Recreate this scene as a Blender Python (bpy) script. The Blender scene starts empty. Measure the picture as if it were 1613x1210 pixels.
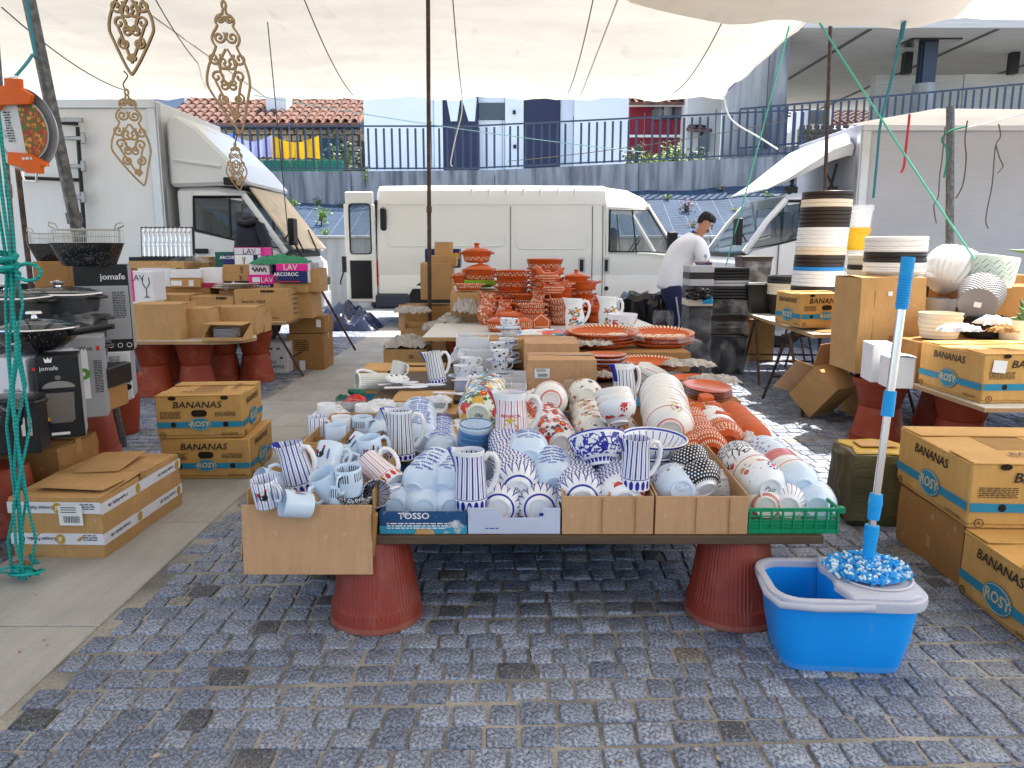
import bpy,bmesh,math,random
from mathutils import Vector,Matrix,Euler
random.seed(7)
R=math.radians
SC=bpy.context.scene
COL=SC.collection
# camera
PITCH,CAM_H,F_PX=R(10.2),1.27,1200.0
cam_d=bpy.data.cameras.new('camera')
cam_d.sensor_width=36.0
cam_d.lens=36.0*F_PX/1613.0
cam_d.clip_start,cam_d.clip_end=0.05,600
cam=bpy.data.objects.new('camera',cam_d)
cam.location=(0,0,CAM_H)
cam.rotation_euler=(R(90)-PITCH,0,0)
COL.objects.link(cam)
SC.camera=cam
# sky, sun, exposure
SUN_EL,SUN_TO=R(65),Vector((0.72,0.69,0)).normalized()
world=bpy.data.worlds.new('World')
SC.world=world
world.use_nodes=True
wn=world.node_tree
sky=wn.nodes.new('ShaderNodeTexSky')
sky.sky_type='NISHITA'
sky.sun_disc=False
sky.sun_elevation=SUN_EL
sky.sun_rotation=math.atan2(SUN_TO.x,SUN_TO.y)
sky.air_density,sky.dust_density,sky.ozone_density=1.0,2.6,1.0
wn.links.new(sky.outputs[0],wn.nodes['Background'].inputs[0])
wn.nodes['Background'].inputs[1].default_value=0.11
sun_d=bpy.data.lights.new('sun','SUN')
sun_d.energy=3.1
sun_d.angle=R(0.53)
sun_d.color=(1.0,0.95,0.87)
sun=bpy.data.objects.new('sun',sun_d)
sv=Vector((SUN_TO.x*math.cos(SUN_EL),SUN_TO.y*math.cos(SUN_EL),math.sin(SUN_EL)))
sun.rotation_euler=(-sv).to_track_quat('-Z','Y').to_euler()
COL.objects.link(sun)
SC.view_settings.view_transform='Standard'
SC.view_settings.look='None'
SC.view_settings.exposure=2.15
SC.view_settings.gamma=1.0
SC.view_settings.use_curve_mapping=False
SC.cycles.max_bounces=7
SC.cycles.diffuse_bounces=4
SC.cycles.transparent_max_bounces=12
SC.cycles.use_denoising=True
SC.cycles.caustics_reflective=SC.cycles.caustics_refractive=False
# layout: sight lines of the survey
SP,CP=math.sin(PITCH),math.cos(PITCH)
def ray(u,v):
 a,b=(u-806.5)/F_PX,(v-605.0)/F_PX
 return Vector((a,CP-b*SP,-SP-b*CP))
def P(u,v,Y):
 d=ray(u,v);return Vector((0,0,CAM_H))+d*(Y/d.y)
def G(u,v,z=0.0):
 d=ray(u,v);return Vector((0,0,CAM_H))+d*((z-CAM_H)/d.z)
def rect(u0,u1,v0,v1,Y):
 a,b=P(u0,v1,Y),P(u1,v0,Y);um=(u0+u1)/2
 return P(um,v1,Y).x,P(um,v1,Y).z,(P(u1,(v0+v1)/2,Y)-P(u0,(v0+v1)/2,Y)).x,P(um,v0,Y).z-P(um,v1,Y).z
 # material helper
class E:
 def __init__(s,c,k):s.c,s.k=c,k
 def _m(s,op,*o):return s.c.math(op,s,*o)
 def __add__(s,o):return s._m('ADD',o)
 def __radd__(s,o):return s._m('ADD',o)
 def __sub__(s,o):return s._m('SUBTRACT',o)
 def __rsub__(s,o):return s.c.math('SUBTRACT',o,s)
 def __mul__(s,o):return s._m('MULTIPLY',o)
 def __rmul__(s,o):return s._m('MULTIPLY',o)
 def __truediv__(s,o):return s._m('DIVIDE',o)
 def gt(s,o):return s._m('GREATER_THAN',o)
 def lt(s,o):return s._m('LESS_THAN',o)
 def fr(s):return s._m('FRACT')
 def fl(s):return s._m('FLOOR')
 def ab(s):return s._m('ABSOLUTE')
 def sin(s):return s._m('SINE')
 def mx(s,o):return s._m('MAXIMUM',o)
 def mn(s,o):return s._m('MINIMUM',o)
 def between(s,a,b):return s.gt(a)*s.lt(b)
 def ramp(s,a,b):return s.c.mapr(s,a,b)
class Ctx:
 def __init__(s,nt):s.nt=nt;s._c={}
 def node(s,t):return s.nt.nodes.new('ShaderNode'+t)
 def put(s,sock,v):
  if isinstance(v,E):s.nt.links.new(v.k,sock)
  else:sock.default_value=v if not(isinstance(v,tuple)and len(v)==3 and sock.type=='RGBA')else(*v,1)
 def math(s,op,*a):
  n=s.node('Math');n.operation=op
  for i,x in enumerate(a):s.put(n.inputs[i],x)
  return E(s,n.outputs[0])
 def mapr(s,x,a,b):
  n=s.node('MapRange');n.clamp=True
  s.put(n.inputs[0],x);n.inputs[1].default_value=a;n.inputs[2].default_value=b
  return E(s,n.outputs[0])
 def mix(s,f,a,b):
  n=s.node('Mix');n.data_type='RGBA'
  s.put(n.inputs[0],f);s.put(n.inputs[6],a);s.put(n.inputs[7],b)
  return E(s,n.outputs[2])
 @property
 def co(s):
  if 'co' not in s._c:s._c['co']=E(s,s.node('TexCoord').outputs['Object'])
  return s._c['co']
 def sep(s):
  if 'sep' not in s._c:
   n=s.node('SeparateXYZ');s.put(n.inputs[0],s.co);s._c['sep']=[E(s,n.outputs[i])for i in range(3)]
  return s._c['sep']
 @property
 def pos(s):return E(s,s.node('NewGeometry').outputs['Position'])
 @property
 def x(s):return s.sep()[0]
 @property
 def y(s):return s.sep()[1]
 @property
 def z(s):return s.sep()[2]
 @property
 def ang(s):return s.math('ARCTAN2',s.y,s.x)/6.283185+0.5
 @property
 def rad(s):return s.math('SQRT',s.x*s.x+s.y*s.y)
 def vec(s,x,y,z):
  n=s.node('CombineXYZ')
  for i,q in enumerate((x,y,z)):s.put(n.inputs[i],q)
  return E(s,n.outputs[0])
 def noise(s,scale,detail=3,vec=None,rough=.55):
  n=s.node('TexNoise');n.inputs['Scale'].default_value=scale;n.inputs['Detail'].default_value=detail
  n.inputs['Roughness'].default_value=rough
  s.put(n.inputs['Vector'],vec or s.co);return E(s,n.outputs[0])
 def vor(s,scale,vec=None,out=0,feat='F1',dim=None):
  n=s.node('TexVoronoi');n.feature=feat;n.inputs['Scale'].default_value=scale
  s.put(n.inputs['Vector'],vec or s.co);return E(s,n.outputs[out])
 def rnd(s):return E(s,s.node('ObjectInfo').outputs['Random'])
 def isl(s):return E(s,s.node('NewGeometry').outputs['Random Per Island'])
 def scale(s,v,k):
  n=s.node('VectorMath');n.operation='MULTIPLY';s.put(n.inputs[0],v);n.inputs[1].default_value=k
  return E(s,n.outputs[0])
 def mul(s,col,f):
  n=s.node('Mix');n.data_type='RGBA';n.blend_type='MULTIPLY';n.inputs[0].default_value=1
  s.put(n.inputs[6],col);s.put(n.inputs[7],s.vec(f,f,f));return E(s,n.outputs[2])
MATS={}
def mat(name,col,rough=.5,metal=0.0,spec=.28,bump=None,bstr=.3,coat=0.0,trans=0.0,alpha=1.0,sheen=0.0,translucent=0.0,emit=None):
 if name in MATS:return MATS[name]
 m=bpy.data.materials.new(name);m.use_nodes=True
 nt=m.node_tree;c=Ctx(nt);b=nt.nodes['Principled BSDF']
 val=col(c)if callable(col)else col
 c.put(b.inputs['Base Color'],val)
 c.put(b.inputs['Roughness'],rough(c)if callable(rough)else rough)
 b.inputs['Metallic'].default_value=metal
 b.inputs['Specular IOR Level'].default_value=spec
 b.inputs['Coat Weight'].default_value=coat
 b.inputs['Transmission Weight'].default_value=trans
 b.inputs['Sheen Weight'].default_value=sheen
 c.put(b.inputs['Alpha'],alpha(c)if callable(alpha)else alpha)
 if bump:
  n=c.node('Bump');n.inputs['Strength'].default_value=bstr;n.inputs['Distance'].default_value=.01
  c.put(n.inputs['Height'],bump(c));nt.links.new(n.outputs[0],b.inputs['Normal'])
 if translucent:
  t=c.node('BsdfTranslucent');c.put(t.inputs[0],val)
  mx=c.node('MixShader');mx.inputs[0].default_value=translucent
  nt.links.new(b.outputs[0],mx.inputs[1]);nt.links.new(t.outputs[0],mx.inputs[2])
  nt.links.new(mx.outputs[0],nt.nodes['Material Output'].inputs[0])
 MATS[name]=m
 return m
def mottled(base,amt=.25,sc=6.0,det=4):
 return lambda c:c.mul(base,c.noise(sc,det)*(2*amt)+(1-amt))
 # mesh helper
class MB:
 def __init__(s):s.v,s.f,s.m,s.M,s.mi=[],[],[],Matrix.Identity(4),0
 def at(s,loc=(0,0,0),rot=(0,0,0),sc=(1,1,1)):
  s.M=Matrix.LocRotScale(Vector(loc),Euler(rot),Vector(sc));return s
 def mi_(s,i):s.mi=i;return s
 def add(s,vs,fs):
  o=len(s.v);s.v+=[s.M@Vector(q)for q in vs]
  for f in fs:s.f.append([i+o for i in f]);s.m.append(s.mi)
  return s
 def box(s,c,d):
  x,y,z=c;a,b,h=d[0]/2,d[1]/2,d[2]/2
  vs=[(x+i*a,y+j*b,z+k*h)for k in(-1,1)for j in(-1,1)for i in(-1,1)]
  return s.add(vs,[(0,2,3,1),(4,5,7,6),(0,1,5,4),(2,6,7,3),(0,4,6,2),(1,3,7,5)])
 def lathe(s,prof,n=24,a0=0,a1=2*math.pi,wob=None):
  full=abs(a1-a0-2*math.pi)<1e-6;k=n if full else n+1
  vs=[]
  for i in range(k):
   a=a0+(a1-a0)*i/n
   for r,z in prof:
    q=wob(a,r,z)if wob else(r,z)
    vs.append((q[0]*math.cos(a),q[0]*math.sin(a),q[1]))
  L=len(prof);fs=[]
  for i in range(n):
   i2=(i+1)%k
   for j in range(L-1):
    q=(i*L+j,i2*L+j,i2*L+j+1,i*L+j+1)
    fs.append(q)
  return s.add(vs,fs)
 def tube(s,pts,r,n=6,cap=True):
  pts=[Vector(p)for p in pts];vs=[];fs=[]
  rr=r if isinstance(r,(list,tuple))else[r]*len(pts)
  up=None
  for i,p in enumerate(pts):
   t=(pts[min(i+1,len(pts)-1)]-pts[max(i-1,0)]).normalized()
   if up is None:up=t.orthogonal().normalized()
   up=(up-t*up.dot(t)).normalized();w=t.cross(up)
   for j in range(n):
    a=2*math.pi*j/n;vs.append(p+(up*math.cos(a)+w*math.sin(a))*rr[i])
  for i in range(len(pts)-1):
   for j in range(n):
    j2=(j+1)%n;fs.append((i*n+j,i*n+j2,i*n+n+j2,i*n+n+j))
  if cap:fs+=[tuple(range(n))[::-1],tuple(range((len(pts)-1)*n,len(pts)*n))]
  return s.add(vs,fs)
 def prism(s,poly,z0,z1):
  n=len(poly);vs=[(x,y,z0)for x,y in poly]+[(x,y,z1)for x,y in poly]
  fs=[tuple(range(n))[::-1],tuple(range(n,2*n))]+[(i,(i+1)%n,n+(i+1)%n,n+i)for i in range(n)]
  return s.add(vs,fs)
 def grid(s,fn,nu,nv):
  vs=[fn(i/nu,j/nv)for j in range(nv+1)for i in range(nu+1)]
  fs=[(j*(nu+1)+i,j*(nu+1)+i+1,(j+1)*(nu+1)+i+1,(j+1)*(nu+1)+i)for j in range(nv)for i in range(nu)]
  return s.add(vs,fs)
 def mesh(s,name,mats,smooth=35,bevel=0,jit=0):
  me=bpy.data.meshes.new(name)
  if jit:s.v=[q+Vector((random.uniform(-jit,jit)for _ in range(3)))for q in s.v]
  me.from_pydata(s.v,[],s.f)
  for q in(mats if isinstance(mats,(list,tuple))else[mats]):me.materials.append(q)
  me.polygons.foreach_set('material_index',s.m)
  if bevel:
   bm=bmesh.new();bm.from_mesh(me)
   bmesh.ops.bevel(bm,geom=[e for e in bm.edges if len(e.link_faces)==2 and e.calc_face_angle(0)>.5],offset=bevel,segments=1,affect='EDGES',clamp_overlap=True)
   bm.to_mesh(me);bm.free()
  if smooth:
   me.polygons.foreach_set('use_smooth',[True]*len(me.polygons));me.set_sharp_from_angle(angle=R(smooth))
  me.update();return me
 def build(s,name,mats,parent=None,loc=(0,0,0),rot=(0,0,0),**k):
  return put(name,s.mesh(name,mats,**k),parent,loc,rot)
def put(name,me,parent=None,loc=(0,0,0),rot=(0,0,0)):
 o=bpy.data.objects.new(name,me);COL.objects.link(o)
 o.location=loc;o.rotation_euler=rot
 if parent:o.parent=parent
 return o
ORD='first second third fourth fifth sixth seventh eighth ninth tenth eleventh twelfth thirteenth fourteenth fifteenth sixteenth seventeenth eighteenth nineteenth twentieth'.split()
def nth(i):return ORD[i]if i<20 else 'twenty-'+ORD[i-20]
def tag(o,label,cat,group=None):
 o['label']=label;o['category']=cat
 if group:o['group']=group
 return o
def struct(o):o['kind']='structure';return o
def stuff(o):o['kind']='stuff';return o
def thing(name,label,cat,loc=(0,0,0),rz=0,group=None,rot=None):
 o=bpy.data.objects.new(name,None);COL.objects.link(o);o.empty_display_size=.05
 o.location=loc;o.rotation_euler=rot or(0,0,rz)
 return tag(o,label,cat,group)
def dup(o,loc,rot=None,label=None,group=None):
 def cp(q,par):
  c=q.copy();COL.objects.link(c)
  if par:c.parent=par
  for ch in q.children:cp(ch,c)
  return c
 c=cp(o,None);c.location=loc
 if rot is not None:c.rotation_euler=rot
 if label:c['label']=label
 if group:c['group']=group
 return c
def bx(name,c,d,m,parent=None,bevel=.004,loc=(0,0,0),rot=(0,0,0)):
 return MB().box(c,d).build(name,m,parent,loc,rot,bevel=bevel)
_txt={}
def text_mesh(s,size,m,shear=0.0,bold=0.0,sx=1.0,wrap=None):
 key=(s,size,m.name,shear,bold,sx,wrap[2]if wrap else None)
 if key in _txt:return _txt[key]
 cu=bpy.data.curves.new('lettering','FONT');cu.body=s;cu.size=size;cu.align_x='CENTER';cu.align_y='CENTER'
 cu.shear=shear;cu.offset=bold*size;cu.resolution_u=2;cu.fill_mode='FRONT'
 o=bpy.data.objects.new('lettering',cu);COL.objects.link(o)
 me=bpy.data.meshes.new_from_object(o);bpy.data.objects.remove(o);bpy.data.curves.remove(cu)
 for v in me.vertices:
  v.co.x*=sx;v.co.z=0
  if wrap:
   z=wrap[1]+v.co.y;r=wrap[0](z)+.0007;a=wrap[3]+v.co.x/r
   v.co=(r*math.cos(a),r*math.sin(a),z)
 me.materials.clear();me.materials.append(m)
 _txt[key]=me;return me
FACE={'f':(R(90),0,0),'r':(R(90),0,R(90)),'l':(R(90),0,R(-90)),'t':(0,0,0),'b':(R(90),0,R(180))}
def letter(parent,s,size,loc,face,m,**k):return put('lettering',text_mesh(s,size,m,**k),parent,loc,FACE[face]if isinstance(face,str)else face)
def ellipse(a,b,n=24):return[(a*math.cos(2*math.pi*i/n),b*math.sin(2*math.pi*i/n))for i in range(n)]
def decal(name,poly,parent,loc,face,m):return MB().add([(x,y,0)for x,y in poly],[tuple(range(len(poly)))]).build(name,m,parent,loc,FACE[face]if isinstance(face,str)else face,smooth=0)
def rectp(w,h):return[(-w/2,-h/2),(w/2,-h/2),(w/2,h/2),(-w/2,h/2)]
# materials
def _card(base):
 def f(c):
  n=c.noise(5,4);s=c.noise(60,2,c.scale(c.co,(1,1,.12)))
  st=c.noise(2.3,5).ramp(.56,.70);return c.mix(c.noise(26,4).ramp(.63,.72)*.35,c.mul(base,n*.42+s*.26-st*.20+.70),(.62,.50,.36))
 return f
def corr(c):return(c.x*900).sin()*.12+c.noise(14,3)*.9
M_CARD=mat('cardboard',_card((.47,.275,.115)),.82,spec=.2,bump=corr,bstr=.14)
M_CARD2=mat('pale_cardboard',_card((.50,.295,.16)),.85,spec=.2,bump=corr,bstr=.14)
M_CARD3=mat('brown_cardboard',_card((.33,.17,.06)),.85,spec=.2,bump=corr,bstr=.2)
M_CARDIN=mat('cardboard_inside',_card((.33,.19,.075)),.9,spec=.1)
M_BAN=mat('banana_cardboard',_card((.52,.295,.092)),.7,spec=.25,bump=corr,bstr=.1)
M_KRAFT=mat('kraft_paper',_card((.49,.29,.125)),.8,spec=.2,bump=lambda c:c.noise(9,5),bstr=.6)
M_TAPE=mat('brown_tape',(.40,.235,.09),.28)
M_INK=mat('black_ink',(.018,.016,.015),.6)
M_RING=mat('rosy_blue',(.02,.22,.36),.55)
M_CREAM=mat('cream_print',(.62,.50,.26),.6)
M_WPAPER=mat('white_paper',mottled((.78,.78,.80),.08,12),.7)
M_WCARD=mat('white_card',mottled((.70,.71,.74),.10,8),.6)
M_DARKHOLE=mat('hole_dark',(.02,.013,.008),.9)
M_TERRA=mat('terracotta_plastic',lambda c:c.mix(c.noise(9,6).ramp(.56,.74)*.30,c.mul((.29,.043,.015),c.noise(7,4)*.5+.75),(.42,.24,.17)),.5,spec=.3,bump=lambda c:c.noise(30,3),bstr=.06)
M_TERRAD=mat('ribbed_terracotta_plastic',lambda c:c.mix(c.noise(11,6,c.scale(c.co,(1,1,.4))).ramp(.55,.76)*.28+c.z.lt(.018)*c.noise(30,3)*.5,c.mul((.24,.033,.018),c.noise(5,4)*.5+.75),(.36,.22,.17)),.48,spec=.3,bump=lambda c:(c.ang*500).sin()*.5,bstr=.12)
M_CLAY=mat('glazed_clay',lambda c:c.mul((.50,.085,.014),c.noise(9,3)*.5+.75),.22,coat=.3)
M_CLAYM=mat('matt_clay',lambda c:c.mul((.52,.105,.026),c.noise(9,3)*.4+.8),.6)
def clay_band(z0,z1,kind):
 def f(c):
  base=c.mul((.48,.075,.014),c.noise(9,3)*.5+.75)
  a=c.ang
  if kind=='scroll':
   t=(c.z-z0)/(z1-z0)-.5
   w=((a*88).sin()*.3-t).ab().lt(.07)+((a*176+1).sin()*.35+t*.9).ab().lt(.05)
  elif kind=='dots':
   w=((a*40).fr()-.5).ab().lt(.22)*(((c.z-z0)/(z1-z0)*3).fr()-.5).ab().lt(.22)
  else:
   w=((a*30).fr()-.5).ab().lt(.3)*c.noise(160,1).gt(.5)
  return c.mix(w*c.z.between(z0,z1),base,(.80,.66,.48))
 return f
M_WGLZ=mat('white_glaze',(.80,.80,.82),.12,coat=.4)
M_PBLUE=mat('pale_blue_glaze',lambda c:c.mul((.60,.72,.86),c.noise(3,2)*.1+.95),.14,coat=.4)
M_BLUE=mat('cobalt_paint',(.012,.018,.30),.2)
M_RED=mat('red_paint',(.58,.02,.015),.25)
M_BLUET=mat('blue_lettering',(.02,.06,.42),.35)
W_,B_,R_=(.78,.79,.83),(.015,.025,.32),(.55,.02,.02)
def stripes(n,col,lo=.0,hi=9,base=W_,wid=.13,dabs=None,dcol=None,spout=None):
 def f(c):
  a=c.ang;w=c.noise(8,2)*.12
  q=((a*n+w).fr()-.5).ab();m=(q.lt(wid)+q.gt(.46)*.8).mn(1.0)*c.z.between(lo,hi)
  k=c.mix(m,base,col)
  if dabs:
   d=(((a*n*.9).fr()-.5)*1.0).ab();t=((c.z-dabs[0])/(dabs[1]-dabs[0])-.5).ab()
   k=c.mix((d*d*4+t*t*2.4).lt(.46),k,dcol or col)
   k=c.mix(c.z.between(dabs[1]+.001,dabs[1]+.004),k,dcol or col)
  if spout:k=c.mix((a-.5).ab().gt(.452)*c.z.gt(.132+.0),k,spout)
  return k
 return f
M_JUG=mat('jug_blue_stripes',stripes(17,B_,.045,.19,wid=.15,dabs=(.004,.040),spout=B_),.14,coat=.4)
M_JUGN=mat('jug_dark_stripes',stripes(19,(.015,.02,.10),.03,.19,wid=.12,dabs=(.004,.026),dcol=B_,spout=B_),.14,coat=.4)
M_JUGG=mat('jug_green_stripes',stripes(26,(.03,.06,.05),.01,.19,base=(.76,.77,.72),wid=.08),.14,coat=.4)
M_JUGR=mat('jug_red_stripes',stripes(15,R_,.045,.19,wid=.08,dabs=(.004,.036),spout=R_),.14,coat=.4)
M_MUGS=mat('mug_blue_stripes',stripes(14,B_,.0,.2,wid=.09),.14,coat=.4)
M_MUGB=mat('mug_black_bars',lambda c:c.mix(((c.ang*34).fr()-.5).ab().lt(.22)*c.z.between(.055,.085)*((c.ang*4).fr()-.5).ab().gt(.12),(.60,.72,.86),(.02,.02,.03)),.14,coat=.4)
M_SPECK=mat('speckled_bowl',lambda c:c.mix(c.vor(260).gt(.42),(.75,.75,.78),(.02,.02,.03)),.2)
def tri_bowl(c):
 a=c.ang*18;z=c.z
 t=(a.fr()-.5).ab();m=t.lt((z-.022)*9)*z.between(.022,.070)
 m=m*t.gt((z-.036)*5)
 k=c.mix(m,W_,B_)
 k=c.mix(z.between(.0745,.0795)+z.between(.014,.018),k,B_)
 return k
M_TRI=mat('blue_triangle_glaze',tri_bowl,.15,coat=.4)
def flowers(sc,thr,cols,leaf,base=W_,lo=.015,hi=.2,leafthr=.28):
 def f(c):
  cell=c.vor(sc,out=1);d=c.vor(sc);n=c.noise(sc*6,2)
  nn=c.node('SeparateColor');c.put(nn.inputs[0],cell);rr=E(c,nn.outputs[0]);gg=E(c,nn.outputs[1])
  k=base
  lf=c.vor(sc*2.4)
  k=c.mix(lf.lt(leafthr)*c.noise(sc*.8,1).gt(.42)*c.z.between(lo,hi),k,leaf)
  col=c.mix(rr.gt(.45),cols[0],cols[1]);col=c.mix(gg.gt(.7),col,cols[2])
  dd=d+n*.22-.11
  k=c.mix(dd.lt(thr)*c.z.between(lo,hi),k,col)
  k=c.mix(d.lt(thr*.28)*c.z.between(lo,hi),k,(.75,.45,.06))
  return k
 return f
M_POPPY=mat('poppy_glaze',flowers(21,.43,((.62,.03,.02),(.66,.05,.03),(.60,.10,.04)),(.06,.06,.08),leafthr=.42),.15,coat=.4)
M_FLORA=mat('bright_floral_glaze',flowers(17,.48,((.62,.04,.03),(.10,.32,.60),(.72,.38,.06)),(.10,.22,.07),base=(.72,.76,.66),leafthr=.42),.15,coat=.4)
M_FLORJ=mat('jug_floral_glaze',flowers(17,.52,((.62,.05,.03),(.70,.36,.05),(.10,.25,.55)),(.10,.18,.08),lo=.02,hi=.175),.15,coat=.4)
M_SPRIG=mat('sprig_glaze',flowers(24,.30,((.45,.08,.05),(.55,.25,.10),(.1,.1,.1)),(.12,.14,.10),base=(.76,.75,.70),leafthr=.13),.15,coat=.4)
M_VIOL=mat('violet_sprig_glaze',flowers(34,.24,((.22,.13,.28),(.30,.12,.20),(.2,.15,.3)),(.20,.16,.28),base=(.62,.72,.86),lo=.045,leafthr=.2),.14,coat=.4)
M_DARKSPR=mat('dark_sprig_glaze',flowers(38,.30,((.04,.04,.06),(.06,.06,.09),(.03,.03,.05)),(.08,.09,.08),lo=.01,leafthr=.2),.14,coat=.4)
M_CUPSPR=mat('cup_sprig_glaze',flowers(45,.26,((.20,.14,.22),(.25,.16,.2),(.16,.14,.25)),(.16,.18,.22),lo=.045,leafthr=.2),.14,coat=.4)
M_CUPBAND=mat('cup_blue_band',lambda c:c.mix(c.z.between(.046,.058)+c.z.between(.040,.043)*((c.ang*40).fr()-.5).ab().lt(.3),(.70,.77,.86),(.10,.22,.55)),.14,coat=.4)
M_DELFT=mat('delft_glaze',lambda c:c.mix(c.z.gt(.112)+c.z.between(.010,.024)*((c.ang*24).fr()-.5).ab().lt(.36),c.mix((c.noise(34,3)-.5).ab().lt(.05)*c.z.between(.032,.105)+c.vor(38).lt(.30)*c.z.between(.03,.062)+c.vor(17).lt(.17)*c.z.between(.06,.105),W_,B_),B_),.14,coat=.4)
M_STRB=mat('big_bowl_stripes',lambda c:c.mix(c.z.between(.066,.073)+((c.ang*26).fr()-.5).ab().lt(.07)*c.z.between(.014,.062),W_,B_),.14,coat=.4)
M_DOTS=mat('dotted_glaze',lambda c:c.mix(((c.ang*34+(c.z*110).fl()*.5).fr()-.5).ab().lt(.2)*((c.z*110).fr()-.5).ab().lt(.24)*c.z.gt(.012),c.mix(c.z.gt(.012),W_,(.012,.012,.022)),(.8,.8,.8)),.14,coat=.4)
M_CRIM=mat('crimson_lined_glaze',lambda c:c.mix(((c.z*190).fr()-.5).ab().lt(.3),(.72,.35,.34),(.55,.03,.04)),.2,coat=.3)
M_LATT=mat('lattice_glaze',lambda c:c.mix(c.vor(38,feat='DISTANCE_TO_EDGE').lt(.07),W_,(.02,.02,.03)),.16,coat=.4)
M_GREY=mat('grain_glaze',lambda c:c.mix(c.noise(190,1).gt(.52),(.68,.68,.7),(.03,.03,.04)),.2)
M_MOTIF=mat('red_motif_glaze',flowers(20,.32,((.55,.03,.03),(.55,.03,.03),(.5,.05,.05)),(.55,.04,.04),lo=.02,hi=.075,leafthr=.12),.14,coat=.4)
M_LINE=mat('red_line_glaze',lambda c:c.mix(c.z.between(.062,.066)+c.z.between(.01,.016)*.8,(.80,.78,.75),(.5,.05,.05)),.14,coat=.4)
M_BLUEB=mat('mid_blue_glaze',lambda c:c.mul((.10,.24,.50),c.noise(12,3)*.5+.75),.2,coat=.4)
M_BLUEIN=mat('blue_rim_inside',lambda c:c.mix(c.z.gt(.062),(.62,.74,.84),c.mix(((c.ang*22).fr()-.5).ab().lt(.36),(.08,.2,.5),(.02,.05,.2))),.14,coat=.4)
M_CLAYS=mat('clay_scrolls',clay_band(.022,.062,'scroll'),.22,coat=.3)
M_CLAYDOT=mat('clay_dots',clay_band(.010,.075,'dots'),.4)
M_CLAYL=mat('clay_letters',clay_band(.022,.070,'l'),.4)
M_OAT=mat('oatmeal_print',(.80,.66,.48),.5)
M_BAND=mat('plate_rim_band',lambda c:c.mix(c.rad.gt(.118)*((c.ang*26).fr()-.5).ab().lt(.25),(.80,.80,.82),(.05,.06,.2)),.14,coat=.4)
M_ROPE_T=mat('teal_rope',lambda c:c.mul((.010,.36,.33),(c.z*420).sin()*.25+.85),.6)
M_ROPE_G=mat('green_rope',(.12,.56,.42),.6)
M_ROPE_W=mat('white_rope',(.66,.64,.60),.8)
M_ROPE_D=mat('dark_cord',(.10,.085,.075),.8)
M_ROPE_R=mat('red_rope',(.42,.03,.03),.8)
M_STEEL=mat('rusty_steel',lambda c:c.mix(c.noise(22,4).ramp(.45,.65),(.055,.042,.038),(.13,.065,.04)),.55,metal=.5)
M_STEELG=mat('grey_steel_pole',lambda c:c.mix(c.noise(30,4).ramp(.4,.7),(.09,.09,.09),(.20,.19,.18)),.42,metal=.6)
M_CHROME=mat('chrome',(.78,.78,.80),.24,metal=1)
M_BLACKP=mat('black_plastic',(.010,.010,.011),.35)
M_CHAR=mat('charcoal_plastic',(.020,.021,.024),.4)
M_GRYP=mat('grey_plastic',mottled((.42,.43,.45),.06),.4)
M_BRNP=mat('brown_plastic',(.032,.022,.018),.4)
M_CRMP=mat('cream_plastic',(.72,.64,.50),.42)
M_WHTP=mat('white_plastic',(.78,.78,.79),.38)
M_BLUP=mat('blue_plastic',(.02,.24,.62),.35)
M_YELP=mat('yellow_plastic',(.72,.42,.02),.38)
M_GRAN=mat('speckled_enamel',lambda c:c.mix(c.vor(130).lt(.16)*c.noise(90,1).gt(.47),(.013,.013,.015),(.6,.6,.6)),.16,coat=.4)
M_GRANG=mat('stone_grey_enamel',lambda c:c.mix(c.vor(240).lt(.2),(.05,.053,.058),(.28,.28,.30)),.38)
M_FILM=mat('clear_film',(.86,.88,.90),.10,alpha=lambda c:c.noise(7,4).ramp(.45,.8)*.26+.03)
M_GLASS=mat('window_glass',(.03,.05,.06),.04,spec=.8,alpha=.55)
M_GLASSD=mat('dark_window',(.02,.03,.04),.05,spec=.8)
M_RUBBER=mat('rubber',(.02,.02,.02),.8)
M_VANW=mat('van_cream_paint',lambda c:c.mul((.68,.67,.62),c.noise(1.6,4)*.12+.93),.30,coat=.35)
M_TRKW=mat('truck_white_paint',lambda c:c.mul((.70,.71,.71),c.noise(1.3,5)*.16+.91),.34,coat=.25)
M_BOXP=mat('truck_box_panel',lambda c:c.mul((.70,.71,.71),c.noise(.9,6)*.30+c.noise(3,3,c.scale(c.co,(6,6,.35)))*.10+.86),.45)
M_WOOD=mat('ply_wood',lambda c:c.mul((.40,.24,.11),c.noise(5,5,c.scale(c.co,(1,14,14)))*.5+.75),.7)
M_MDF=mat('laser_cut_wood',lambda c:c.mul((.38,.25,.125),c.noise(14,4)*.25+.87),.7)
M_MDFE=mat('scorched_edge',(.07,.035,.015),.8)
M_BOARD=mat('white_table_board',lambda c:c.mul((.62,.60,.55),c.noise(4,5)*.3+.82),.5)
M_DBOARD=mat('dark_table_board',lambda c:c.mul((.10,.065,.04),c.noise(6,5,c.scale(c.co,(1,10,10)))*.7+.6),.7)
M_PINK=mat('hot_pink_print',(.75,.02,.28),.45)
M_NAVY=mat('navy_print',(.015,.022,.12),.45)
M_BOTG=mat('bottle_green_print',(.01,.11,.08),.5)
M_SILV=mat('silver_foil',(.72,.72,.72),.28,metal=.9)
def _canv(c):return c.mul((.72,.68,.60),c.noise(1.4,6)*.22+c.noise(.9,6,c.scale(c.co,(.4,3,1)))*.34-c.noise(5,5,c.scale(c.co,(1,.3,1))).ramp(.60,.78)*.16+.70)
M_CANV=mat('canopy_cloth',_canv,.85,spec=.1,translucent=.165)
M_CANV2=mat('brightened_canopy_cloth',_canv,.85,spec=.1,translucent=.62)  # same cloth, translucency raised to brighten the canopy lying in the large one's shade
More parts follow.
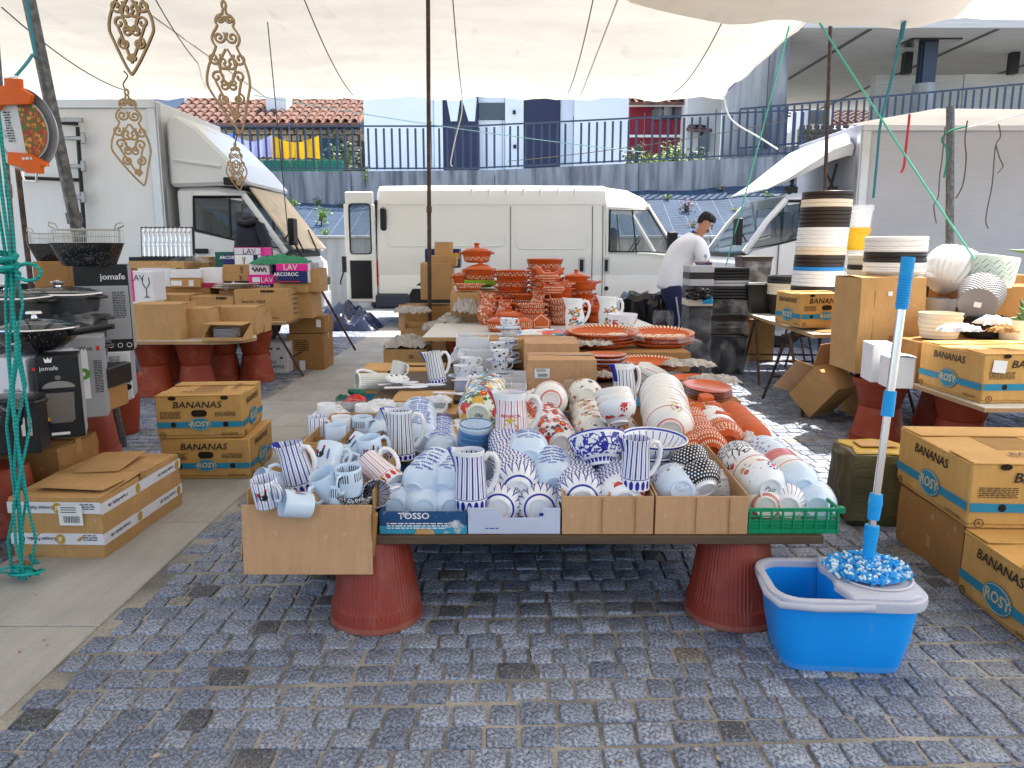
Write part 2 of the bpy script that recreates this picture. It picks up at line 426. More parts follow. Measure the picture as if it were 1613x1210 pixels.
# ground: bedding sand, setts, granite slabs
rng=random.Random(3)
M_SAND=mat('bedding_sand',lambda c:c.mix(c.noise(3,4).ramp(.35,.65),c.mul((.42,.39,.34),c.noise(110,3)*1.2+.4),c.mul((.16,.155,.15),c.noise(120,3)*1.2+.4)),.95,bump=lambda c:c.noise(140,3),bstr=.5)
def granite(c):
 r=(c.isl()*7.3+c.rnd()*3.1).fr()
 tone=c.mix(r,(.15,.175,.24),(.255,.285,.355))
 tone=c.mix((r*17).fr().gt(.975),tone,(.09,.095,.11))
 tone=c.mix((r*29).fr().gt(.97),tone,(.24,.225,.20))
 sp=c.noise(88,2,rough=.8).ramp(.38,.62);big=c.noise(12,4)
 k=c.mul(tone,(sp*1.0+big*.8+.12)*(c.noise(.8,5,c.pos)*.9+.56))
 k=c.mix(c.noise(2.2,6,c.pos).ramp(.57,.72)*.5,k,(.30,.285,.255))
 k=c.mix(c.vor(85).lt(.16),k,(.42,.43,.47))
 return c.mix(c.noise(125,1).ramp(.60,.68)*.7,k,(.05,.056,.075))
M_SETT=mat('granite_sett',granite,.68,bump=lambda c:c.noise(75,4)+c.noise(18,3)*1.4,bstr=.75)
M_SLAB=mat('granite_slab',lambda c:c.mul((.34,.33,.31),c.noise(2.2,6)*.8+c.noise(150,2)*.5+c.rnd()*.14+c.noise(5,5,c.scale(c.co,(4,.5,1)))*.3+.22),.72,bump=lambda c:c.noise(90,3),bstr=.25)
ground=struct(MB().add([(-60,-12,-.007),(60,-12,-.007),(60,140,-.007),(-60,140,-.007)],[(0,1,2,3)]).build('ground',M_SAND))
def sett(mb,x,y,w,d,h):
 n=12;pts=[]
 for cx,cy in((1,-1),(1,1),(-1,1),(-1,-1)):
  jx,jy=cx*.5*rng.uniform(.89,1.02),cy*.5*rng.uniform(.88,1.02);q=rng.uniform(.10,.26)
  a,b=((jx,jy*(1-q*1.6)),(jx*(1-q*1.4),jy))
  if cx*cy<0:a,b=b,a
  pts+=[a,(jx*rng.uniform(.93,.98),jy*rng.uniform(.93,.98)),b]
 pts=[(px*w,py*d)for px,py in pts]
 tl=(rng.uniform(-.02,.02),rng.uniform(-.02,.02))
 vs=[]
 for s,z in((1.0,-.03),(1.0,h-.005),(.92,h)):
  vs+=[(x+px*s,y+py*s,z+(px*tl[0]+py*tl[1]))for px,py in pts]
 fs=[(k*n+i,k*n+(i+1)%n,k*n+n+(i+1)%n,k*n+n+i)for k in(0,1)for i in range(n)]
 fs.append(tuple(range(2*n,3*n)))
 mb.add(vs,fs)
cells=[]
y,row=1.35,0
while y<14.6:
 d=rng.uniform(.090,.106)
 half=y*.74+.9
 x=-half+rng.uniform(0,.12)
 while x<half:
  w=rng.choice((.08,.09,.098,.105,.118))*rng.uniform(.94,1.06)
  xc=x+w/2;yc=y+.024*xc+.012*math.sin(xc*2.3+row)
  if not(-2.09<xc+w/2 and xc-w/2<-1.41 and yc<13):cells.append((xc,yc,w-.005,d-.005))
  x+=w
 y+=d;row+=1
vis=[q for q in cells if abs(q[0])<q[1]*.70+.02 and q[1]>1.66]
vis.sort(key=lambda q:q[1])
near=set(vis[:298])
far_mb=MB()
for q in cells:
 h=rng.uniform(-.003,.003)
 if q in near:
  m=MB();sett(m,0,0,q[2],q[3],h)
  m.build('cobblestone',M_SETT,ground,(q[0],q[1],.016*0),smooth=50)
 else:sett(far_mb,q[0],q[1],q[2],q[3],h)
stuff(far_mb.build('cobblestones',M_SETT,ground,smooth=50))
lit=MB();lr=random.Random(8)
for i in range(190):
 y=1.5+5*lr.random()**1.6;x=lr.uniform(-.72,.72)*y;s=lr.uniform(.004,.013);a=lr.uniform(0,6.28)
 lit.at((x,y,.006),(lr.uniform(-.4,.4),lr.uniform(-.4,.4),a)).add([(-s,0,0),(0,-s*.45,.001),(s,0,0),(0,s*.45,.002)],[(0,1,2,3)])
stuff(lit.build('leaf_litter',mat('litter',lambda c:c.mix(c.isl(),(.30,.15,.05),(.50,.44,.36)),.8),ground,smooth=0))
slabs=struct(MB().box((-1.745,6.0,-.06),(.68,14.2,.06)).build('pavement_strip',M_SAND))
y=-.6
while y<13:
 L=rng.uniform(.92,1.05)
 MB().box((0,0,0),(.675,L-.009,.05)).build('slab',M_SLAB,slabs,(-1.745,y+L/2,-.024+rng.uniform(-.002,.002)),bevel=.005)
 y+=L
 # retaining walls, planted bank, railing
def conc(base,streak=.5):
 def f(c):
  st=c.noise(2.5,5,c.scale(c.co,(2.4,2.4,.22))).ramp(.40,.66);n=c.noise(1.1,6)
  k=c.mul(base,n*.5+c.noise(30,3)*.25+.62)
  return c.mix(st*streak,k,(.045,.052,.062))
 return f
M_CONC=mat('weathered_concrete',conc((.30,.305,.31),.7),.85,bump=lambda c:c.noise(9,4),bstr=.12)
M_CONCL=mat('pale_concrete',conc((.40,.40,.38),.35),.85,bump=lambda c:c.noise(9,4),bstr=.1)
M_SHUT=mat('board_marked_concrete',lambda c:c.mul((.56,.55,.51),c.noise(.7,4)*.35+c.noise(4,3,c.scale(c.co,(.25,5,5)))*.6+.5),.85)
M_RAIL=mat('blue_grey_paint',(.045,.065,.105),.45)
ZT=lambda x:3.03+max(0,(x+1))*.047
lw=thing('retaining_wall','low pale concrete retaining wall directly behind the white vans','wall',(0,16,0))
for i in range(12):
 x=-18+i*3.4
 bx('concrete_panel',(0,0,.72),(3.38,.3,1.45),M_CONCL,lw,.01,(x,.15,0))
MB().box((0.8,.13,1.475),(41,.38,.06)).build('coping',M_CONCL,lw,bevel=.01)
uw=thing('retaining_wall','dark stained concrete wall holding the railing above the planted bank','wall',(0,18.6,0))
for i in range(9):
 x0=-14+i*3.4;x1=x0+3.385
 MB().add([(x0,0,1.5),(x1,0,1.5),(x1,.3,1.5),(x0,.3,1.5),(x0,0,ZT(x0)),(x1,0,ZT(x1)),(x1,.3,ZT(x1)),(x0,.3,ZT(x0))],[(0,1,5,4),(1,2,6,5),(2,3,7,6),(3,0,4,7),(4,5,6,7)]).build('concrete_panel',M_CONC,uw,smooth=0)
M_WEED=mat('weed_cloth',lambda c:c.mix(((c.x*2.6).fr()-.5).ab().gt(.494),c.mul(c.mix(((c.y*9).fr()).lt(.16),(.026,.048,.085),(.05,.078,.12)),c.noise(2,5)*.9+.5),(.22,.30,.35)),.8,spec=.2,bump=lambda c:c.noise(5,5),bstr=1.0)
def bank(u,v):x=-16+32*u;return(x,16.28+2.34*v,1.46+(.84+max(0,x+3)*.045)*v+.03*math.sin(x*3+v*5))
struct(MB().grid(bank,60,8).build('planted_bank',M_WEED))
terr=struct(MB().grid(lambda u,v:(-40+80*u,18.86+60*v,ZT(-40+80*u)-.1 if-40+80*u<14 else 3.6),40,2).build('terrace',M_CONCL))
rail=thing('railing','long blue grey steel railing of upright bars on the dark wall','railing',(0,18.72,0))
bar=MB().box((0,0,.48),(.05,.014,.94)).mesh('bar',M_RAIL)
post=MB().box((0,0,.55),(.012,.07,1.1)).mesh('post',M_RAIL)
x=-8.6
k=0
while x<7.0:
 z=ZT(x)+.04
 put('post' if k%9==0 else 'bar',post if k%9==0 else bar,rail,(x,0,z));x+=.186;k+=1
for zz in(.06,1.02):MB().add([(-8.6,-.02,ZT(-8.6)+zz),(-1,-.02,ZT(-1)+zz),(7,-.02,ZT(7)+zz),(-8.6,.02,ZT(-8.6)+zz),(-1,.02,ZT(-1)+zz),(7,.02,ZT(7)+zz)]+[(-8.6,-.02,ZT(-8.6)+zz+.035),(-1,-.02,ZT(-1)+zz+.035),(7,-.02,ZT(7)+zz+.035),(-8.6,.02,ZT(-8.6)+zz+.035),(-1,.02,ZT(-1)+zz+.035),(7,.02,ZT(7)+zz+.035)],[(0,1,7,6),(1,2,8,7),(4,3,9,10),(5,4,10,11),(6,7,10,9),(7,8,11,10),(0,3,4,1),(1,4,5,2)]).build('handrail',M_RAIL,rail,smooth=0)
rail2=thing('railing','second blue grey railing climbing towards the concrete bridge wall','railing',(5.6,19.6,0))
for i in range(46):
 x=i*.19;put('bar',bar,rail2,(x,0,3.62+x*.085))
for zz in(.05,.98):MB().add([(0,-.02,3.6+zz),(8.7,-.02,4.34+zz),(8.7,.02,4.34+zz),(0,.02,3.6+zz),(0,-.02,3.64+zz),(8.7,-.02,4.38+zz),(8.7,.02,4.38+zz),(0,.02,3.64+zz)],[(0,1,5,4),(2,3,7,6),(4,5,6,7),(0,3,2,1)]).build('handrail',M_RAIL,rail2,smooth=0)
rw=thing('retaining_wall','concrete ramp wall under the climbing railing at right','wall',(5.6,19.7,0))
MB().add([(0,0,2.8),(9,0,2.8),(9,.3,2.8),(0,.3,2.8),(0,0,3.62),(9,0,4.38),(9,.3,4.38),(0,.3,3.62)],[(0,1,5,4),(1,2,6,5),(2,3,7,6),(3,0,4,7),(4,5,6,7)]).build('concrete_wall',M_CONC,rw,smooth=0)
# plants
M_LEAF=mat('bright_leaf',lambda c:c.mix(c.isl(),(.055,.13,.015),(.16,.27,.03)),.5,translucent=.3)
M_LEAFD=mat('dark_leaf',lambda c:c.mix(c.isl(),(.02,.06,.02),(.06,.12,.035)),.5,translucent=.2)
M_LEAFB=mat('dry_leaf',lambda c:c.mix(c.isl(),(.06,.07,.03),(.16,.12,.07)),.7)
M_LEAFR=mat('purple_leaf',lambda c:c.mix(c.isl(),(.05,.03,.05),(.11,.07,.09)),.6)
M_STEM=mat('stem',(.09,.07,.035),.8)
def bush(label,loc,w,h,m,n=140,leaf=.07,cat='plant',name='shrub',group=None,seed=0):
 r=random.Random(seed+int(loc[0]*100));t=thing(name,label,cat,loc,group=group)
 st=MB();lf=MB()
 tips=[]
 for i in range(max(5,n//16)):
  a=r.uniform(0,6.28);q=r.uniform(.2,1);tip=Vector((math.cos(a)*w/2*q,math.sin(a)*w/2*q*.7,h*r.uniform(.45,1)*(1.15-q*.5)))
  st.tube([(0,0,-.05),tip*.5+Vector((0,0,h*.12)),tip],[.012,.008,.003],4);tips.append(tip)
 for i in range(n):
  tp=r.choice(tips);p=tp*r.uniform(.35,1.05)+Vector((r.gauss(0,leaf*.9),r.gauss(0,leaf*.9),r.gauss(0,leaf*.7)))
  p.z=max(p.z,.01);L=leaf*r.uniform(.6,1.3)
  d=Vector((r.gauss(0,1),r.gauss(0,1),r.gauss(.3,.7))).normalized();s=d.orthogonal().normalized()*L*.28
  lf.add([p,p+d*L*.5+s,p+d*L,p+d*L*.5-s],[(0,1,2,3)])
 st.build('stem',M_STEM,t);stuff(lf.build('foliage',m,t,smooth=0));return t
def onbank(u,v):
 for i in range(60):
  Y=16.3+i*.04;p=P(u,v,Y);b=bank((p.x+16)/32,(Y-16.28)/2.34)
  if p.z<=b[2]:return(p.x,Y,b[2])
 return tuple(p)
for i,(u,v,w,h,m,lab)in enumerate(((453,332,.35,.25,M_LEAF,'bright green weed at the left end of the bank top, near the cardboard sunshade'),(506,355,.28,.42,M_LEAF,'tall leafy green weed growing in the middle of the bank left of the van'),(538,328,.22,.14,M_LEAFD,'small dark green tuft on the bank beside the open van door'),(502,322,.34,.14,M_LEAF,'low green weed at the foot of the dark wall above the tall leafy weed'),(515,370,.25,.12,M_LEAF,'sparse green weed at the bottom edge of the bank left of the van'),(445,350,.3,.3,M_LEAFD,'green weed half hidden by the left truck windscreen'),(1051,315,.22,.13,M_LEAF,'small bright green tuft on the bank just above the van bonnet'),(1082,333,.30,.22,M_LEAFR,'purple brown rosette plant on the bank above the van windscreen'),(1137,300,.28,.10,M_LEAFB,'dry pale tuft on the bank top near the green rope'),(1190,297,.26,.12,M_LEAFD,'small green weed on the bank top right of the green rope'),(1170,362,.55,.42,M_LEAFB,'big brownish green shrub on the bank beside the right truck'),(1158,333,.14,.08,M_LEAF,'tiny green tuft above the brownish shrub'),(1090,357,.2,.1,M_LEAFB,"small dry tuft on the bank left of the man's head"),(1207,310,.2,.1,M_LEAF,'little green weed on the bank beside the right truck deflector'))):
 bush(lab,onbank(u,v),w,h,m,60 if h<.2 else 130,.05 if h<.2 else .07,'weed','weed',seed=i)
for i,(u,v,w,h,m,lab)in enumerate(((1000,245,.7,.85,M_LEAFD,'dark shrub behind the railing in front of the red house left corner'),(1025,248,.9,.62,M_LEAF,'bright green shrub behind the railing left of the taller bright one'),(1060,246,1.0,.82,M_LEAF,'taller bright green shrub behind the railing below the red house window'),(1095,242,.9,.62,M_LEAFD,'dark green shrub behind the railing below the white gable'),(540,266,1.2,1.15,M_LEAFD,'dark round bush behind the railing against the stone house'),(512,268,1.2,.75,M_LEAF,'yellow green bush behind the railing right of the yellow sheet'),(425,270,.5,.3,M_LEAF,'small green plant in front of the green fence'))):
 p=P(u,v+6,20.6);bush(lab,(p.x,20.6,ZT(p.x)-.12),w,h,m,420,.10,'shrub','shrub',seed=40+i)
w_=P(1008,170,26);bush('hanging greenery at the upper left edge of the red house',(w_.x-.75,25.6,w_.z+.1),.5,1.2,M_LEAF,160,.12,'plant','plant')
p=P(575,275,18.5);bush('thin green creeper hanging over the dark wall near the van door',(p.x,18.5,p.z-.25),.18,.5,M_LEAF,40,.06,'plant','creeper')
# buildings behind
M_RENDER=mat('white_render',lambda c:c.mul((.70,.75,.80),c.noise(.6,4)*.12+.93),.7)
M_RENDW=mat('warm_white_render',lambda c:c.mul((.70,.70,.68),c.noise(.6,4)*.25+.87),.8)
M_DKBLUE=mat('slate_blue_cladding',lambda c:c.mul((.024,.030,.066),c.noise(.8,4)*.4+.8),.5)
M_REDW=mat('dark_red_render',lambda c:c.mul((.22,.022,.035),c.noise(2,4)*.4+.8),.8)
M_TILE=mat('clay_roof_tile',lambda c:c.mix(c.noise(3.5,4).ramp(.42,.7),c.mix(c.isl()*.6+c.rnd()*.4,(.15,.065,.045),(.25,.125,.085)),(.07,.05,.045)),.9)
M_STONE=mat('rubble_stone',lambda c:c.mix(c.isl(),(.20,.155,.10),(.42,.33,.22)),.9,bump=lambda c:c.noise(9,4),bstr=.6)
M_MORT=mat('mortar',(.11,.09,.065),.95)
wb=thing('white_building','modern white building with dark blue panels above the vans','building',(0,24,2.8))
def face(u0,u1,v0,v1,name,m,Y=24.0,th=.2,par=wb,z0=None,z1=None):
 x0,x1=P(u0,(v0+v1)/2,Y).x,P(u1,(v0+v1)/2,Y).x
 zt,zb=P((u0+u1)/2,v0,Y).z if z1 is None else z1,P((u0+u1)/2,v1,Y).z if z0 is None else z0
 L=par.location
 return MB().box(((x0+x1)/2-L.x,Y+th/2-L.y,(zt+zb)/2-L.z),(x1-x0,th,zt-zb)).build(name,m,par,bevel=.01)
for(u0,u1,m,nm,Y,th)in((573,683,M_RENDER,'wall',24.0,6),(683.5,697,M_RENDER,'pilaster',23.9,.5),(697.5,753,M_DKBLUE,'cladding_panel',24.0,.3),(753.5,795,M_RENDER,'wall',24.3,.3),(795.5,825,M_RENDER,'white_door_panel',24.1,.3),(827,882,M_DKBLUE,'cladding_panel',24.05,.3),(882.5,904,M_RENDER,'pilaster',24.15,.3),(904.5,990,M_RENDER,'wall',23.6,.6)):
 face(u0,u1,100,275,nm,m,Y,th,z0=2.85,z1=7.2)
MB().box((-.6,3.6,2.2),(7.6,6,4.3)).build('rear_block',M_RENDER,wb)
face(754,795,162,189,'window',M_GLASSD,24.26,.05)
for(a,b,c_,d_)in((703,727,707,720),(727,753,735,748)):
 q=[P(a,154,23.97),P(b-2,154,23.97),P(d_,191,23.97),P(c_+3,191,23.97)]
 MB().add([v-wb.location for v in q]+[v-wb.location+Vector((0,.05,0))for v in q],[(3,2,1,0),(0,1,5,4),(1,2,6,5),(2,3,7,6),(3,0,4,7)]).build('logo_shape',M_RENDER,wb,smooth=0)
for u,v in((810,177),(811,231)):
 q=P(u,v,24.06);MB().box((q.x,q.y-24,q.z-2.8),(.09,.04,.11)).build('intercom',M_BLACKP,wb)
sh=thing('stone_house','old rubble stone house with a brown tiled roof behind the left railing','house',(-8,27,2.9))
def tile_roof(par,x0,x1,y0,y1,z0,z1,pitch=.26,rows=9,ridge=True):
 prof=[(math.cos(math.pi*i/5),math.sin(math.pi*i/5))for i in range(6)]
 L=Vector((0,y1-y0,z1-z0));sl=L.length/rows;u=L.normalized();nrm=Vector((0,-u.z,u.y))
 tm=MB()
 for a,b in((0,1),):
  vs=[]
  for k,s in((0,1),(sl*1.18,.86)):
   vs+=[Vector((pitch*.36*c_*s,0,0))+u*k+nrm*(pitch*.30*s_*s+(.03 if k==0 else 0))for c_,s_ in prof]
  tm.add(vs,[(i,i+1,i+7,i+6)for i in range(5)])
 me=tm.mesh('tile',M_TILE)
 base=MB();base.add([(x0,y0,z0-.02),(x1,y0,z0-.02),(x1,y1,z1-.02),(x0,y1,z1-.02),(x0,y0,z0-.12),(x1,y0,z0-.12),(x1,y1,z1-.12),(x0,y1,z1-.12)],[(0,1,2,3),(7,6,5,4),(0,4,5,1),(1,5,6,2),(2,6,7,3),(3,7,4,0)])
 rf=base.build('roof',M_TILE,par,smooth=0)
 n=int((x1-x0)/pitch);rest=MB();cnt=0
 for j in range(rows):
  for i in range(n):
   q=Vector((x0+(i+.5)*pitch+rng.uniform(-.012,.012),y0,z0))+u*(j*sl)
   if cnt<298:put('tile',me,rf,q,(0,0,rng.uniform(-.03,.03)));cnt+=1
   else:
    rest.M=Matrix.Translation(q);rest.add([v.co for v in me.vertices],[tuple(p_.vertices)for p_ in me.polygons])
 if rest.v:stuff(rest.build('tiles',M_TILE,rf))
 return rf
X0,X1=P(262,200,27).x+8,P(571,200,27).x+8
zE,zEr=P(400,195,27).z-2.9,0
tile_roof(sh,X0,X1,-.35,4.2,zE,zE+2.2,.30,11)
MB().box(((X0+X1)/2,3,zE/2-.1),(X1-X0-.3,5.5,zE-.15)).build('wall',M_MORT,sh)
MB().box(((X0+X1)/2,-.2,zE-.15),(X1-X0,.25,.1)).build('gutter',M_BLACKP,sh,bevel=.02)
zs=-.1;cnt=0;restm=MB()
while zs<zE-.3:
 hgt=rng.uniform(.14,.24);xs=(X0+X1)/2-3.2
 while xs<X1-.3:
  wd=rng.uniform(.18,.42)
  m=MB().box((0,0,0),(wd-.03,.16,hgt-.03))
  if cnt<290:m.build('stone',M_STONE,sh,(xs+wd/2,.2,zs+hgt/2),bevel=.03,jit=.012);cnt+=1
  xs+=wd
 zs+=hgt
q0,q1=P(486,253,26.9),P(536,218,26.9)
MB().box(((q0.x+q1.x)/2+8,.02,(q0.z+q1.z)/2-2.9),(q1.x-q0.x,.25,q1.z-q0.z)).build('shutter',mat('teal_shutter',(.012,.04,.05),.4),sh)
cq=P(440,192,28);ch=MB().box((cq.x+8,1.1,cq.z-2.9+.45),(P(456,170,28).x-P(424,170,28).x,.8,1.5)).build('chimney',M_RENDW,sh,bevel=.02)
bh=thing('far_house','blue grey house with a small white window behind the stone house roof','house',(-14,36,3))
MB().box((1.2,2,2.6),(9.5,4,5.6)).build('wall',mat('blue_grey_render',(.20,.26,.34),.8),bh)
q=P(302,156,36);wf=MB().box((q.x+14,-.03,q.z-3),(.6,.1,1.1)).build('window',M_RENDW,bh)
MB().box((6.5,1,3.4),(5,3,4.6)).build('wing',mat('grey_slate_wall',(.13,.14,.17),.8),bh)
rh=thing('red_house','dark red house with tiled roof and a three pane window','house',(5.0,27,3))
def hx(u,v,Y,par):q=P(u,v,Y);return q-par.location
a,b=hx(990,250,27,rh),hx(1078,152,27,rh)
MB().box(((a.x+b.x)/2,2.2,(a.z+b.z)/2-.1),(b.x-a.x,4.4,b.z-a.z)).build('wall',M_REDW,rh)
tile_roof(rh,a.x-.1,b.x+.3,-.5,3.6,hx(1030,164,27,rh).z,hx(1030,164,27,rh).z+1.7,.27,8)
MB().box(((a.x+b.x)/2,-.35,hx(1030,168,27,rh).z),(b.x-a.x+.3,.2,.1)).build('eaves_board',M_RENDW,rh)
a,b=hx(1026,189,27,rh),hx(1077,161,27,rh);wf=MB().box(((a.x+b.x)/2,-.02,(a.z+b.z)/2),(b.x-a.x,.1,b.z-a.z)).build('window',M_GLASSD,rh)
for i in range(3):
 w3=(b.x-a.x)/3;MB().box((a.x+w3*(i+.5),-.09,(a.z+b.z)/2),(w3-.09,.03,b.z-a.z-.12)).build('pane',mat('curtained_pane',lambda c:c.mix(((c.x*9).sin()*.5+.5)*c.noise(3,1),(.10,.09,.11),(.45,.40,.42)),.1),wf)
MB().box(((hx(990,215,27,rh).x+hx(1078,215,27,rh).x)/2,-.05,hx(1030,215,27,rh).z),(2.2,.1,.08)).build('string_course',M_RENDW,rh)
wh=thing('white_house','narrow white gabled house with small tiled porch right of the red house','house',(6.6,26,3))
a,b=hx(1080,250,26,wh),hx(1138,148,26,wh)
MB().box(((a.x+b.x)/2,2,(a.z+b.z)/2),(b.x-a.x,4,b.z-a.z)).build('wall',M_RENDW,wh)
tile_roof(wh,hx(1092,205,25,wh).x,hx(1122,205,25,wh).x,-1,0,hx(1105,202,25,wh).z,hx(1105,192,25,wh).z,.22,3)
a,b=hx(1100,240,26,wh),hx(1117,208,26,wh);MB().box(((a.x+b.x)/2,-.05,(a.z+b.z)/2),(b.x-a.x,.1,b.z-a.z)).build('window',M_GLASSD,wh)
fh=thing('tiled_house','white house with terracotta tile roof seen under the bridge slab','house',(13,34,3.6))
a,b=hx(1225,215,34,fh),hx(1375,158,34,fh)
MB().box(((a.x+b.x)/2,2.5,1.0),(b.x-a.x,5,3.0)).build('wall',M_RENDW,fh)
tile_roof(fh,hx(1300,190,34,fh).x,b.x+1.5,-.4,3.4,hx(1300,196,34,fh).z,hx(1300,150,34,fh).z,.30,9)
tile_roof(fh,a.x-.6,hx(1262,190,34,fh).x,.6,3.4,hx(1240,177,34,fh).z,hx(1240,158,34,fh).z,.30,6)
MB().box((hx(1282,180,33.4,fh).x,-.3,hx(1282,180,33.4,fh).z),(1.3,1.2,1.6)).build('dormer_wall',M_RENDW,fh)
for u in(1282,1296):MB().box((hx(u,178,33,fh).x,-.95,hx(u,178,33,fh).z),(.34,.08,.85)).build('window',M_GLASSD,fh)
sw=thing('garden_wall','patched stone wall of pale mortar below the right tiled house','wall',(11,30,3.6))
cnt=0
a,b=P(1255,240,30),P(1330,203,30)
MB().box(((a.x+b.x)/2-11,.2,(a.z+b.z)/2-3.6),(b.x-a.x,.3,b.z-a.z)).build('wall',M_RENDW,sw)
for j in range(5):
 for i in range(7):MB().box((0,0,0),(.22,.1,.14)).build('stone',M_STONE,sw,(a.x-11+.16+i*.27+(j%2)*.1,.02,a.z-3.6+.12+j*.2),bevel=.03,jit=.03)
 # bridge
br=thing('concrete_bridge','big grey concrete bridge slab on a round column, upper right','bridge',(14,20,6.5))
xl=P(1228,60,19.8).x-14
MB().add([(xl,-.3,0),(20,-.3,0),(20,11,0),(xl-1.2,11,0),(xl,-.3,.55),(20,-.3,.55),(20,11,.55),(xl-1.2,11,.55)],[(3,2,1,0),(4,5,6,7),(0,1,5,4),(1,2,6,5),(2,3,7,6),(3,0,4,7)]).build('slab',M_SHUT,br,smooth=0)
for i in range(5):MB().box((xl+2.2+i*3.1,5.3,-.012),(.10,11,.02)).build('slab_joint',mat('joint_filler',(.12,.12,.11),.9),br)  # plain dark strip along each slab joint
q=P(1458,120,21)-br.location
MB().at((q.x,1,0)).lathe([(.0,-4),(.34,-4),(.30,-1.05),(.0,-1.05)],20).build('column',M_CONCL,br)
MB().at((q.x,1,0)).box((0,0,-.52),(.32,.05,1.05)).box((0,-.16,-.52),(.34,.04,1.05)).box((0,.16,-.52),(.34,.04,1.05)).build('steel_head',M_RAIL,br)
MB().at((q.x,1,0)).box((0,0,-.02),(1.3,.8,.04)).build('bearing_plate',M_CHAR,br)
for u,v in((1428,105),(1597,90)):
 s=P(u,v,22.1)-br.location;MB().box((s.x,s.y,-.28),(.22,.2,.56)).build('stub_post',M_CHAR,br)
bw=thing('abutment_wall','grey concrete wall standing behind the round bridge column','wall',(14,22.2,3))
for i in range(5):
 x=P(1377,150,22.2).x-14+i*2.45;zt=P(1377,118,22.2).z-3+i*.02
 bx('concrete_panel',(x+1.22,.15,zt/2),(2.43,.3,zt),M_SHUT,bw,.01)
ab=thing('abutment_wall','curved pale concrete abutment wall at the left end of the bridge','wall',(6.2,20.2,3))
a,b=P(1140,200,20.2).x-6.2,P(1205,200,20.2).x-6.2
pts=[(a,0),(b,0),(b,3.9),(a+.9,3.6),(a+.25,3.0),(a,2.3)]
MB().at(rot=(R(90),0,0)).prism([(x,y)for x,y in pts],-.25,.0).build('wall',M_CONCL,ab,smooth=0)
MB().box((b+.23,.9,1.75),(.42,2.2,3.5)).build('wall_return',M_CONC,ab)
# sheets hung behind the left railing
def sheet(u0,u1,v0,v1,m,label,seed):
 r=random.Random(seed);Y=19.3;a,b=P(u0,v1,Y),P(u1,v0,Y);w=b.x-a.x;h=b.z-a.z;pk=max(2,int(w/.42))
 def fn(s,t):
  sag=abs(math.sin(math.pi*s*pk/2))*.30*h*(1-t*.9)
  return(w*s,.09*math.sin(s*pk*9.4+seed)*(.4+t),h-sag-(h*(1-.02))*t+sag*t)
 o=MB().grid(fn,40,8).build('hung_sheet',m,None,(a.x,Y,a.z),smooth=80);tag(o,label,'sheet')
def cloth(n,col):return mat(n,lambda c:c.mul(col,c.noise(3,3)*.3+.85),.85,translucent=.25)
sheet(318,368,207,248,cloth('blue_cotton',(.12,.24,.66)),'blue sheet hung on a line behind the railing',1)
sheet(369,428,212,248,cloth('lilac_cotton',(.42,.44,.74)),'lilac sheet hung between the blue and yellow sheets',2)
sheet(429,502,213,250,cloth('yellow_cotton',(.72,.42,.02)),'yellow sheet hung behind the railing left of the green bushes',3)
gf=thing('green_fence','dark green panel fence below the hung sheets','fence',(P(310,260,19.5).x,19.5,3))
M_GRNF=mat('green_panel',(.01,.16,.10),.6)
for i in range(5):bx('panel',(.65+i*.66,0,.17),(.64,.03,.42),M_GRNF,gf,.005)
# canopies, poles, ropes
def canopy(name,label,x0,x1,y0,y1,zf,seed,nx=64,ny=48,dx=0,sag=.10,m=None,cut=0):
 t=thing(name,label,'canopy',((x0+x1)/2,(y0+y1)/2,zf((y0+y1)/2)))
 L=t.location
 def fn(s,v):
  x,y=x0+(x1-x0+dx*(1-v))*s,y0+(y1-y0)*v
  if cut:y-=1.0*max(0,1-s*8)**2
  sg=-sag*abs(math.sin((x*.55+seed)))**2*(1-.9*abs(2*v-1)**6)+.032*math.sin(x*5+y*2.1)*math.sin(y*3.1+x)+.012*math.sin(x*13-y*4)
  edge=-.06 if v>.985 else 0
  return(x-L.x,y-L.y,zf(y)+sg+edge-L.z)
 MB().grid(fn,nx,ny).build('cloth',m or M_CANV,t,smooth=80);return t
ZA=lambda y:3.52+(12.0-y)*.035
xr=P(1140,150,12.0).x
ca=canopy('canopy','large off white cloth canopy spanning the whole market stall',-7.5,xr,-4,12.0,ZA,.6,dx=-.55)
hem=[Vector((xr-.55*(1-v),-4+16*v,ZA(-4+16*v)))-ca.location for v in[i/12 for i in range(13)]]
MB().tube(hem,.012,5).build('hem',mat('purple_hem',(.16,.05,.30),.7),ca)
ZB=lambda y:2.60+(4.7-y)*.03
cb=canopy('canopy','second off white canopy overhead at the right, nearer than the large one',P(885,10,4.2).x,8.2,-4,4.7,ZB,1.9,sag=.0,m=M_CANV2,cut=1)
def seam(par,x_,y0,y1,zf):
 L=par.location
 MB().tube([Vector((x_,y,zf(y)-.10*abs(math.sin(x_*.55+.6))**2-.012))-L for y in[y0+(y1-y0)*i/24 for i in range(25)]],.009,4).build('seam',M_CANV,par)
for x_ in(-3.6,1.0):seam(ca,x_,2,11.8,ZA)
cc=thing('canopy','narrow white canopy strip in front of the right truck box','canopy',(5.6,7.6,2.5))
MB().grid(lambda s,v:(-1.6+6*s,-.1+2.02*v,.05+s*.10+v*.16-.05*math.sin(math.pi*s)),14,4).build('cloth',M_CANV,cc,smooth=80)
def smooth(p):
 p=[Vector(q)for q in p];out=[]
 for i in range(len(p)-1):
  a,b,c_,d=p[max(i-1,0)],p[i],p[i+1],p[min(i+2,len(p)-1)]
  for k in range(4):
   t=k/4;out.append(.5*(2*b+(c_-a)*t+(2*a-5*b+4*c_-d)*t*t+(3*b-a-3*c_+d)*t**3))
 return out+[p[-1]]
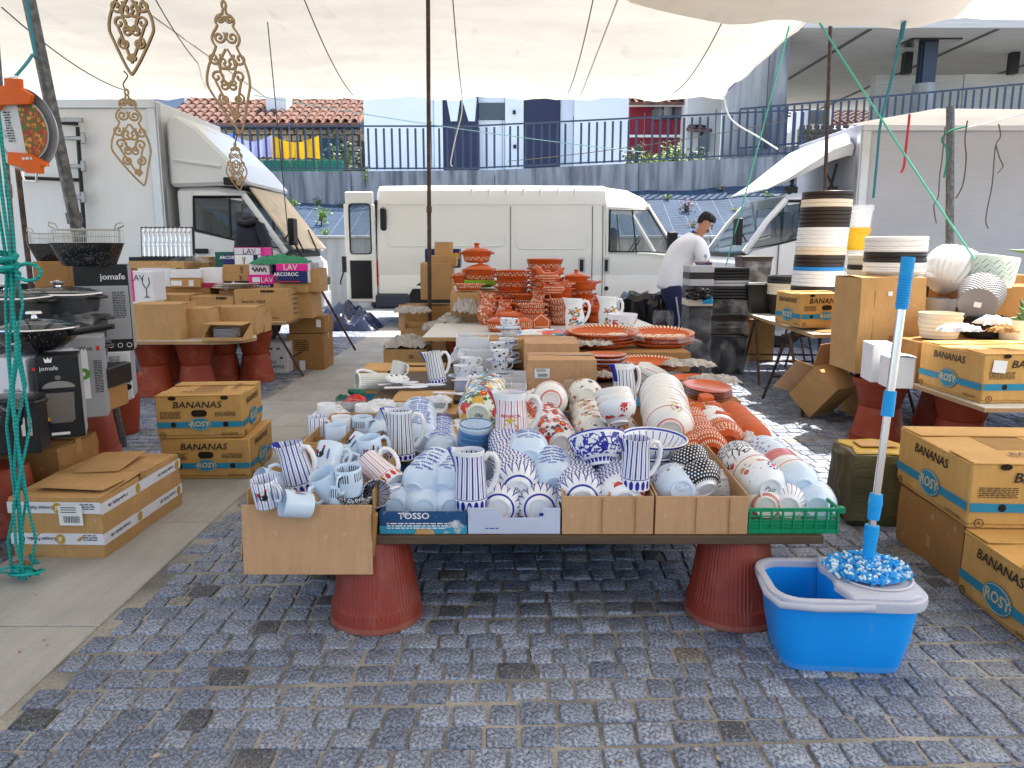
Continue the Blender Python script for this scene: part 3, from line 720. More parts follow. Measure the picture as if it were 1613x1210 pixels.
def rope(name,label,cat,pts,r,m,n=5,group=None):
 pts=smooth(pts)if 2<len(pts)<9 else pts;o=Vector(pts[0]);return tag(MB().tube([Vector(p)-o for p in pts],r,n).build(name,m,None,o),label,cat,group)
def sagged(a,b,sag,n=10):return[a.lerp(b,i/n)-Vector((0,0,sag*4*(i/n)*(1-i/n)))for i in range(n+1)]
for i,(u0,v0,u1,v1,lab)in enumerate(((478,-4,556,150,'left of the middle pole'),(713,-4,728,150,'just right of the middle pole'),(935,-4,895,146,'right of the middle, above the dark blue panel'),(1140,30,1062,146,'near the right corner of the canopy'),(243,-4,335,120,'passing behind the second filigree ornament'),(3,12,196,142,'from the left pole to the lower filigree ornament'))):
 a,b=P(u0,v0,7.4),P(u1,v1,11.6)
 a.z=min(a.z,ZA(a.y)-.1);pts=sagged(a,b,.10)
 rope('tarp_line','dark cord under the canopy cloth, '+lab,'cord',pts,.006 if i<5 else .007,M_ROPE_D)
def pole(name,label,a,b,r,m,extra=None):
 a,b=Vector(a),Vector(b);t=thing(name,label,'pole',a)
 MB().tube([(0,0,0),(b-a)*.5,b-a],r,10).build('shaft',m,t)
 k=(b-a)*.45;MB().tube([k-(b-a).normalized()*.03,k+(b-a).normalized()*.03],r*1.3,10).build('collar',m,t)
 return t
pole('steel_pole','thin rusty upright steel pole in the middle, before the van',(P(675,470,7.6).x,7.6,0),(P(675,30,7.6).x,7.6,3.62),.020,M_STEEL)
pole('steel_pole','thin rusty steel pole rising above the tall stack of planters',(P(1311,300,7.35).x,7.35,0),(P(1308,40,7.3).x,7.3,3.28),.017,M_STEEL)
g=G(192,702);pole('steel_pole','thick leaning grey steel pole in front of the cookware',g,(P(27,40,4.2).x,4.2,ZA(4.2)-.6),.034,M_STEELG)
pole('steel_pole','thin dark pole behind the cookware at far left',(P(47,420,5.4).x,5.4,0),(P(28,270,5.4).x,5.4,2.0),.018,M_STEEL)
pole('steel_pole','dark upright pole at the extreme left edge of the picture',(P(-4,300,3.7).x,3.7,0),(P(4,20,3.7).x,3.7,3.4),.012,M_STEELG)
pole('steel_pole','thick black steel pole in front of the right truck box',(P(1505,500,7.4).x,7.4,0),(P(1497,168,7.4).x,7.4,P(1497,168,7.4).z),.036,M_STEELG)
g=G(560,552);pole('prop_stick','slanted rusty prop bar standing on the slab strip',g,P(462,380,9.2),.014,M_STEEL)
rope('guy_rope','long bright turquoise rope slanting down from the right canopy to the planters','rope',sagged(P(1291,36,4.65),P(1535,408,4.6),.01),.0062,M_ROPE_G)
rope('hanging_rope','doubled teal rope end hanging from the right canopy edge','rope',[P(1424,25,4.65),P(1408,110,4.65),P(1388,190,4.65),P(1382,250,4.65),P(1376,312,4.65)],.008,mat('teal_cord',(.03,.22,.28),.7))
rope('hanging_rope','short knotted blue rope tied at the right canopy edge','rope',[P(1427,26,4.65),P(1423,45,4.63),P(1420,62,4.65)],.011,MATS['teal_cord'])
rope('guy_rope','thin green rope running from the canopy down behind the man','rope',sagged(P(1243,42,6.6),P(1143,420,10.2),.03),.008,M_ROPE_G)
rope('guy_rope','pale blue line crossing the white building below the canopy','rope',sagged(P(400,150,11.4),P(1015,240,11.8),.05),.006,mat('pale_blue_cord',(.35,.62,.66),.7))
rope('guy_rope','white twisted rope hanging from the canopy corner beside the abutment','rope',[P(1140,150,11.4),P(1147,180,11.4),P(1162,197,11.4),P(1190,213,11.2),P(1225,235,11)],.011,M_ROPE_W)
rope('guy_rope','white tied rope hanging from the canopy above the dark blue panel','rope',[P(728,152,11.3),P(727,180,11.3),P(718,215,11.3),P(710,255,11.3),P(713,262,11.28)],.010,M_ROPE_W)
rope('guy_rope','thin grey cord rising to the right across the railing bars','cord',sagged(P(800,254,13),P(1240,190,12),.06),.006,M_ROPE_D)
rope('guy_rope','thin dark green cord from the canopy to the left truck nose','cord',sagged(P(420,20,8.6),P(455,380,9.2),.01),.006,mat('dark_green_cord',(.05,.08,.06),.8))
rope('hanging_rope','red rope with frayed white end in front of the truck box','rope',[P(1433,180,7.2),P(1431,200,7.2),P(1427,235,7.2),P(1424,262,7.2),P(1419,272,7.2)],.012,M_ROPE_R)
rope('hanging_rope','grey knotted cord hanging left of the thick black pole','cord',[P(1489,200,7.2),P(1484,250,7.2),P(1480,280,7.2),P(1478,310,7.2),P(1471,325,7.2),P(1475,352,7.2)],.006,M_ROPE_D)
rope('hanging_rope','grey cord looped just right of the thick black pole','cord',[P(1524,190,7.2),P(1520,220,7.2),P(1522,250,7.2),P(1517,290,7.2),P(1506,312,7.3)],.007,M_ROPE_D)
rope('hanging_rope','long grey cord ending in a knot before the truck box','cord',[P(1573,195,7.2),P(1576,215,7.2),P(1568,232,7.2),P(1563,290,7.2),P(1555,330,7.2),P(1553,350,7.2),P(1557,360,7.2)],.006,M_ROPE_D)
rope('hanging_rope','short grey cord end hanging right of the long knotted cord','cord',[P(1569,229,7.2),P(1575,250,7.2),P(1580,262,7.2),P(1571,273,7.2)],.006,M_ROPE_D)
rope('guy_rope','grey rope from the black pole to the canopy strip at right','rope',[P(1503,205,7.3),P(1545,196,7.3),P(1613,180,7.3),P(1660,172,7.2)],.008,M_ROPE_W)
rope('hanging_rope','short green cord tied round the thick black pole','cord',[P(1524,199,7.25),P(1500,205,7.3),P(1488,213,7.3),P(1484,222,7.3),P(1493,240,7.3),P(1487,280,7.3)],.009,mat('green_cord',(.01,.2,.10),.7))
tr=thing('rope_bundle','bundle of teal rope knotted and hanging down the left side','rope',(P(25,600,2.75).x,2.75,0))
top,bot=P(2,300,2.75)-tr.location,P(28,850,2.75)-tr.location;bot.z=.02
kn=P(18,415,2.75)-tr.location
for i in range(6):
 o=Vector((math.cos(i*1.05)*.02,math.sin(i*1.05)*.02,0));w2=Vector((math.cos(i*2+1)*.035,math.sin(i*2)*.03,0))
 a_=top+o*1.2;a_.z=2.3
 MB().tube([a_,top+o,kn+o*.8]+[kn.lerp(bot,q/8)+o+w2*(q/8)+Vector((.016*math.sin(q*2.1+i*2),.012*math.cos(q*1.7+i),0))for q in range(1,9)],.0052,6).build('strand',M_ROPE_T,tr,smooth=60)
coil=[kn+Vector((.03*math.cos(a*.9),-.02+.03*math.sin(a*.9),(a-9)*.0045))for a in range(19)]
MB().tube(coil,.011,6).build('knot',M_ROPE_T,tr,smooth=60)
MB().tube([kn+Vector((.03+.045*(1-math.cos(a)),-.03,-.03+.03*math.sin(a)))for a in[i*.5 for i in range(13)]],.007,6).build('loop',M_ROPE_T,tr,smooth=60)
for k in range(3):MB().tube([bot+Vector((.07*math.cos(a*1.3+k*2)*(.6+.4*math.sin(a*.7+k))+(k-1)*.03,.05*math.sin(a*1.1+k)*(.5+.5*math.cos(a*.9)),.010+.018*abs(math.sin(a*.8+k))))for a in[i*.4 for i in range(26)]],.0048,6).build('coil',M_ROPE_T,tr,smooth=60)
rope('rope_end','short frayed teal rope end with dry leaves lying on the slab','rope',[G(45,868,.006),G(50,880,.01),G(60,887,.006)],.008,M_ROPE_T)
lf=thing('dry_leaf','curled dry brown leaf lying on the slab before the taped carton','leaf',G(40,890,.004))
MB().grid(lambda s,v:((s-.5)*.13,(v-.5)*.035*math.sin(math.pi*(s*.9+.05)),.012*math.sin(s*5)+.01*abs(v-.5)),10,4).build('blade',mat('dry_brown_leaf',(.22,.12,.06),.8),lf)
# vehicles
def rrect(x0,x1,z0,z1,r,y,n=4):
 pts=[]
 for cx,cz,a0 in((x1-r,z1-r,0),(x0+r,z1-r,90),(x0+r,z0+r,180),(x1-r,z0+r,270)):
  for i in range(n+1):
   a=R(a0+90*i/n);pts.append((cx+r*math.cos(a),y,cz+r*math.sin(a)))
 return pts+[pts[0]]
def wheel(par,x,y,r,w,sgn=1):
 t=MB().at((0,0,0),(R(90),0,0)).lathe([(r*.58,-w/2),(r*.93,-w/2),(r,-w*.35),(r,w*.35),(r*.93,w/2),(r*.58,w/2)],28).build('wheel',M_RUBBER,par,(x,y,r),smooth=40)
 MB().at((0,0,0),(R(90),0,0)).lathe([(0,w*.42),(r*.16,w*.46),(r*.2,w*.40),(r*.42,w*.3),(r*.52,w*.42),(r*.6,w*.45)],24).build('rim',M_GRYP,t,smooth=30)
van=thing('panel_van','old cream white high roof panel van with its rear door swung open','van',(P(594,400,12.2).x,12.2,0))
def loft(mb,stations,cap=3):
 n=len(stations[0]);vs=[p for s in stations for p in s]
 fs=[(k*n+i,k*n+(i+1)%n,k*n+n+(i+1)%n,k*n+n+i)for k in range(len(stations)-1)for i in range(n)]
 if cap:fs+=[tuple(range(n))[::-1],tuple(range((len(stations)-1)*n,len(stations)*n))]
 return mb.add(vs,fs)
def vsec(x,zb,zt,full=True,W=1.95,ins=0):
 k=[(0.03,zb),(0,zb+.12),(0,.80),(.012,.83),(.0,.86),(.0,1.18),(.03,1.55),(.075,1.86)]if full else[(0.03,zb),(0,zb+.12),(0,.80),(.012,.83),(0,.86),(0,1.0),(0,1.1),(.02,zt)]
 top=[(.10,zt-.22),(.14,zt-.10),(.24,zt-.03),(.5,zt)]if full else[(.10,zt+.01),(.2,zt+.015),(.3,zt+.02),(.5,zt+.02)]
 h=[(y+ins,z)for y,z in k+top]
 return[(x,y,z)for y,z in h]+[(x,W-y,z)for y,z in reversed(h)]
m=MB();loft(m,[vsec(.0,.34,2.20,ins=.03),vsec(.03,.30,2.24),vsec(.8,.30,2.25),vsec(2.1,.30,2.25),vsec(3.60,.30,2.24)])
m.build('body',M_VANW,van,smooth=28)
m=MB();loft(m,[vsec(3.606,.30,1.18,False),vsec(4.3,.30,1.17,False),vsec(4.75,.30,1.12,False),vsec(5.1,.30,1.0,False,ins=.05),vsec(5.25,.36,.80,False,ins=.12)])
m.build('cab_body',M_VANW,van,smooth=28)
m=MB();loft(m,[[(x,a+i_,z)for a,z in((0.06,z0),(.10,z0+.10),(.24,z1),(.97,z1+.03),(1.71,z1),(1.85,z0+.10),(1.89,z0),(.97,z0+.02))]for x,z0,z1,i_ in((3.602,1.88,2.20,0),(3.95,1.87,2.15,0),(4.22,1.84,2.02,0.0),(4.30,1.83,1.93,0))])
m.build('cab_roof',M_VANW,van,smooth=28)
for y in(.03,1.92):
 MB().tube([(4.26,y+(.05 if y<1 else-.05),1.90),(4.48,y+(.02 if y<1 else-.02),1.56),(4.74,y,1.16)],.035,6).build('pillar',M_VANW,van)
 MB().tube([(3.64,y,1.16),(3.63,y+(.06 if y<1 else-.06),1.88)],.04,6).build('pillar',M_VANW,van)
 MB().tube([(4.10,y,1.17),(4.02,y+(.05 if y<1 else-.05),1.84)],.014,4).build('window_divider',M_BLACKP,van)
 mm=MB().add([(3.66,y,1.19),(4.70,y,1.18),(4.27,y+(.05 if y<1 else-.05),1.85),(3.66,y+(.05 if y<1 else-.05),1.86)],[(0,1,2,3)])
 mm.build('side_window',mat('tinted_glass',(.03,.06,.07),.03,spec=.7,alpha=.40),van,smooth=0)
MB().add([(4.30,.14,1.90),(4.30,1.81,1.90),(4.76,1.86,1.15),(4.76,.09,1.15)],[(0,1,2,3)]).build('windscreen',MATS['tinted_glass'],van,smooth=0)
MB().box((4.35,.97,1.08),(.7,1.7,.2)).build('dashboard',M_CHAR,van,bevel=.04)
for y in(.5,1.4):MB().box((3.75,y,1.2),(.16,.5,.75)).box((3.95,y,.9),(.5,.5,.16)).build('seat',mat('seat_cloth',(.05,.055,.07),.9),van,bevel=.05)
MB().at((4.13,.5,1.28),(0,R(-58),0)).lathe([(.19+.016*math.cos(a),.016*math.sin(a))for a in[i*math.pi/3 for i in range(7)]],20).build('steering_wheel',M_BLACKP,van)
fr=MB().tube([(3.66,-.008,1.20),(4.68,-.012,1.185),(4.27,.045,1.84),(3.67,.05,1.85),(3.66,-.008,1.20)],.016,4).build('window_seal',M_BLACKP,van)
MB().box((4.62,-.14,1.33),(.14,.16,.34)).tube([(4.6,.0,1.25),(4.6,-.1,1.28)],.02).build('wing_mirror',M_BLACKP,van,bevel=.03)
for x0,x1,z0,z1 in((.16,2.02,1.28,1.88),(2.20,3.32,1.24,1.86)):
 pts=rrect(x0,x1,z0,z1,.10,0)
 MB().tube([(x,-.004+max(0,z-1.18)*.11*(1+.3*(z-1.2)),z)for x,_,z in pts],.013,5).build('panel_pressing',M_VANW,van,smooth=80)
pz=[(2.105,-.002,.40),(2.105,-.002,1.2),(2.105,.04,1.6),(2.105,.075,1.9)]
M_SEAM=mat('seam_rubber',(.10,.10,.095),.8)
for x in(2.105,3.395,3.56):MB().tube([(x,-.001,.36),(x,-.001,1.2),(x,.032,1.58),(x,.077,1.90)],.008,4).build('door_seam',M_SEAM,van)
MB().tube([(.05,.085,1.93),(3.6,.085,1.93)],.011,4).build('roof_gutter',M_VANW,van)
for i in range(7):MB().box((1.5+i*.27,.150,2.09),(.03,.08,.20)).build('roof_rib',M_VANW,van,bevel=.012)
for x,w in((3.23,.06),(3.62,.05)):MB().box((x,-.012,.98),(w,.03,.19)).build('door_handle',M_BLACKP,van,bevel=.012);
for x in(3.23,3.62):MB().box((x,-.004,.98),(.11,.016,.25)).build('handle_recess',M_GRYP,van,bevel=.006)
MB().at((3.63,-.003,.62),(R(90),0,0)).lathe([(0,.006),(.035,.006),(.035,-.01)],14).build('fuel_cap',M_BLACKP,van)
MB().box((.11,.03,1.70),(.10,.05,.36)).build('air_vent',M_BLACKP,van,bevel=.03)
for i in range(5):MB().box((.11,.004,1.59+i*.055),(.07,.012,.02)).build('louvre',M_CHAR,van)
MB().box((-.01,.10,.86),(.05,.16,.42)).build('tail_light',mat('red_lens',(.35,.01,.012),.15),van,bevel=.015)
MB().box((.23,.0,.42),(.55,.1,.24)).box((-.06,.97,.42),(.14,1.9,.24)).build('bumper',mat('dark_blue_grey_bumper',(.035,.042,.06),.6),van,bevel=.04)
MB().at((.86,.03,.36),(R(90),0,0)).lathe([(.30,-.035),(.42,-.045),(.45,-.03),(.45,.02)],30,R(0),R(180)).build('wheel_arch',M_VANW,van,smooth=60)
MB().at((.86,.0,.36),(R(90),0,0)).lathe([(.0,.004),(.40,.004)],30,0,R(180)).build('arch_liner',M_BLACKP,van)
wheel(van,.86,.12,.33,.22);wheel(van,4.45,.12,.33,.22);wheel(van,.86,1.83,.33,.22);wheel(van,4.45,1.83,.33,.22)
MB().box((1.8,-.006,.64),(2.6,.014,.05)).build('rub_strip',M_VANW,van,bevel=.006)
dr=MB()
x0,x1=-.50,-.02
dr.box(((x0+x1)/2,.0,.78),(x1-x0,.05,.76)).box(((x0+x1)/2,.02,2.02),(x1-x0-.04,.05,.20)).box((x0+.04,.01,1.54),(.09,.05,.78)).box((x1-.04,.01,1.54),(.07,.05,.78))
d_=dr.build('rear_door',M_VANW,van,(0,.02,0),bevel=.015)
MB().box(((x0+x1)/2,-.03,.76),(x1-x0-.14,.02,.6)).build('door_lining',M_BLACKP,d_,bevel=.005)
MB().add([(x0+.08,.012,1.16),(x1-.07,.012,1.16),(x1-.07,.02,1.93),(x0+.08,.02,1.93)],[(0,1,2,3)]).build('window',MATS['tinted_glass'],d_,smooth=0)
MB().tube(rrect(x0+.08,x1-.07,1.16,1.93,.06,-.01),.014,4).build('window_seal',M_BLACKP,d_)
MB().box((x0-.03,-.02,1.0),(.05,.08,.25)).tube([(x0-.03,-.02,.9),(x0-.09,-.03,.74),(x0-.09,-.03,.68)],.014).build('door_latch',M_BLACKP,d_,bevel=.01)
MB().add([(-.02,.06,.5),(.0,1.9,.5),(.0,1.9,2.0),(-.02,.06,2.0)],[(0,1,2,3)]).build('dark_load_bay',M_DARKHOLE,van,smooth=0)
sh_=thing('plastic_sheet','crumpled dark blue plastic sheet heaped by the open van door','sheet',(P(545,470,12).x,12.0,0))
rs=random.Random(5)
MB().grid(lambda s,v:((s-.5)*1.0+.05*math.sin(v*11),(v-.5)*.8,.34*math.sin(math.pi*s)**.7*math.sin(math.pi*v)**.6*(1+.35*math.sin(s*17+v*9)*math.sin(v*14))+.01),26,20).build('sheet',mat('dark_blue_film',(.02,.03,.075),.18,coat=.5),sh_,smooth=25)
def truck(s,x_front,y,H,label,box_x,box_len,cab_len,zroof,bm=None):
 t=thing('box_truck',label,'truck',(x_front,y,0))
 fx=lambda x:s*x
 bxn=box_x-x_front
 c0=bxn-s*box_len/2
 b=MB().box((c0,1.05,.85+(H-.85)/2),(box_len,2.1,H-.85)).build('box_body',bm or M_BOXP,t,bevel=.01)
 M_TRIM=mat('aluminium_trim',mottled((.55,.56,.58),.15),.35,metal=.7)
 for z in(H-.05,.87):MB().box((c0,-.012,z),(box_len+.02,.03,.10)).build('edge_trim',M_TRIM,t,bevel=.005)
 MB().box((bxn-s*.045,-.012,(H+.85)/2),(.10,.03,H-1.05)).build('edge_trim',M_TRIM,t,bevel=.005)
 MB().box((bxn+s*.008,.045,(H+.85)/2),(.03,.10,H-.9)).build('edge_trim',M_TRIM,t,bevel=.005)
 MB().box((c0,1.05,.72),(box_len,.9,.22)).build('chassis',M_BLACKP,t)
 wheel(t,bxn-s*2.9,.2,.38,.3);wheel(t,-s*.62,.25,.36,.24)
 L=-cab_len*s
 def sec(x,zt,zb=.45,ins=0):return[(x,.05+ins,zb),(x,.03+ins,.9),(x,.05+ins,zt),(x,.12+ins,zt+.012),(x,1.88-ins,zt+.012),(x,1.95-ins,zt),(x,1.97-ins,.9),(x,1.95-ins,zb)]
 loft(MB(),[sec(L,1.50),sec(-s*.55,1.30),sec(-s*.2,1.22,ins=.02),sec(-s*.02,1.05,ins=.06),sec(0,.5,ins=.08)]).build('cab_body',M_TRKW,t,smooth=30)
 rl=[(L,zroof),(-s*.95,zroof),(-s*.62,zroof-.05)]
 loft(MB(),[[(x,.14,z-.10),(x,.16,z-.03),(x,.26,z+.03),(x,1.74,z+.03),(x,1.84,z-.03),(x,1.86,z-.10)]for x,z in rl]).build('cab_roof',M_TRKW,t,smooth=30)
 MB().box((L+s*.1,1.0,1.7),(.2,1.75,.5)).build('cab_rear_wall',M_TRKW,t,bevel=.02)
 for yy in(.10,1.90):
  dy=.05 if yy<1 else-.05
  MB().tube([(-s*.60,yy+dy,zroof-.08),(-s*.38,yy+dy*.4,1.6),(-s*.1,yy,1.2)],.04,6).build('pillar',M_TRKW,t)
  MB().add([(L+s*.2,yy,1.48),(-s*.55,yy,1.30),(-s*.14,yy,1.24),(-s*.60,yy+dy,zroof-.10),(L+s*.2,yy+dy,zroof-.10)],[(0,1,2,3,4)]).build('side_window',M_GLASS,t,smooth=0)
  MB().tube([(L+s*.2,yy-.012,1.48),(-s*.55,yy-.012,1.31),(-s*.14,yy-.012,1.25),(-s*.60,yy+dy-.012,zroof-.10),(L+s*.2,yy+dy-.012,zroof-.10),(L+s*.2,yy-.012,1.48)],.02,4).build('window_seal',M_BLACKP,t)
  MB().tube([(-s*.78,yy-.006,1.39),(-s*.78,yy+dy,zroof-.1)],.016,4).build('window_divider',M_BLACKP,t)
 MB().add([(-s*.60,.2,zroof-.04),(-s*.60,1.8,zroof-.04),(-s*.06,1.86,1.2),(-s*.06,.14,1.2)],[(0,1,2,3)]).build('windscreen',mat('windscreen_glass',(.05,.10,.13),.03,spec=.9,alpha=.6),t,smooth=0)
 MB().box((-s*.35,1,1.14),(.5,1.7,.16)).build('dashboard',M_CHAR,t,bevel=.03)
 for q in(.55,1.45):MB().box((L+s*.35,q,1.35),(.16,.5,.8)).build('seat',MATS['seat_cloth'],t,bevel=.05)
 MB().tube([(L+s*.14,.028,.55),(L+s*.14,.028,1.48)],.008,4).tube([(-s*.5,.028,.55),(-s*.5,.028,1.3)],.008,4).build('door_seam',M_SEAM,t)
 MB().box((L+s*.3,.02,1.22),(.16,.03,.06)).build('door_handle',M_BLACKP,t,bevel=.01)
 MB().box((-s*.05,1,.52),(.12,1.9,.25)).build('bumper',M_GRYP,t,bevel=.03)
 for q in(.3,1.7):MB().box((.005*s,q,.78),(.05,.3,.16)).build('headlight',M_CHROME,t,bevel=.03)
 MB().tube([(-s*.10,.06,1.35),(s*.05,-.10,1.50)],.012).box((s*.06,-.12,1.45),(.07,.17,.32)).build('wing_mirror',M_BLACKP,t,bevel=.02)
 return t,bxn,L
lt,bxn,L=truck(1,-2.72,9.55,3.0,'white box truck at left with cardboard sunshade behind its windscreen',-4.27,5.2,1.42,1.98)
d0=MB();q=[(-1.50,2.0),(-1.50,2.80),(-1.36,2.86),(-1.12,2.70),(-.72,2.30),(-.50,2.03)]
for ins,z0 in((.08,0),):
 n=len(q);vs=[(x,.12,z)for x,z in q]+[(x,1.85,z)for x,z in q]
 d0.add(vs,[tuple(range(n)),tuple(range(n,2*n))[::-1]]+[(i,n+i,n+(i+1)%n,(i+1)%n)for i in range(n)])
df=d0.build('wind_deflector',M_TRKW,lt,bevel=.04)
MB().tube([(-1.42,.11,2.32),(-.85,.11,2.24)],.022,6).build('moulded_crease',M_TRKW,df)
MB().box((-.72,.04,2.06),(.14,.1,.09)).build('marker_light',M_BLACKP,lt,bevel=.01)
M_HINGE=mat('galvanised_hinge',mottled((.34,.34,.34),.3,20),.4,metal=.7)
hx_=-2.72
rods=[(P(124,190,9.5),P(136,330,9.5))]
o=Vector((hx_,9.55,0))
rod=MB().tube([P(122,200,9.46)-o,P(137,430,9.46)-o],.024,6).tube([P(88,193,9.46)-o,P(122,195,9.46)-o],.024,6).tube([P(30,280,9.46)-o,P(128,284,9.46)-o],.022,6).build('locking_bar',M_BLACKP,lt)
for v in(218,262,311):
 a,b=P(100,v,9.44)-o,P(136,v+2,9.44)-o
 MB().box(((a.x+b.x)/2,a.y,a.z),(b.x-a.x,.03,.05)).box((b.x-.03,a.y-.01,a.z),(.05,.04,.13)).build('hinge',M_HINGE,lt,bevel=.008)
tp=P(110,189,9.44)-o;MB().box((tp.x,tp.y,tp.z),(.3,.05,.05)).build('hinge_cap',M_HINGE,lt)
cs=thing('sunshade','folded cardboard sunshade behind the left truck windscreen','sunshade',(-2.72,9.55,0))
MB().add([(-.58,.3,2.0),(-.58,1.7,2.0),(-.03,1.8,1.24),(-.03,.2,1.24),(-.56,.3,2.01),(-.56,1.7,2.01),(-.01,1.8,1.25),(-.01,.2,1.25)],[(0,1,2,3),(7,6,5,4),(0,4,5,1),(1,5,6,2),(2,6,7,3),(3,7,4,0)]).build('card',mat('pale_sun_card',_card((.62,.50,.35)),.8),cs,smooth=0)
MB().tube([(.02,.5,1.2),(-.14,.6,1.50)],.012).tube([(.02,1.2,1.2),(-.14,1.35,1.50)],.012).build('wiper',M_BLACKP,lt)
rt,bxn,L=truck(-1,2.80,9.55,2.74,'white box truck at right with a sloping white wind deflector',4.22,5.5,1.36,1.93,mat('silver_grey_panel',lambda c:c.mul((.42,.43,.47),c.noise(.7,6)*.5+c.noise(3,4,c.scale(c.co,(1,1,9)))*.16+.67),.4))
st=[]
for x,z0,z1 in((.36,1.97,1.99),(.6,2.06,2.14),(.9,2.20,2.38),(1.15,2.32,2.58),(1.34,2.38,2.66),(1.40,2.38,2.60)):
 st.append([(x,.2,z0),(x,.16,(z0+z1)/2),(x,.3,z1),(x,1.7,z1),(x,1.84,(z0+z1)/2),(x,1.8,z0)])
loft(MB(),st).build('wind_deflector',M_TRKW,rt,smooth=50)
for x in(.72,1.22):MB().tube([(x,.4,1.92),(x+.08,.4,2.3)],.018).tube([(x+.1,.4,1.92),(x-.05,.4,2.2)],.012).box((x,.35,1.98),(.14,.1,.07)).build('deflector_bracket',M_BLACKP,rt)
# the man at the stall
def skin(name,vs,es,m,parent,sub=2,root=0):
 me=bpy.data.meshes.new(name);me.from_pydata([v[:3]for v in vs],es,[]);me.materials.append(m)
 o=put(name,me,parent)
 md=o.modifiers.new('skin','SKIN');md.use_smooth_shade=True
 for i,v in enumerate(vs):
  sv_=me.skin_vertices[0].data[i];r=v[3]if isinstance(v[3],tuple)else(v[3],v[3]);sv_.radius=r;sv_.use_root=(i==root)
 o.modifiers.new('sub','SUBSURF').levels=sub;o.modifiers['sub'].render_levels=sub
 return o
M_SKIN=mat('skin',lambda c:c.mul((.42,.20,.12),c.noise(20,3)*.2+.9),.5)
M_HAIR=mat('black_hair',(.012,.010,.010),.38,bump=lambda c:c.noise(120,3),bstr=.6)
M_POLO=mat('white_polo',lambda c:c.mul((.80,.80,.84),c.noise(5,3)*.12+.92),.85,bump=lambda c:c.noise(9,4)*.6,bstr=.35)
M_TROU=mat('navy_trousers',lambda c:c.mul((.018,.022,.07),c.noise(8,4)*.5+.75),.8,bump=lambda c:c.noise(9,3),bstr=.4)
mx,my=P(1068,500,8.9).x,8.9
man=thing('person','man in white polo and navy trousers bending over the dark bins','person',(mx,my,0));man.scale=(.96,)*3
HIP=(-.10,0,.88)
body=[(-.10,0,.90,(.12,.11)),(-.06,0,1.08,(.12,.12)),(.03,0,1.25,(.13,.15)),(.13,0,1.39,(.11,.15)),(.19,0,1.45,.062),(.235,0,1.50,.058),(.265,0,1.555,(.085,.075)),(.285,0,1.63,(.095,.08)),(.27,0,1.69,.062),(.17,-.20,1.37,.062),(.25,-.22,1.14,.050),(.40,-.18,1.00,.038),(.46,-.17,.98,.034),(.54,-.15,.97,.03),(.17,.20,1.37,.062),(.27,.23,1.14,.050),(.42,.17,1.02,.038),(.48,.16,1.0,.034),(.56,.14,.98,.03),(-.09,-.10,.80,.075),(-.02,-.12,.48,.058),(-.04,-.12,.10,.05),(.08,-.13,.04,.045),(-.09,.10,.80,.075),(.06,.12,.48,.058),(.03,.12,.10,.05),(.15,.13,.04,.045)]
ed=[(0,1),(1,2),(2,3),(3,4),(4,5),(5,6),(6,7),(7,8),(3,9),(9,10),(10,11),(11,12),(12,13),(3,14),(14,15),(15,16),(16,17),(17,18),(0,19),(19,20),(20,21),(21,22),(0,23),(23,24),(24,25),(25,26)]
skin('body',body,ed,M_SKIN,man)
for sy,hx0,hy,hz in((-1,.54,-.15,.97),(1,.56,.14,.98)):
 for k in range(4):
  o=(k-1.5)*.019;Lf=(.062,.070,.066,.052)[k]
  skin('finger',[(hx0-.01,hy+o,hz,.011),(hx0+.035,hy+o,hz-.004,.0095),(hx0+.035+Lf*.5,hy+o*1.1,hz-.03,.009),(hx0+.035+Lf*.6,hy+o*1.1,hz-.03-Lf*.45,.0075)],[(0,1),(1,2),(2,3)],M_SKIN,man,1)
 skin('thumb',[(hx0-.03,hy-sy*.02,hz,.011),(hx0,hy-sy*.045,hz-.01,.010),(hx0+.03,hy-sy*.052,hz-.03,.008)],[(0,1),(1,2)],M_SKIN,man,1)
hd=Vector((.285,0,1.615))
def fpt(x,y,z):return hd+Matrix.Rotation(R(34),3,'Y')@Vector((x,y,z))
skin('nose',[fpt(.085,0,.015).to_tuple()+(.012,),fpt(.112,0,-.02).to_tuple()+(.015,),fpt(.098,0,-.03).to_tuple()+(.012,)],[(0,1),(1,2)],M_SKIN,man,1)
for s in(-1,1):
 e=fpt(.083,s*.032,.015);MB().at(e).lathe([(0,-.006),(.005,-.003),(.006,0),(.005,.003),(0,.006)],8).build('eye',M_BLACKP,man)
 e=fpt(.088,s*.033,.036);MB().at(e,(0,R(34),0)).box((0,0,0),(.006,.030,.006)).build('eyebrow',M_HAIR,man,bevel=.003)
 e=fpt(-.005,s*.078,-.005);MB().at(e,(0,R(34),0),(1,.45,1.5)).lathe([(0,-.022),(.016,-.014),(.021,0),(.016,.014),(0,.022)],10).build('ear',M_SKIN,man)
MB().at(fpt(.094,0,-.058),(0,R(34),0)).box((0,0,0),(.01,.045,.012)).build('mouth',mat('lip',(.26,.10,.08),.5),man,bevel=.004)
MB().at(fpt(.05,0,-.075),(0,R(34),0),(.75,.85,.55)).lathe([(0,-.06),(.05,-.04),(.072,0),(.06,.03),(0,.04)],12).build('stubble',mat('stubble',(.15,.085,.06),.7),man)
hr=random.Random(4);hm=MB().at(hd,(0,R(34),0))
def hw(a,r,z):
 fringe=.98+.04*math.sin(a*9+z*60)+.06*math.sin(a*21+z*110)
 back=.5-.5*math.cos(a)
 zz=z if z>.06 else z*(.1+.9*back)+.052*(1-back)
 return(r*fringe*(1 if abs(math.sin(a))<.8 else .93),zz)
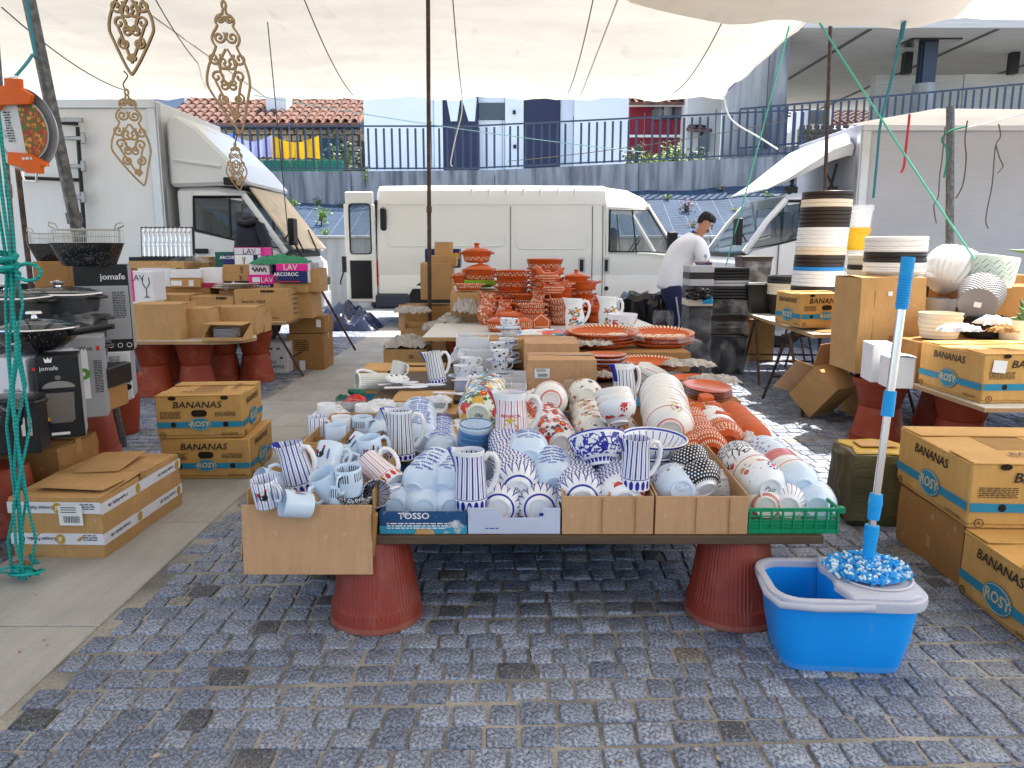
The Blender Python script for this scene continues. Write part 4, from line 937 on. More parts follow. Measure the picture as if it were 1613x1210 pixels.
hm.lathe([(.080,-.065),(.093,-.03),(.100,.02),(.098,.060),(.078,.098),(.045,.116),(0,.120)],60,wob=hw).build('hair',M_HAIR,man,smooth=25)
shirt=[(-.125,0,.80,(.19,.17)),(-.12,0,.86,(.19,.17)),(-.10,0,.96,(.185,.17)),(-.06,0,1.10,(.18,.18)),(.02,0,1.25,(.18,.20)),(.12,0,1.385,(.14,.175)),(.17,0,1.435,(.09,.10)),(.17,-.205,1.355,.098),(.215,-.222,1.22,.092),(.235,-.228,1.13,.085),(.17,.205,1.355,.098),(.215,.222,1.22,.092),(.245,.228,1.13,.085)]
skin('polo_shirt',shirt,[(0,1),(1,2),(2,3),(3,4),(4,5),(5,6),(5,7),(7,8),(8,9),(5,10),(10,11),(11,12)],M_POLO,man)
MB().at((.185,0,1.455),(0,R(40),0)).lathe([(.075,-.02),(.088,-.01),(.082,.015),(.072,.018)],20).build('collar',M_NAVY,man)
MB().at((.24,-.229,1.125),(0,R(-8),0)).lathe([(.082,-.012),(.084,0),(.080,.012),(.05,.012)],18).build('cuff',M_NAVY,man)
put('lettering',text_mesh('9',.085,M_NAVY),man,(.222,-.318,1.205),(R(90),0,R(4)))
tro=[(-.105,0,.93,(.165,.15)),(-.10,0,.86,(.17,.155)),(-.095,-.10,.74,.112),(-.03,-.125,.46,.094),(-.045,-.122,.10,.072),(-.05,-.12,.06,.070),(-.095,.10,.74,.112),(.05,.125,.46,.094),(.025,.122,.10,.072),(.02,.12,.06,.070)]
skin('trousers',tro,[(0,1),(1,2),(2,3),(3,4),(4,5),(1,6),(6,7),(7,8),(8,9)],M_TROU,man)
MB().tube([(-.08,-.222,.74),(-.03,-.222,.46),(-.045,-.198,.10)],.012,4).build('side_stripe',mat('grey_stripe',(.45,.45,.5),.7),man)
for s,x in((-.13,.02),(.13,.09)):
 MB().at((x,s,.05),sc=(1.5,.62,.6)).lathe([(0,-.078),(.07,-.075),(.09,-.05),(.085,0),(.05,.05),(0,.06)],14).build('shoe',mat('orange_shoe',(.55,.12,.02),.5),man)
 # builders for the stall goods
def carton(label,x0,x1,y0,y1,z0,h,m=None,rz=0,flaps=True,tape=True,name='carton',group=None,cat='carton',jit=.004,sag=0.0):
 """closed box; front face at y0"""
 m=m or M_CARD;w,d=x1-x0,y1-y0
 t=thing(name,label,cat,((x0+x1)/2,(y0+y1)/2,z0),rz,group)
 r=random.Random(int(x0*991+y0*77+z0*13))
 nx,ny,nz=4,3,3
 mb=MB();hh=h-.008
 def wav(p):
  return(p[0]*(1+.012*math.sin(p[2]/h*3.1))+r.uniform(-1,1)*jit*.4,p[1]*(1+.012*math.sin(p[2]/h*3.1))+r.uniform(-1,1)*jit*.4,p[2])
 def side(a,b):return[[wav((a[0]+(b[0]-a[0])*i/nx,a[1]+(b[1]-a[1])*i/nx,hh*j/nz))for i in range(nx)]for j in range(nz+1)]
 c4=[(-w/2,-d/2),(w/2,-d/2),(w/2,d/2),(-w/2,d/2)]
 rows=[[]for _ in range(nz+1)]
 for k in range(4):
  for j,rw_ in enumerate(side(c4[k],c4[(k+1)%4])):rows[j]+=rw_
 n=4*nx;vs=[p for rw_ in rows for p in rw_]
 fs=[(j*n+i,j*n+(i+1)%n,(j+1)*n+(i+1)%n,(j+1)*n+i)for j in range(nz)for i in range(n)]
 fs.append(tuple(range(n))[::-1])
 mb.add(vs,fs+[tuple(range(nz*n,nz*n+n))])
 mb.build('body',m,t,smooth=20)
 if flaps:
  for s in(-1,1):
   L=d/2-.002;lift=r.uniform(0,.035)*(1 if h>.1 else .4)
   vs=[(-w/2,s*d/2,hh),(w/2,s*d/2,hh),(w/2-.002,s*.002,hh+lift*L+.002),(-w/2+.002,s*.002,hh+lift*L+r.uniform(0,.008))]
   vs+=[(x,y,z+.005)for x,y,z in vs]
   MB().add(vs,[(0,1,2,3),(7,6,5,4),(0,4,5,1),(1,5,6,2),(2,6,7,3),(3,7,4,0)]).build('flap',m,t,smooth=0)
 if tape and flaps:
  MB().add([(-w/2-.001,-.025,hh+.015),(w/2+.001,-.025,hh+.015),(w/2+.001,.025,hh+.0155),(-w/2-.001,.025,hh+.0155)],[(0,1,2,3)]).build('tape',M_TAPE,t,smooth=0)
  for s in(-1,1):MB().add([(s*(w/2+.0045),-.025,hh+.014),(s*(w/2+.0045),.025,hh+.014),(s*(w/2+.0045),.025,hh-.06),(s*(w/2+.0045),-.025,hh-.06)],[(0,1,2,3)]).build('tape',M_TAPE,t,smooth=0)
 return t
def pcarton(label,u0,u1,v0,v1,Y,d,z=None,h=None,**k):
 x,zb,w,hh=rect(u0,u1,v0,v1,Y)
 zb=zb if z is None else z;hh=hh if h is None else h
 t=carton(label,x-w/2,x+w/2,Y,Y+d,zb,hh,**k);t['w']=w;t['d']=d;t['h']=hh;return t
def wdh(t):w,d,h=t['w'],t['d'],t['h'];[t.pop(k)for k in('w','d','h')];return w,d,h
def clean():
 for o in SC.objects:
  for k in('w','d','h'):
   if k in o.keys():del o[k]
def sticker(t,x,z,w,h,face='f',off=None,bars=True,d=None):
 loc=(x,-d/2-.006,z)if face=='f' else(d,x,z)
 s=decal('paper_label',rectp(w,h),t,loc,face,M_WPAPER)
 if bars:
  m=MB();r=random.Random(9);q=-w*.3
  while q<w*.36:
   b=r.uniform(.006,.02)*w*1.6;m.add([(q,-h*.36,.0008),(q+b,-h*.36,.0008),(q+b,-h*.02,.0008),(q,-h*.02,.0008)],[(0,1,2,3)]);q+=b*2.1
  for zz in(.15,.27,.38):m.add([(-w*.4,h*zz,.0008),(w*.25,h*zz,.0008),(w*.25,h*(zz+.04),.0008),(-w*.4,h*(zz+.04),.0008)],[(0,1,2,3)])
  m.build('barcode',M_INK,s,smooth=0)
def fine_print(t,loc,face,w,rows,lh=.007,m=None):
 b=MB();r=random.Random(rows+int(w*1e3))
 for i in range(rows):
  x=-w/2
  while x<w/2-.006:
   L=min(r.uniform(.006,.025),w/2-x);b.add([(x,-i*lh,0),(x+L,-i*lh,0),(x+L,-i*lh+lh*.45,0),(x,-i*lh+lh*.45,0)],[(0,1,2,3)]);x+=L+.004
 return b.build('fine_print',m or M_INK,t,loc,FACE[face],smooth=0)
def banana(label,x,y,z,rz,w=.50,d=.40,h=.24,faces='fr',hole='f',top=True,group='banana cartons'):
 """x, y = centre"""
 t=thing('banana_carton',label,'carton',(x,y,z),rz,group)
 m=MB();m.box((0,0,.055),(w-.014,d-.014,.11));m.build('carton_base',M_BAN,t,bevel=.005)
 MB().box((0,0,.015+(h-.015)/2),(w,d,h-.015)).build('carton_lid',M_BAN,t,bevel=.006,jit=.003)
 for f in faces:
  W=w if f in 'fb' else d
  def at(a,zz,o=.0012):
   return{'f':(a,-d/2-.003-o,zz),'r':(w/2+.003+o,a,zz),'l':(-w/2-.003-o,-a,zz)}[f]
  letter(t,'BANANAS',h*.215,at(-.01,h*.80),f,M_INK,shear=.18,bold=.012,sx=1.12)
  decal('printed_band',rectp(W*.985,h*.135),t,at(0,h*.34),f,M_RING)
  big=1.0 if f==hole else 1.45
  e=decal('logo_oval',ellipse(.058*big,.036*big),t,at(.0,h*.35,.002),f,M_RING)
  MB().tube([(a*.92,b*.9,.0006)for a,b in ellipse(.058*big,.036*big)]+[(.058*big*.92,0,.0006)],.0012,4).build('logo_ring',M_CREAM,e)
  put('lettering',text_mesh('ROSY',.040*big,M_CREAM,shear=.1,bold=.02),e,(0,0,.001))
  for s_ in(-1,1):MB().add([(p,q,.001)for p,q in((s_*.053*big-.006,-.002),(s_*.053*big+.006,-.002),(s_*.053*big+.006,.002),(s_*.053*big-.006,.002))],[(0,1,2,3)]).build('logo_dash',M_CREAM,e,smooth=0)
  if f==hole:
   decal('hand_hole',[(x_+(.022 if x_>0 else-.022),y_)for x_,y_ in ellipse(.020,.019)],t,at(.0,h*.605,.001),f,M_DARKHOLE)
   for s_ in(-1,1):decal('vent_hole',ellipse(.015,.015,14),t,at(s_*W*.30,h*.34,.002),f,M_DARKHOLE)
   fine_print(t,at(-W*.33,h*.64),f,W*.24,6);fine_print(t,at(W*.30,h*.62),f,W*.24,4)
  letter(t,'R',.020,at(-W*.43,h*.10),f,M_INK)
  MB().tube([(.016*math.cos(a),.016*math.sin(a),0)for a in[i*.5236 for i in range(13)]],.0015,4).build('ring_mark',M_INK,t,at(-W*.43,h*.10),FACE[f])
  fine_print(t,at(W*.34,h*.12),f,W*.2,2)
 if top:
  hh=h+.004
  for s in(-1,1):
   MB().box((s*w*.325,0,hh),(w*.34,d*.98,.005)).build('flap',M_BAN,t,(0,0,0),(0,s*R(1.5),0),bevel=.001)
   MB().box((0,s*d*.34,hh+.0045),(w*.99,d*.30,.005)).build('flap',M_BAN,t,(0,0,0),(s*R(-1.2),0,0),bevel=.001)
  letter(t,'BANANAS',h*.20,(0,-d*.33,hh+.0115),'t',M_INK,shear=.18,bold=.01)
  letter(t,'BANANAS',h*.18,(w*.33,d*.02,hh+.012),(0,0,R(90)),M_INK,shear=.18,bold=.01)
  decal('tray_gap',rectp(w*.32,d*.36),t,(0,0,hh-.0005),'t',M_CARDIN)
  for q in(-.3,.3):decal('lift_notch',ellipse(.022,.012,12),t,(q*w,-d/2-.0042,h-.008),'f',M_DARKHOLE)
 return t
def terr_pot(label,x,y,z,r=.157,h=.30,up=False,m=None,group=None,n=36):
 m=m or M_TERRA
 pr=[(0,h),(r*.70,h),(r*.735,h-.008),(r*.93,h*.24),(r*.95,h*.22),(r*.985,h*.20),(r,h*.06),(r*1.03,h*.02),(r*1.03,0),(r*.97,0)]
 if up:pr=[(a,h-b)for a,b in pr]+[(r*.93,h*.8),(r*.66,.02),(0,.02)]
 rw=(lambda a,q,zz:(q*(1+(.0075*math.sin(a*64)if r*.72<q<r*.96 else 0)),zz))if n>100 else None
 return tag(MB().lathe(pr,n,wob=rw).build('plant_pot',m,None,(x,y,z),smooth=40),label,'plant pot',group)
def board(name,label,poly,z,m,th=.025,edge=None,cat='table'):
 t=thing(name,label,cat,(poly[0][0],poly[0][1],z-th))
 b=MB().prism([(x-poly[0][0],y-poly[0][1])for x,y in poly],0,th);b.m=[1 if i>1 else 0 for i in range(len(b.m))]
 b.build('table_top',[m,edge or m],t,smooth=0,bevel=.002);return t
def trestle(label,x,y,z,w,spread,rz=0):
 t=thing('trestle',label,'trestle',(x,y,0),rz)
 for s in(-1,1):
  for q in(-1,1):MB().tube([(q*w/2,s*spread,0),(q*w/2*.96,0+s*.012,z)],.012,6).build('leg',M_STEEL,t)
  MB().tube([(-w/2,s*spread*.62,z*.36),(w/2,s*spread*.62,z*.36)],.009,6).build('crossbar',M_STEEL,t)
 MB().tube([(-w/2-.04,0,z-.012),(w/2+.04,0,z-.012)],.014,6).build('top_bar',M_STEEL,t)
 return t
 # --- pottery
BOWL=[(0,.006),(.032,.006),(.034,0),(.039,0),(.040,.009),(.056,.019),(.069,.034),(.0765,.050),(.0808,.066),(.0803,.078),(.0768,.0848),(.0745,.0845),(.0755,.066),(.064,.036),(.050,.018),(0,.012)]
def bowlr(z):
 P_=[(.040,.009),(.056,.019),(.069,.034),(.0765,.050),(.0808,.066),(.0803,.078),(.0768,.0848)]
 for(r0,z0),(r1,z1)in zip(P_,P_[1:]):
  if z<=z1:return r0+(r1-r0)*(z-z0)/(z1-z0)
 return .0768
_bm={}
def bowl_mesh(m,k=1.0,kz=1.0,prof=None,key=''):
 kk=(m.name,k,kz,key)
 if kk not in _bm:_bm[kk]=MB().lathe([(r*k,z*k*kz)for r,z in(prof or BOWL)],32).mesh('bowl',m,smooth=40)
 return _bm[kk]
def frame_rot(d,upv=Vector((0,0,1)),spin=0):
 d=d.normalized();x=(upv-d*upv.dot(d));x=x.normalized()if x.length>.05 else d.orthogonal().normalized();y=d.cross(x)
 return(Matrix((x,y,d)).transposed()@Matrix.Rotation(spin,3,'Z')).to_euler()
VERDE=(('\u201cVinho Verde\u201d',.0165,.062),('Branco',.010,.048))
def stack(lab1,lab2,f,b,m,group,sp=.0235,k=1.0,kz=1.0,letters=None,foot=None,spin=0,n=None,h=.084,name='bowl',cat='bowl',last=None,mesh=None):
 a,e=G(*f),G(*b)-Vector((0,0,.045*k));d=(e-a).normalized()
 n=n or max(2,int(round(((e-a).length-h*k*kz)/sp))+1)
 for i in range(n):
  mm=m[min(i,len(m)-1)]if isinstance(m,list)else m
  me=mesh or bowl_mesh(mm,k,kz)
  lab=lab1 if i==0 else lab2+', %s from the front'%nth(i)
  o=tag(put(name,me,None,a+d*(sp*i)+Vector((rng.uniform(-.0022,.0022),0,rng.uniform(-.0022,.0022)))*min(i,1),frame_rot(d+Vector((rng.uniform(-.035,.035),0,rng.uniform(-.035,.035)))*min(i,1),spin=spin+rng.uniform(-.12,.12)*(1 if letters else 2.5))),lab,cat,group if i else group)
  if letters and i<30:
   for s,sz,z0 in(letters if i==0 else letters[:1]):put('lettering',text_mesh(s,sz,M_BLUET,bold=.03,wrap=(bowlr,z0,'v%.3f'%z0,0)),o)
  if foot and i==0:put('lettering',text_mesh(foot,.026,M_INK,shear=.3),o,(0,0,.0052),(R(180),0,R(90)))
def one(name,me,lab,cat,loc,d=(0,0,1),spin=0,group=None,upv=(0,0,1)):
 return tag(put(name,me,None,loc,frame_rot(Vector(d),Vector(upv),spin)),lab,cat,group)
def jug(label,base,m,d=(0,0,1),h=.20,spin=0,k=1.0,hm=None,upv=(1,0,0),text=None,crest=False,belly=0):
 t=thing('jug',label,'jug',base,rot=frame_rot(Vector(d),Vector(upv),spin))
 s=h/.20*k
 pr=[(0,.006),(.050,.004),(.054,0),(.058,.004),(.0575,.04),(.054+belly*.012,.09),(.050,.14),(.0475,.165),(.049,.198),(.0465,.2),(.0445,.165),(.047,.13),(.052,.03),(0,.02)]
 def wob(a,r,z):
  q=max(0,-math.cos(a))**8*max(0,(z-.12)/.08)**1.2*(1 if r>.03 else 0)
  return(r+q*.034,z+q*.008)
 MB().at(sc=(s,s,h/.20)).lathe(pr,40,wob=wob).build('jug_body',m,t,smooth=45)
 hp=[(.046,0,.168),(.062,0,.184),(.082,0,.180),(.094,0,.155),(.094,0,.125),(.084,0,.090),(.068,0,.062),(.053,0,.052)]
 MB().at(sc=(s,s*1.0,h/.20)).tube(hp,[.011,.0105,.010,.0095,.0095,.0095,.010,.012],8).build('handle',hm or M_WGLZ,t,smooth=60)
 return t
MUGP=[(0,.004),(.036,.004),(.038,0),(.042,.004),(.0435,.05),(.044,.094),(.0425,.096),(.0405,.09),(.039,.012),(0,.009)]
_mg={}
def mug(label,loc,m,d=(0,0,1),spin=0,k=1.0,upv=(1,0,0),hm=None,rooster=False,name='mug',group=None):
 t=thing(name,label,'mug',loc,rot=frame_rot(Vector(d),Vector(upv),spin),group=group)
 MB().at(sc=(k,k,k)).lathe(MUGP,28).build('mug_body',m,t,smooth=40)
 MB().at(sc=(k,k,k)).tube([(.042,0,.080),(.058,0,.084),(.070,0,.070),(.071,0,.046),(.062,0,.028),(.042,0,.024)],.0065,8).build('handle',hm or m,t,smooth=60)
 if rooster:
  a0=rooster if not isinstance(rooster,bool)else-1.57
  def wr(pts,m_,nm,lift=.0006):
   vs=[]
   for x,z in pts:
    a=a0+x/.0436;r=(.0438+lift)*k;vs.append((r*math.cos(a),r*math.sin(a),z*k))
   MB().add(vs,[tuple(range(len(vs)))]).build(nm,m_,t,smooth=0)
  wr([(-.014,.040),(.004,.036),(.013,.046),(.010,.058),(.012,.070),(.006,.071),(.003,.058),(-.006,.054),(-.013,.066),(-.018,.056)],M_INK,'rooster_print')
  wr([(.005,.071),(.012,.070),(.013,.077),(.007,.078)],M_RED,'comb_print',.001)
  wr([(-.013,.066),(-.009,.055),(-.020,.052),(-.022,.062)],M_RED,'tail_print',.001)
  for q in(-.026,.026):
   wr([(q+.004*math.cos(i*.8),.05+.02*math.sin(i*.8))for i in range(8)],mat('blue_sprig_ink',(.12,.18,.40),.4),'sprig_print',.0008)
 return t
CUPP=[(0,.004),(.022,.004),(.024,0),(.026,.003),(.030,.014),(.040,.030),(.044,.060),(.0425,.0605),(.038,.03),(.026,.012),(0,.010)]
SAUP=[(0,.004),(.024,.003),(.026,0),(.030,.002),(.055,.010),(.070,.018),(.0695,.020),(.052,.013),(.028,.006),(0,.006)]
def cup(label,loc,m,spin=0,saucer=True,tilt=(0,0,1),k=1.0,group=None):
 z=loc[2]
 if saucer:
  tag(put('saucer',bowl_mesh(M_BANDS,k,1,SAUP,'sauc'),None,loc),'saucer under the '+label,'saucer',group);z+=.007*k
 t=thing('cup',label,'cup',(loc[0],loc[1],z),rot=frame_rot(Vector(tilt),Vector((1,0,0)),spin),group=group)
 MB().at(sc=(k,k,k)).lathe(CUPP,26).build('cup_body',m,t,smooth=40)
 MB().at(sc=(k,k,k)).tube([(.041,0,.052),(.054,0,.055),(.063,0,.045),(.060,0,.032),(.048,0,.022),(.036,0,.022)],.004,6).build('handle',m,t,smooth=60)
 return t
M_BANDS=mat('saucer_glaze',lambda c:c.mix(c.rad.gt(.060)*((c.ang*30).fr()-.5).ab().lt(.25),(.70,.77,.86),(.30,.38,.55)),.14,coat=.4)
# --- clay
DISH=[(0,.0),(.085,0),(.098,.006),(.108,.030),(.114,.048),(.118,.052),(.116,.055),(.110,.050),(.101,.030),(.090,.010),(0,.008)]
PLATE=[(0,0),(.11,0),(.14,.010),(.165,.024),(.166,.028),(.14,.016),(.118,.007),(0,.006)]
CASS=[(0,0),(.075,0),(.092,.010),(.102,.040),(.104,.075),(.108,.082),(.104,.084),(.096,.07),(.09,.02),(0,.01)]
LID=[(.108,.0),(.106,.006),(.085,.020),(.045,.032),(.02,.036),(.016,.044),(.024,.054),(.018,.062),(0,.064)]
def dish(label,loc,m,k=1,kz=1,group=None,flute=0,oval=1,name='dish',rz=0):
 w=(lambda a,r,z:(r*(1+(flute*math.sin(a*28)if z>.02 else 0)),z))if flute else None
 o=MB().at(sc=(k,k*oval,k*kz)).lathe(DISH,56 if flute else 36,wob=w).build(name,m,None,loc,(0,0,rz),smooth=40)
 tag(o,label,'dish',group)
 for s in(-1,1):
  if not flute:MB().tube([(s*.112*k,-.03*k,.046*k*kz),(s*.132*k,-.018*k,.050*k*kz),(s*.132*k,.018*k,.050*k*kz),(s*.112*k,.03*k,.046*k*kz)],.007*k,6).build('handle',m,o)
 return o
def casserole(label,loc,m,k=1,group=None,rz=0,oval=1):
 t=thing('casserole',label,'casserole',loc,rz,group)
 MB().at(sc=(k,k*oval,k)).lathe(CASS,36).build('pot',m,t,smooth=40)
 MB().at((0,0,.083*k),sc=(k,k*oval,k)).lathe(LID,36).build('lid',M_CLAY,t,smooth=40)
 for s in(-1,1):MB().tube([(s*.100*k,-.03*k,.066*k),(s*.124*k,-.02*k,.072*k),(s*.124*k,.02*k,.072*k),(s*.100*k,.03*k,.066*k)],.009*k,6).build('handle',M_CLAY,t)
 return t
def crumple(name,label,cat,loc,w,d,h,m,seed=0,group=None,n=16,rot=(0,0,0)):
 r=random.Random(seed);ph=[r.uniform(0,6)for _ in range(6)]
 def fn(s,v):
  e=(math.sin(math.pi*s)*math.sin(math.pi*v))**.6
  q=.5+.5*math.sin(s*19+ph[0]+3*math.sin(v*7+ph[1]))*math.sin(v*17+ph[2]+2*math.sin(s*9+ph[3]))
  return((s-.5)*w+.05*w*math.sin(v*13+ph[4]),(v-.5)*d+.05*d*math.sin(s*15+ph[5]),h*.75*e**.6*(.55+.45*q)+.002+r.uniform(0,.34 if m.name=='newsprint' else .10)*h)
 return tag(MB().grid(fn,n,n).build(name,m,None,loc,rot,smooth=0 if m.name=='newsprint' else 18),label,cat,group)
def open_box(label,x0,x1,y0,y1,z0,hf,hs,hb,m,name='open_carton',rz=0,th=.005,inside=None,flap=None,cat='carton',divs=0):
 t=thing(name,label,cat,((x0+x1)/2,(y0+y1)/2,z0),rz);w,d=x1-x0,y1-y0
 bx('base_panel',(0,0,.003),(w-.012,d-.012,.005),m,t,.001)
 bx('front_panel',(0,-d/2+th/2,hf/2),(w,th,hf),m,t,.0015)
 bx('back_panel',(0,d/2-th/2,hb/2),(w,th,hb),m,t,.0015)
 for s in(-1,1):
  x=s*(w/2-th/2);y_=d/2-th-.001
  vs=[(x-th/2,-y_,0),(x+th/2,-y_,0),(x+th/2,y_,0),(x-th/2,y_,0),(x-th/2,-y_,hf+.004),(x+th/2,-y_,hf+.004),(x+th/2,y_,hb),(x-th/2,y_,hb)]
  if hs>max(hf,hb):vs[4:]=[(a,b,hs)for a,b,_ in vs[4:]]
  MB().add(vs,[(3,2,1,0),(4,5,6,7),(0,1,5,4),(1,2,6,5),(2,3,7,6),(3,0,4,7)]).build('side_panel',m,t,smooth=0)
 return t
 # front pottery table
TZ=.33
board('market_table','long low dark board table carrying the crockery boxes in front',[(-.86,2.385),(1.03,2.385),(1.03,4.06),(-.86,4.06)],TZ,M_DBOARD,.028)
for x,y,l in((-.475,2.50,'ribbed terracotta pot upside down under the front left of the crockery table'),(.775,2.52,'ribbed terracotta pot upside down under the crockery table behind the blue bucket'),(-.42,3.55,'terracotta pot in the dark under the back left of the crockery table'),(.80,3.6,'terracotta pot in the dark under the back right of the crockery table')):
 terr_pot(l,x,y,0,.157,TZ-.028,m=M_TERRAD,group='pots holding up the crockery table',n=320)
Z0=TZ+.001
lb=open_box('open brown carton of mugs with its front flap hanging over the table edge',-.875,-.455,2.40,3.02,Z0,.10,.15,.14,M_CARD)
MB().box((0,0,0),(.425,.006,.235)).build('front_flap',M_CARD2,lb,(-.005,-.345,-.005),(R(-4),0,R(0)),bevel=.002)
MB().box((0,0,0),(.005,.16,.16)).build('torn_flap',M_CARD,lb,(-.216,-.24,.0),(0,R(6),R(-8)),bevel=.001)
MB().box((0,0,0),(.012,.03,.15)).build('torn_flap',M_CARD3,lb,(.213,-.335,.01),(R(8),R(6),0),bevel=.002)
def tray(label,x0,x1,y0,y1,h,m,cut=False):
 t=thing('tray',label,'tray',((x0+x1)/2,(y0+y1)/2,Z0));w,d=x1-x0,y1-y0
 bx('base_panel',(0,0,.003),(w-.012,d-.012,.005),m,t,.001)
 if cut:poly=[(-w/2,0),(w/2,0),(w/2,h),(w*.30,h),(w*.27,h*.62),(-w*.13,h*.62),(-w*.16,h),(-w/2,h)]
 else:poly=[(-w/2,0),(w/2,0),(w/2,h),(-w/2,h)]
 MB().at((0,-d/2+.004,0),(R(90),0,0)).prism(poly,0,.005).build('front_panel',m,t,smooth=0,bevel=.001)
 bx('back_panel',(0,d/2-.004,h/2),(w,.005,h),m,t,.001)
 for s in(-1,1):bx('side_panel',(s*(w/2-.004),0,h/2),(.005,d-.016,h),m,t,.001)
 return t,w,d
M_TRB=mat('worn_blue_print',lambda c:c.mix(c.noise(18,5).ramp(.58,.68),c.mix(c.z.lt(.028),(.015,.07,.19),(.03,.28,.42)),(.55,.56,.58)),.6)
t,w,d=tray('worn blue printed cardboard tray of pale blue bowls',-.440,-.150,2.405,2.98,.078,M_TRB)
letter(t,'TOSSO',.030,(-.03,-d/2-.0025,.062),'f',M_WPAPER,bold=.02,sx=1.1)
for i in range(4):MB().tube([((.006+.0045*i)*math.cos(a),-.0006,(.006+.0045*i)*math.sin(a))for a in[j*.3142 for j in range(11)]],.0012,4).build('rainbow_logo',M_WPAPER,t,(.095,-d/2-.002,.022))
fine_print(t,(-.02,-d/2-.0026,.035),'f',.20,3,.008,M_WPAPER)
MB().at((0,-d/2-.001,.0),(R(90),0,0)).prism([(-.03,0),(.04,0),(.03,.016),(-.02,.018)],0,.003).build('torn_corner',M_CARD,t,smooth=0)
t,w,d=tray('pale lavender cardboard tray with a cut out front edge',-.146,.160,2.405,2.98,.090,mat('lavender_card',mottled((.50,.54,.68),.1,9),.6),True)
decal('stamp_print',rectp(.014,.011),t,(.09,-d/2-.0025,.068),'f',M_BLUE)
fine_print(t,(-.07,-d/2-.0022,.018),'f',.05,1,.008,M_BLUET)
c3=open_box('brown carton of nested blue patterned bowls, left of the two plain front cartons',.166,.468,2.40,2.96,Z0,.132,.10,.13,M_CARD2)
MB().box((0,0,.07),(.004,.5,.13)).build('divider',M_CARD,c3,(-.005,0,0),(0,0,R(3)),bevel=.001)
c4=open_box('brown carton with dotted bowls, right of the two plain front cartons',.474,.780,2.40,2.96,Z0,.132,.10,.16,M_CARD2)
for t_,y in((c3,-.287),(c4,-.287)):
 for q in(-.02,.09):MB().box((q,y+.004,.066),(.002,.002,.12)).build('crease',M_CARD3,t_)
b1=open_box('divided brown carton holding upright mugs and cups',-.86,-.44,3.03,3.60,Z0,.15,.14,.15,M_CARD)
for q in(-.06,.08):MB().box((q,0,.075),(.004,.54,.14)).build('divider',M_CARD3,b1,bevel=.001)
for q in(-.14,.02,.16):MB().box((0,q,.07),(.40,.004,.135)).build('divider',M_CARD3,b1,bevel=.001)
open_box('brown carton behind the blue tray with long stacks of lettered bowls',-.435,-.150,3.0,3.62,Z0,.10,.13,.14,M_CARD)
open_box('brown carton lined with kraft paper behind the lavender tray',-.145,.14,3.0,3.66,Z0,.10,.14,.15,M_CARD)
open_box('flat grey carton under the poppy bowls and cream bowls',.145,.50,2.99,3.78,Z0,.08,.11,.12,M_GRYP)
open_box('brown carton of terracotta bowls with inner divider strips',.505,.80,3.0,3.80,Z0,.15,.14,.16,M_CARD)
open_box('second brown carton of terracotta bowls at the right back corner',.805,1.03,3.1,3.95,Z0,.14,.14,.17,M_CARD3)
crumple('kraft_paper','crumpled kraft paper lining beside the stack of blue bowls','paper',G(710,690,.42),.10,.30,.10,M_KRAFT,3)
M_GRC=mat('green_crate_plastic',(.005,.24,.10),.35)
gc=thing('crate','green slatted plastic crate of white bowls at the table right end','crate',(.935,2.72,Z0));w,d,h=.305,.62,.088
bx('crate_floor',(0,0,.004),(w-.02,d-.02,.006),M_GRC,gc)
for s in(-1,1):
 y=s*d/2
 for z,hh in((.008,.016),(.034,.004),(.082,.012)):bx('rail',(0,y,z),(w,.008,hh),M_GRC,gc,.001)
 bx('crate_panel',(0,y-s*.003,.024),(w*.95,.003,.044),M_GRC,gc,.001)
 for i in range(9):bx('slat',(-w/2+.006+i*(w-.012)/8,y+s*.001,.043),(.006,.009,.084),M_GRC,gc,.001)
 for z in(.02,.046,.06):bx('rail',(0,y+s*.0,z),(w*.98,.005,.003),M_GRC,gc,0)
 x=s*w/2
 for z,hh in((.008,.016),(.048,.004),(.082,.012)):bx('rail',(x,0,z),(.008,d-.012,hh),M_GRC,gc,.001)
 for i in range(13):bx('slat',(x,-d/2+.02+i*(d-.04)/12,.043),(.009,.006,.084),M_GRC,gc,.001)
 bx('corner_grip',(x+s*.006,-d/2+.006,.080),(.02,.02,.022),M_GRC,gc,.003)
 # --- bowl stacks: (front u, v, z) -> (back u, v, z)
PB=M_PBLUE
stack('frontmost pale blue lettered bowl in the left stack of the blue tray','pale blue lettered bowl in the left stack of the blue tray',(652,777,.43),(690,716,.52),PB,'left stack in the blue tray',letters=VERDE)
stack('frontmost pale blue lettered bowl in the right stack of the blue tray','pale blue lettered bowl in the right stack of the blue tray',(699,777,.43),(738,714,.52),PB,'right stack in the blue tray',letters=VERDE)
stack('frontmost pale blue bowl of the long stack right of the striped jug at back','pale blue lettered bowl in the long stack behind the blue tray',(664,700,.46),(659,632,.56),PB,'long stack behind the blue tray',letters=VERDE,sp=.027)
stack('frontmost pale blue bowl of the narrow stack by the kraft lining','pale lettered bowl in the narrow stack by the kraft lining',(692,718,.43),(698,664,.48),PB,'narrow stack by the kraft lining',letters=VERDE,k=.85)
stack('frontmost pale blue bowl half hidden left of the tall striped jug','pale lettered bowl left of the tall striped jug',(601,690,.44),(613,652,.47),PB,'stack left of the tall striped jug',letters=VERDE,k=.9)
stack('upper front pale blue bowl lying in the lavender tray','pale blue lettered bowl in the upper stack of the lavender tray',(834,725,.51),(829,684,.55),PB,'upper pale blue stack in the lavender tray',letters=VERDE,n=5)
stack('frontmost pale blue bowl at the right of the lavender tray','pale blue lettered bowl in the right stack of the lavender tray',(874,768,.44),(866,712,.52),PB,'right pale blue stack in the lavender tray',letters=VERDE)
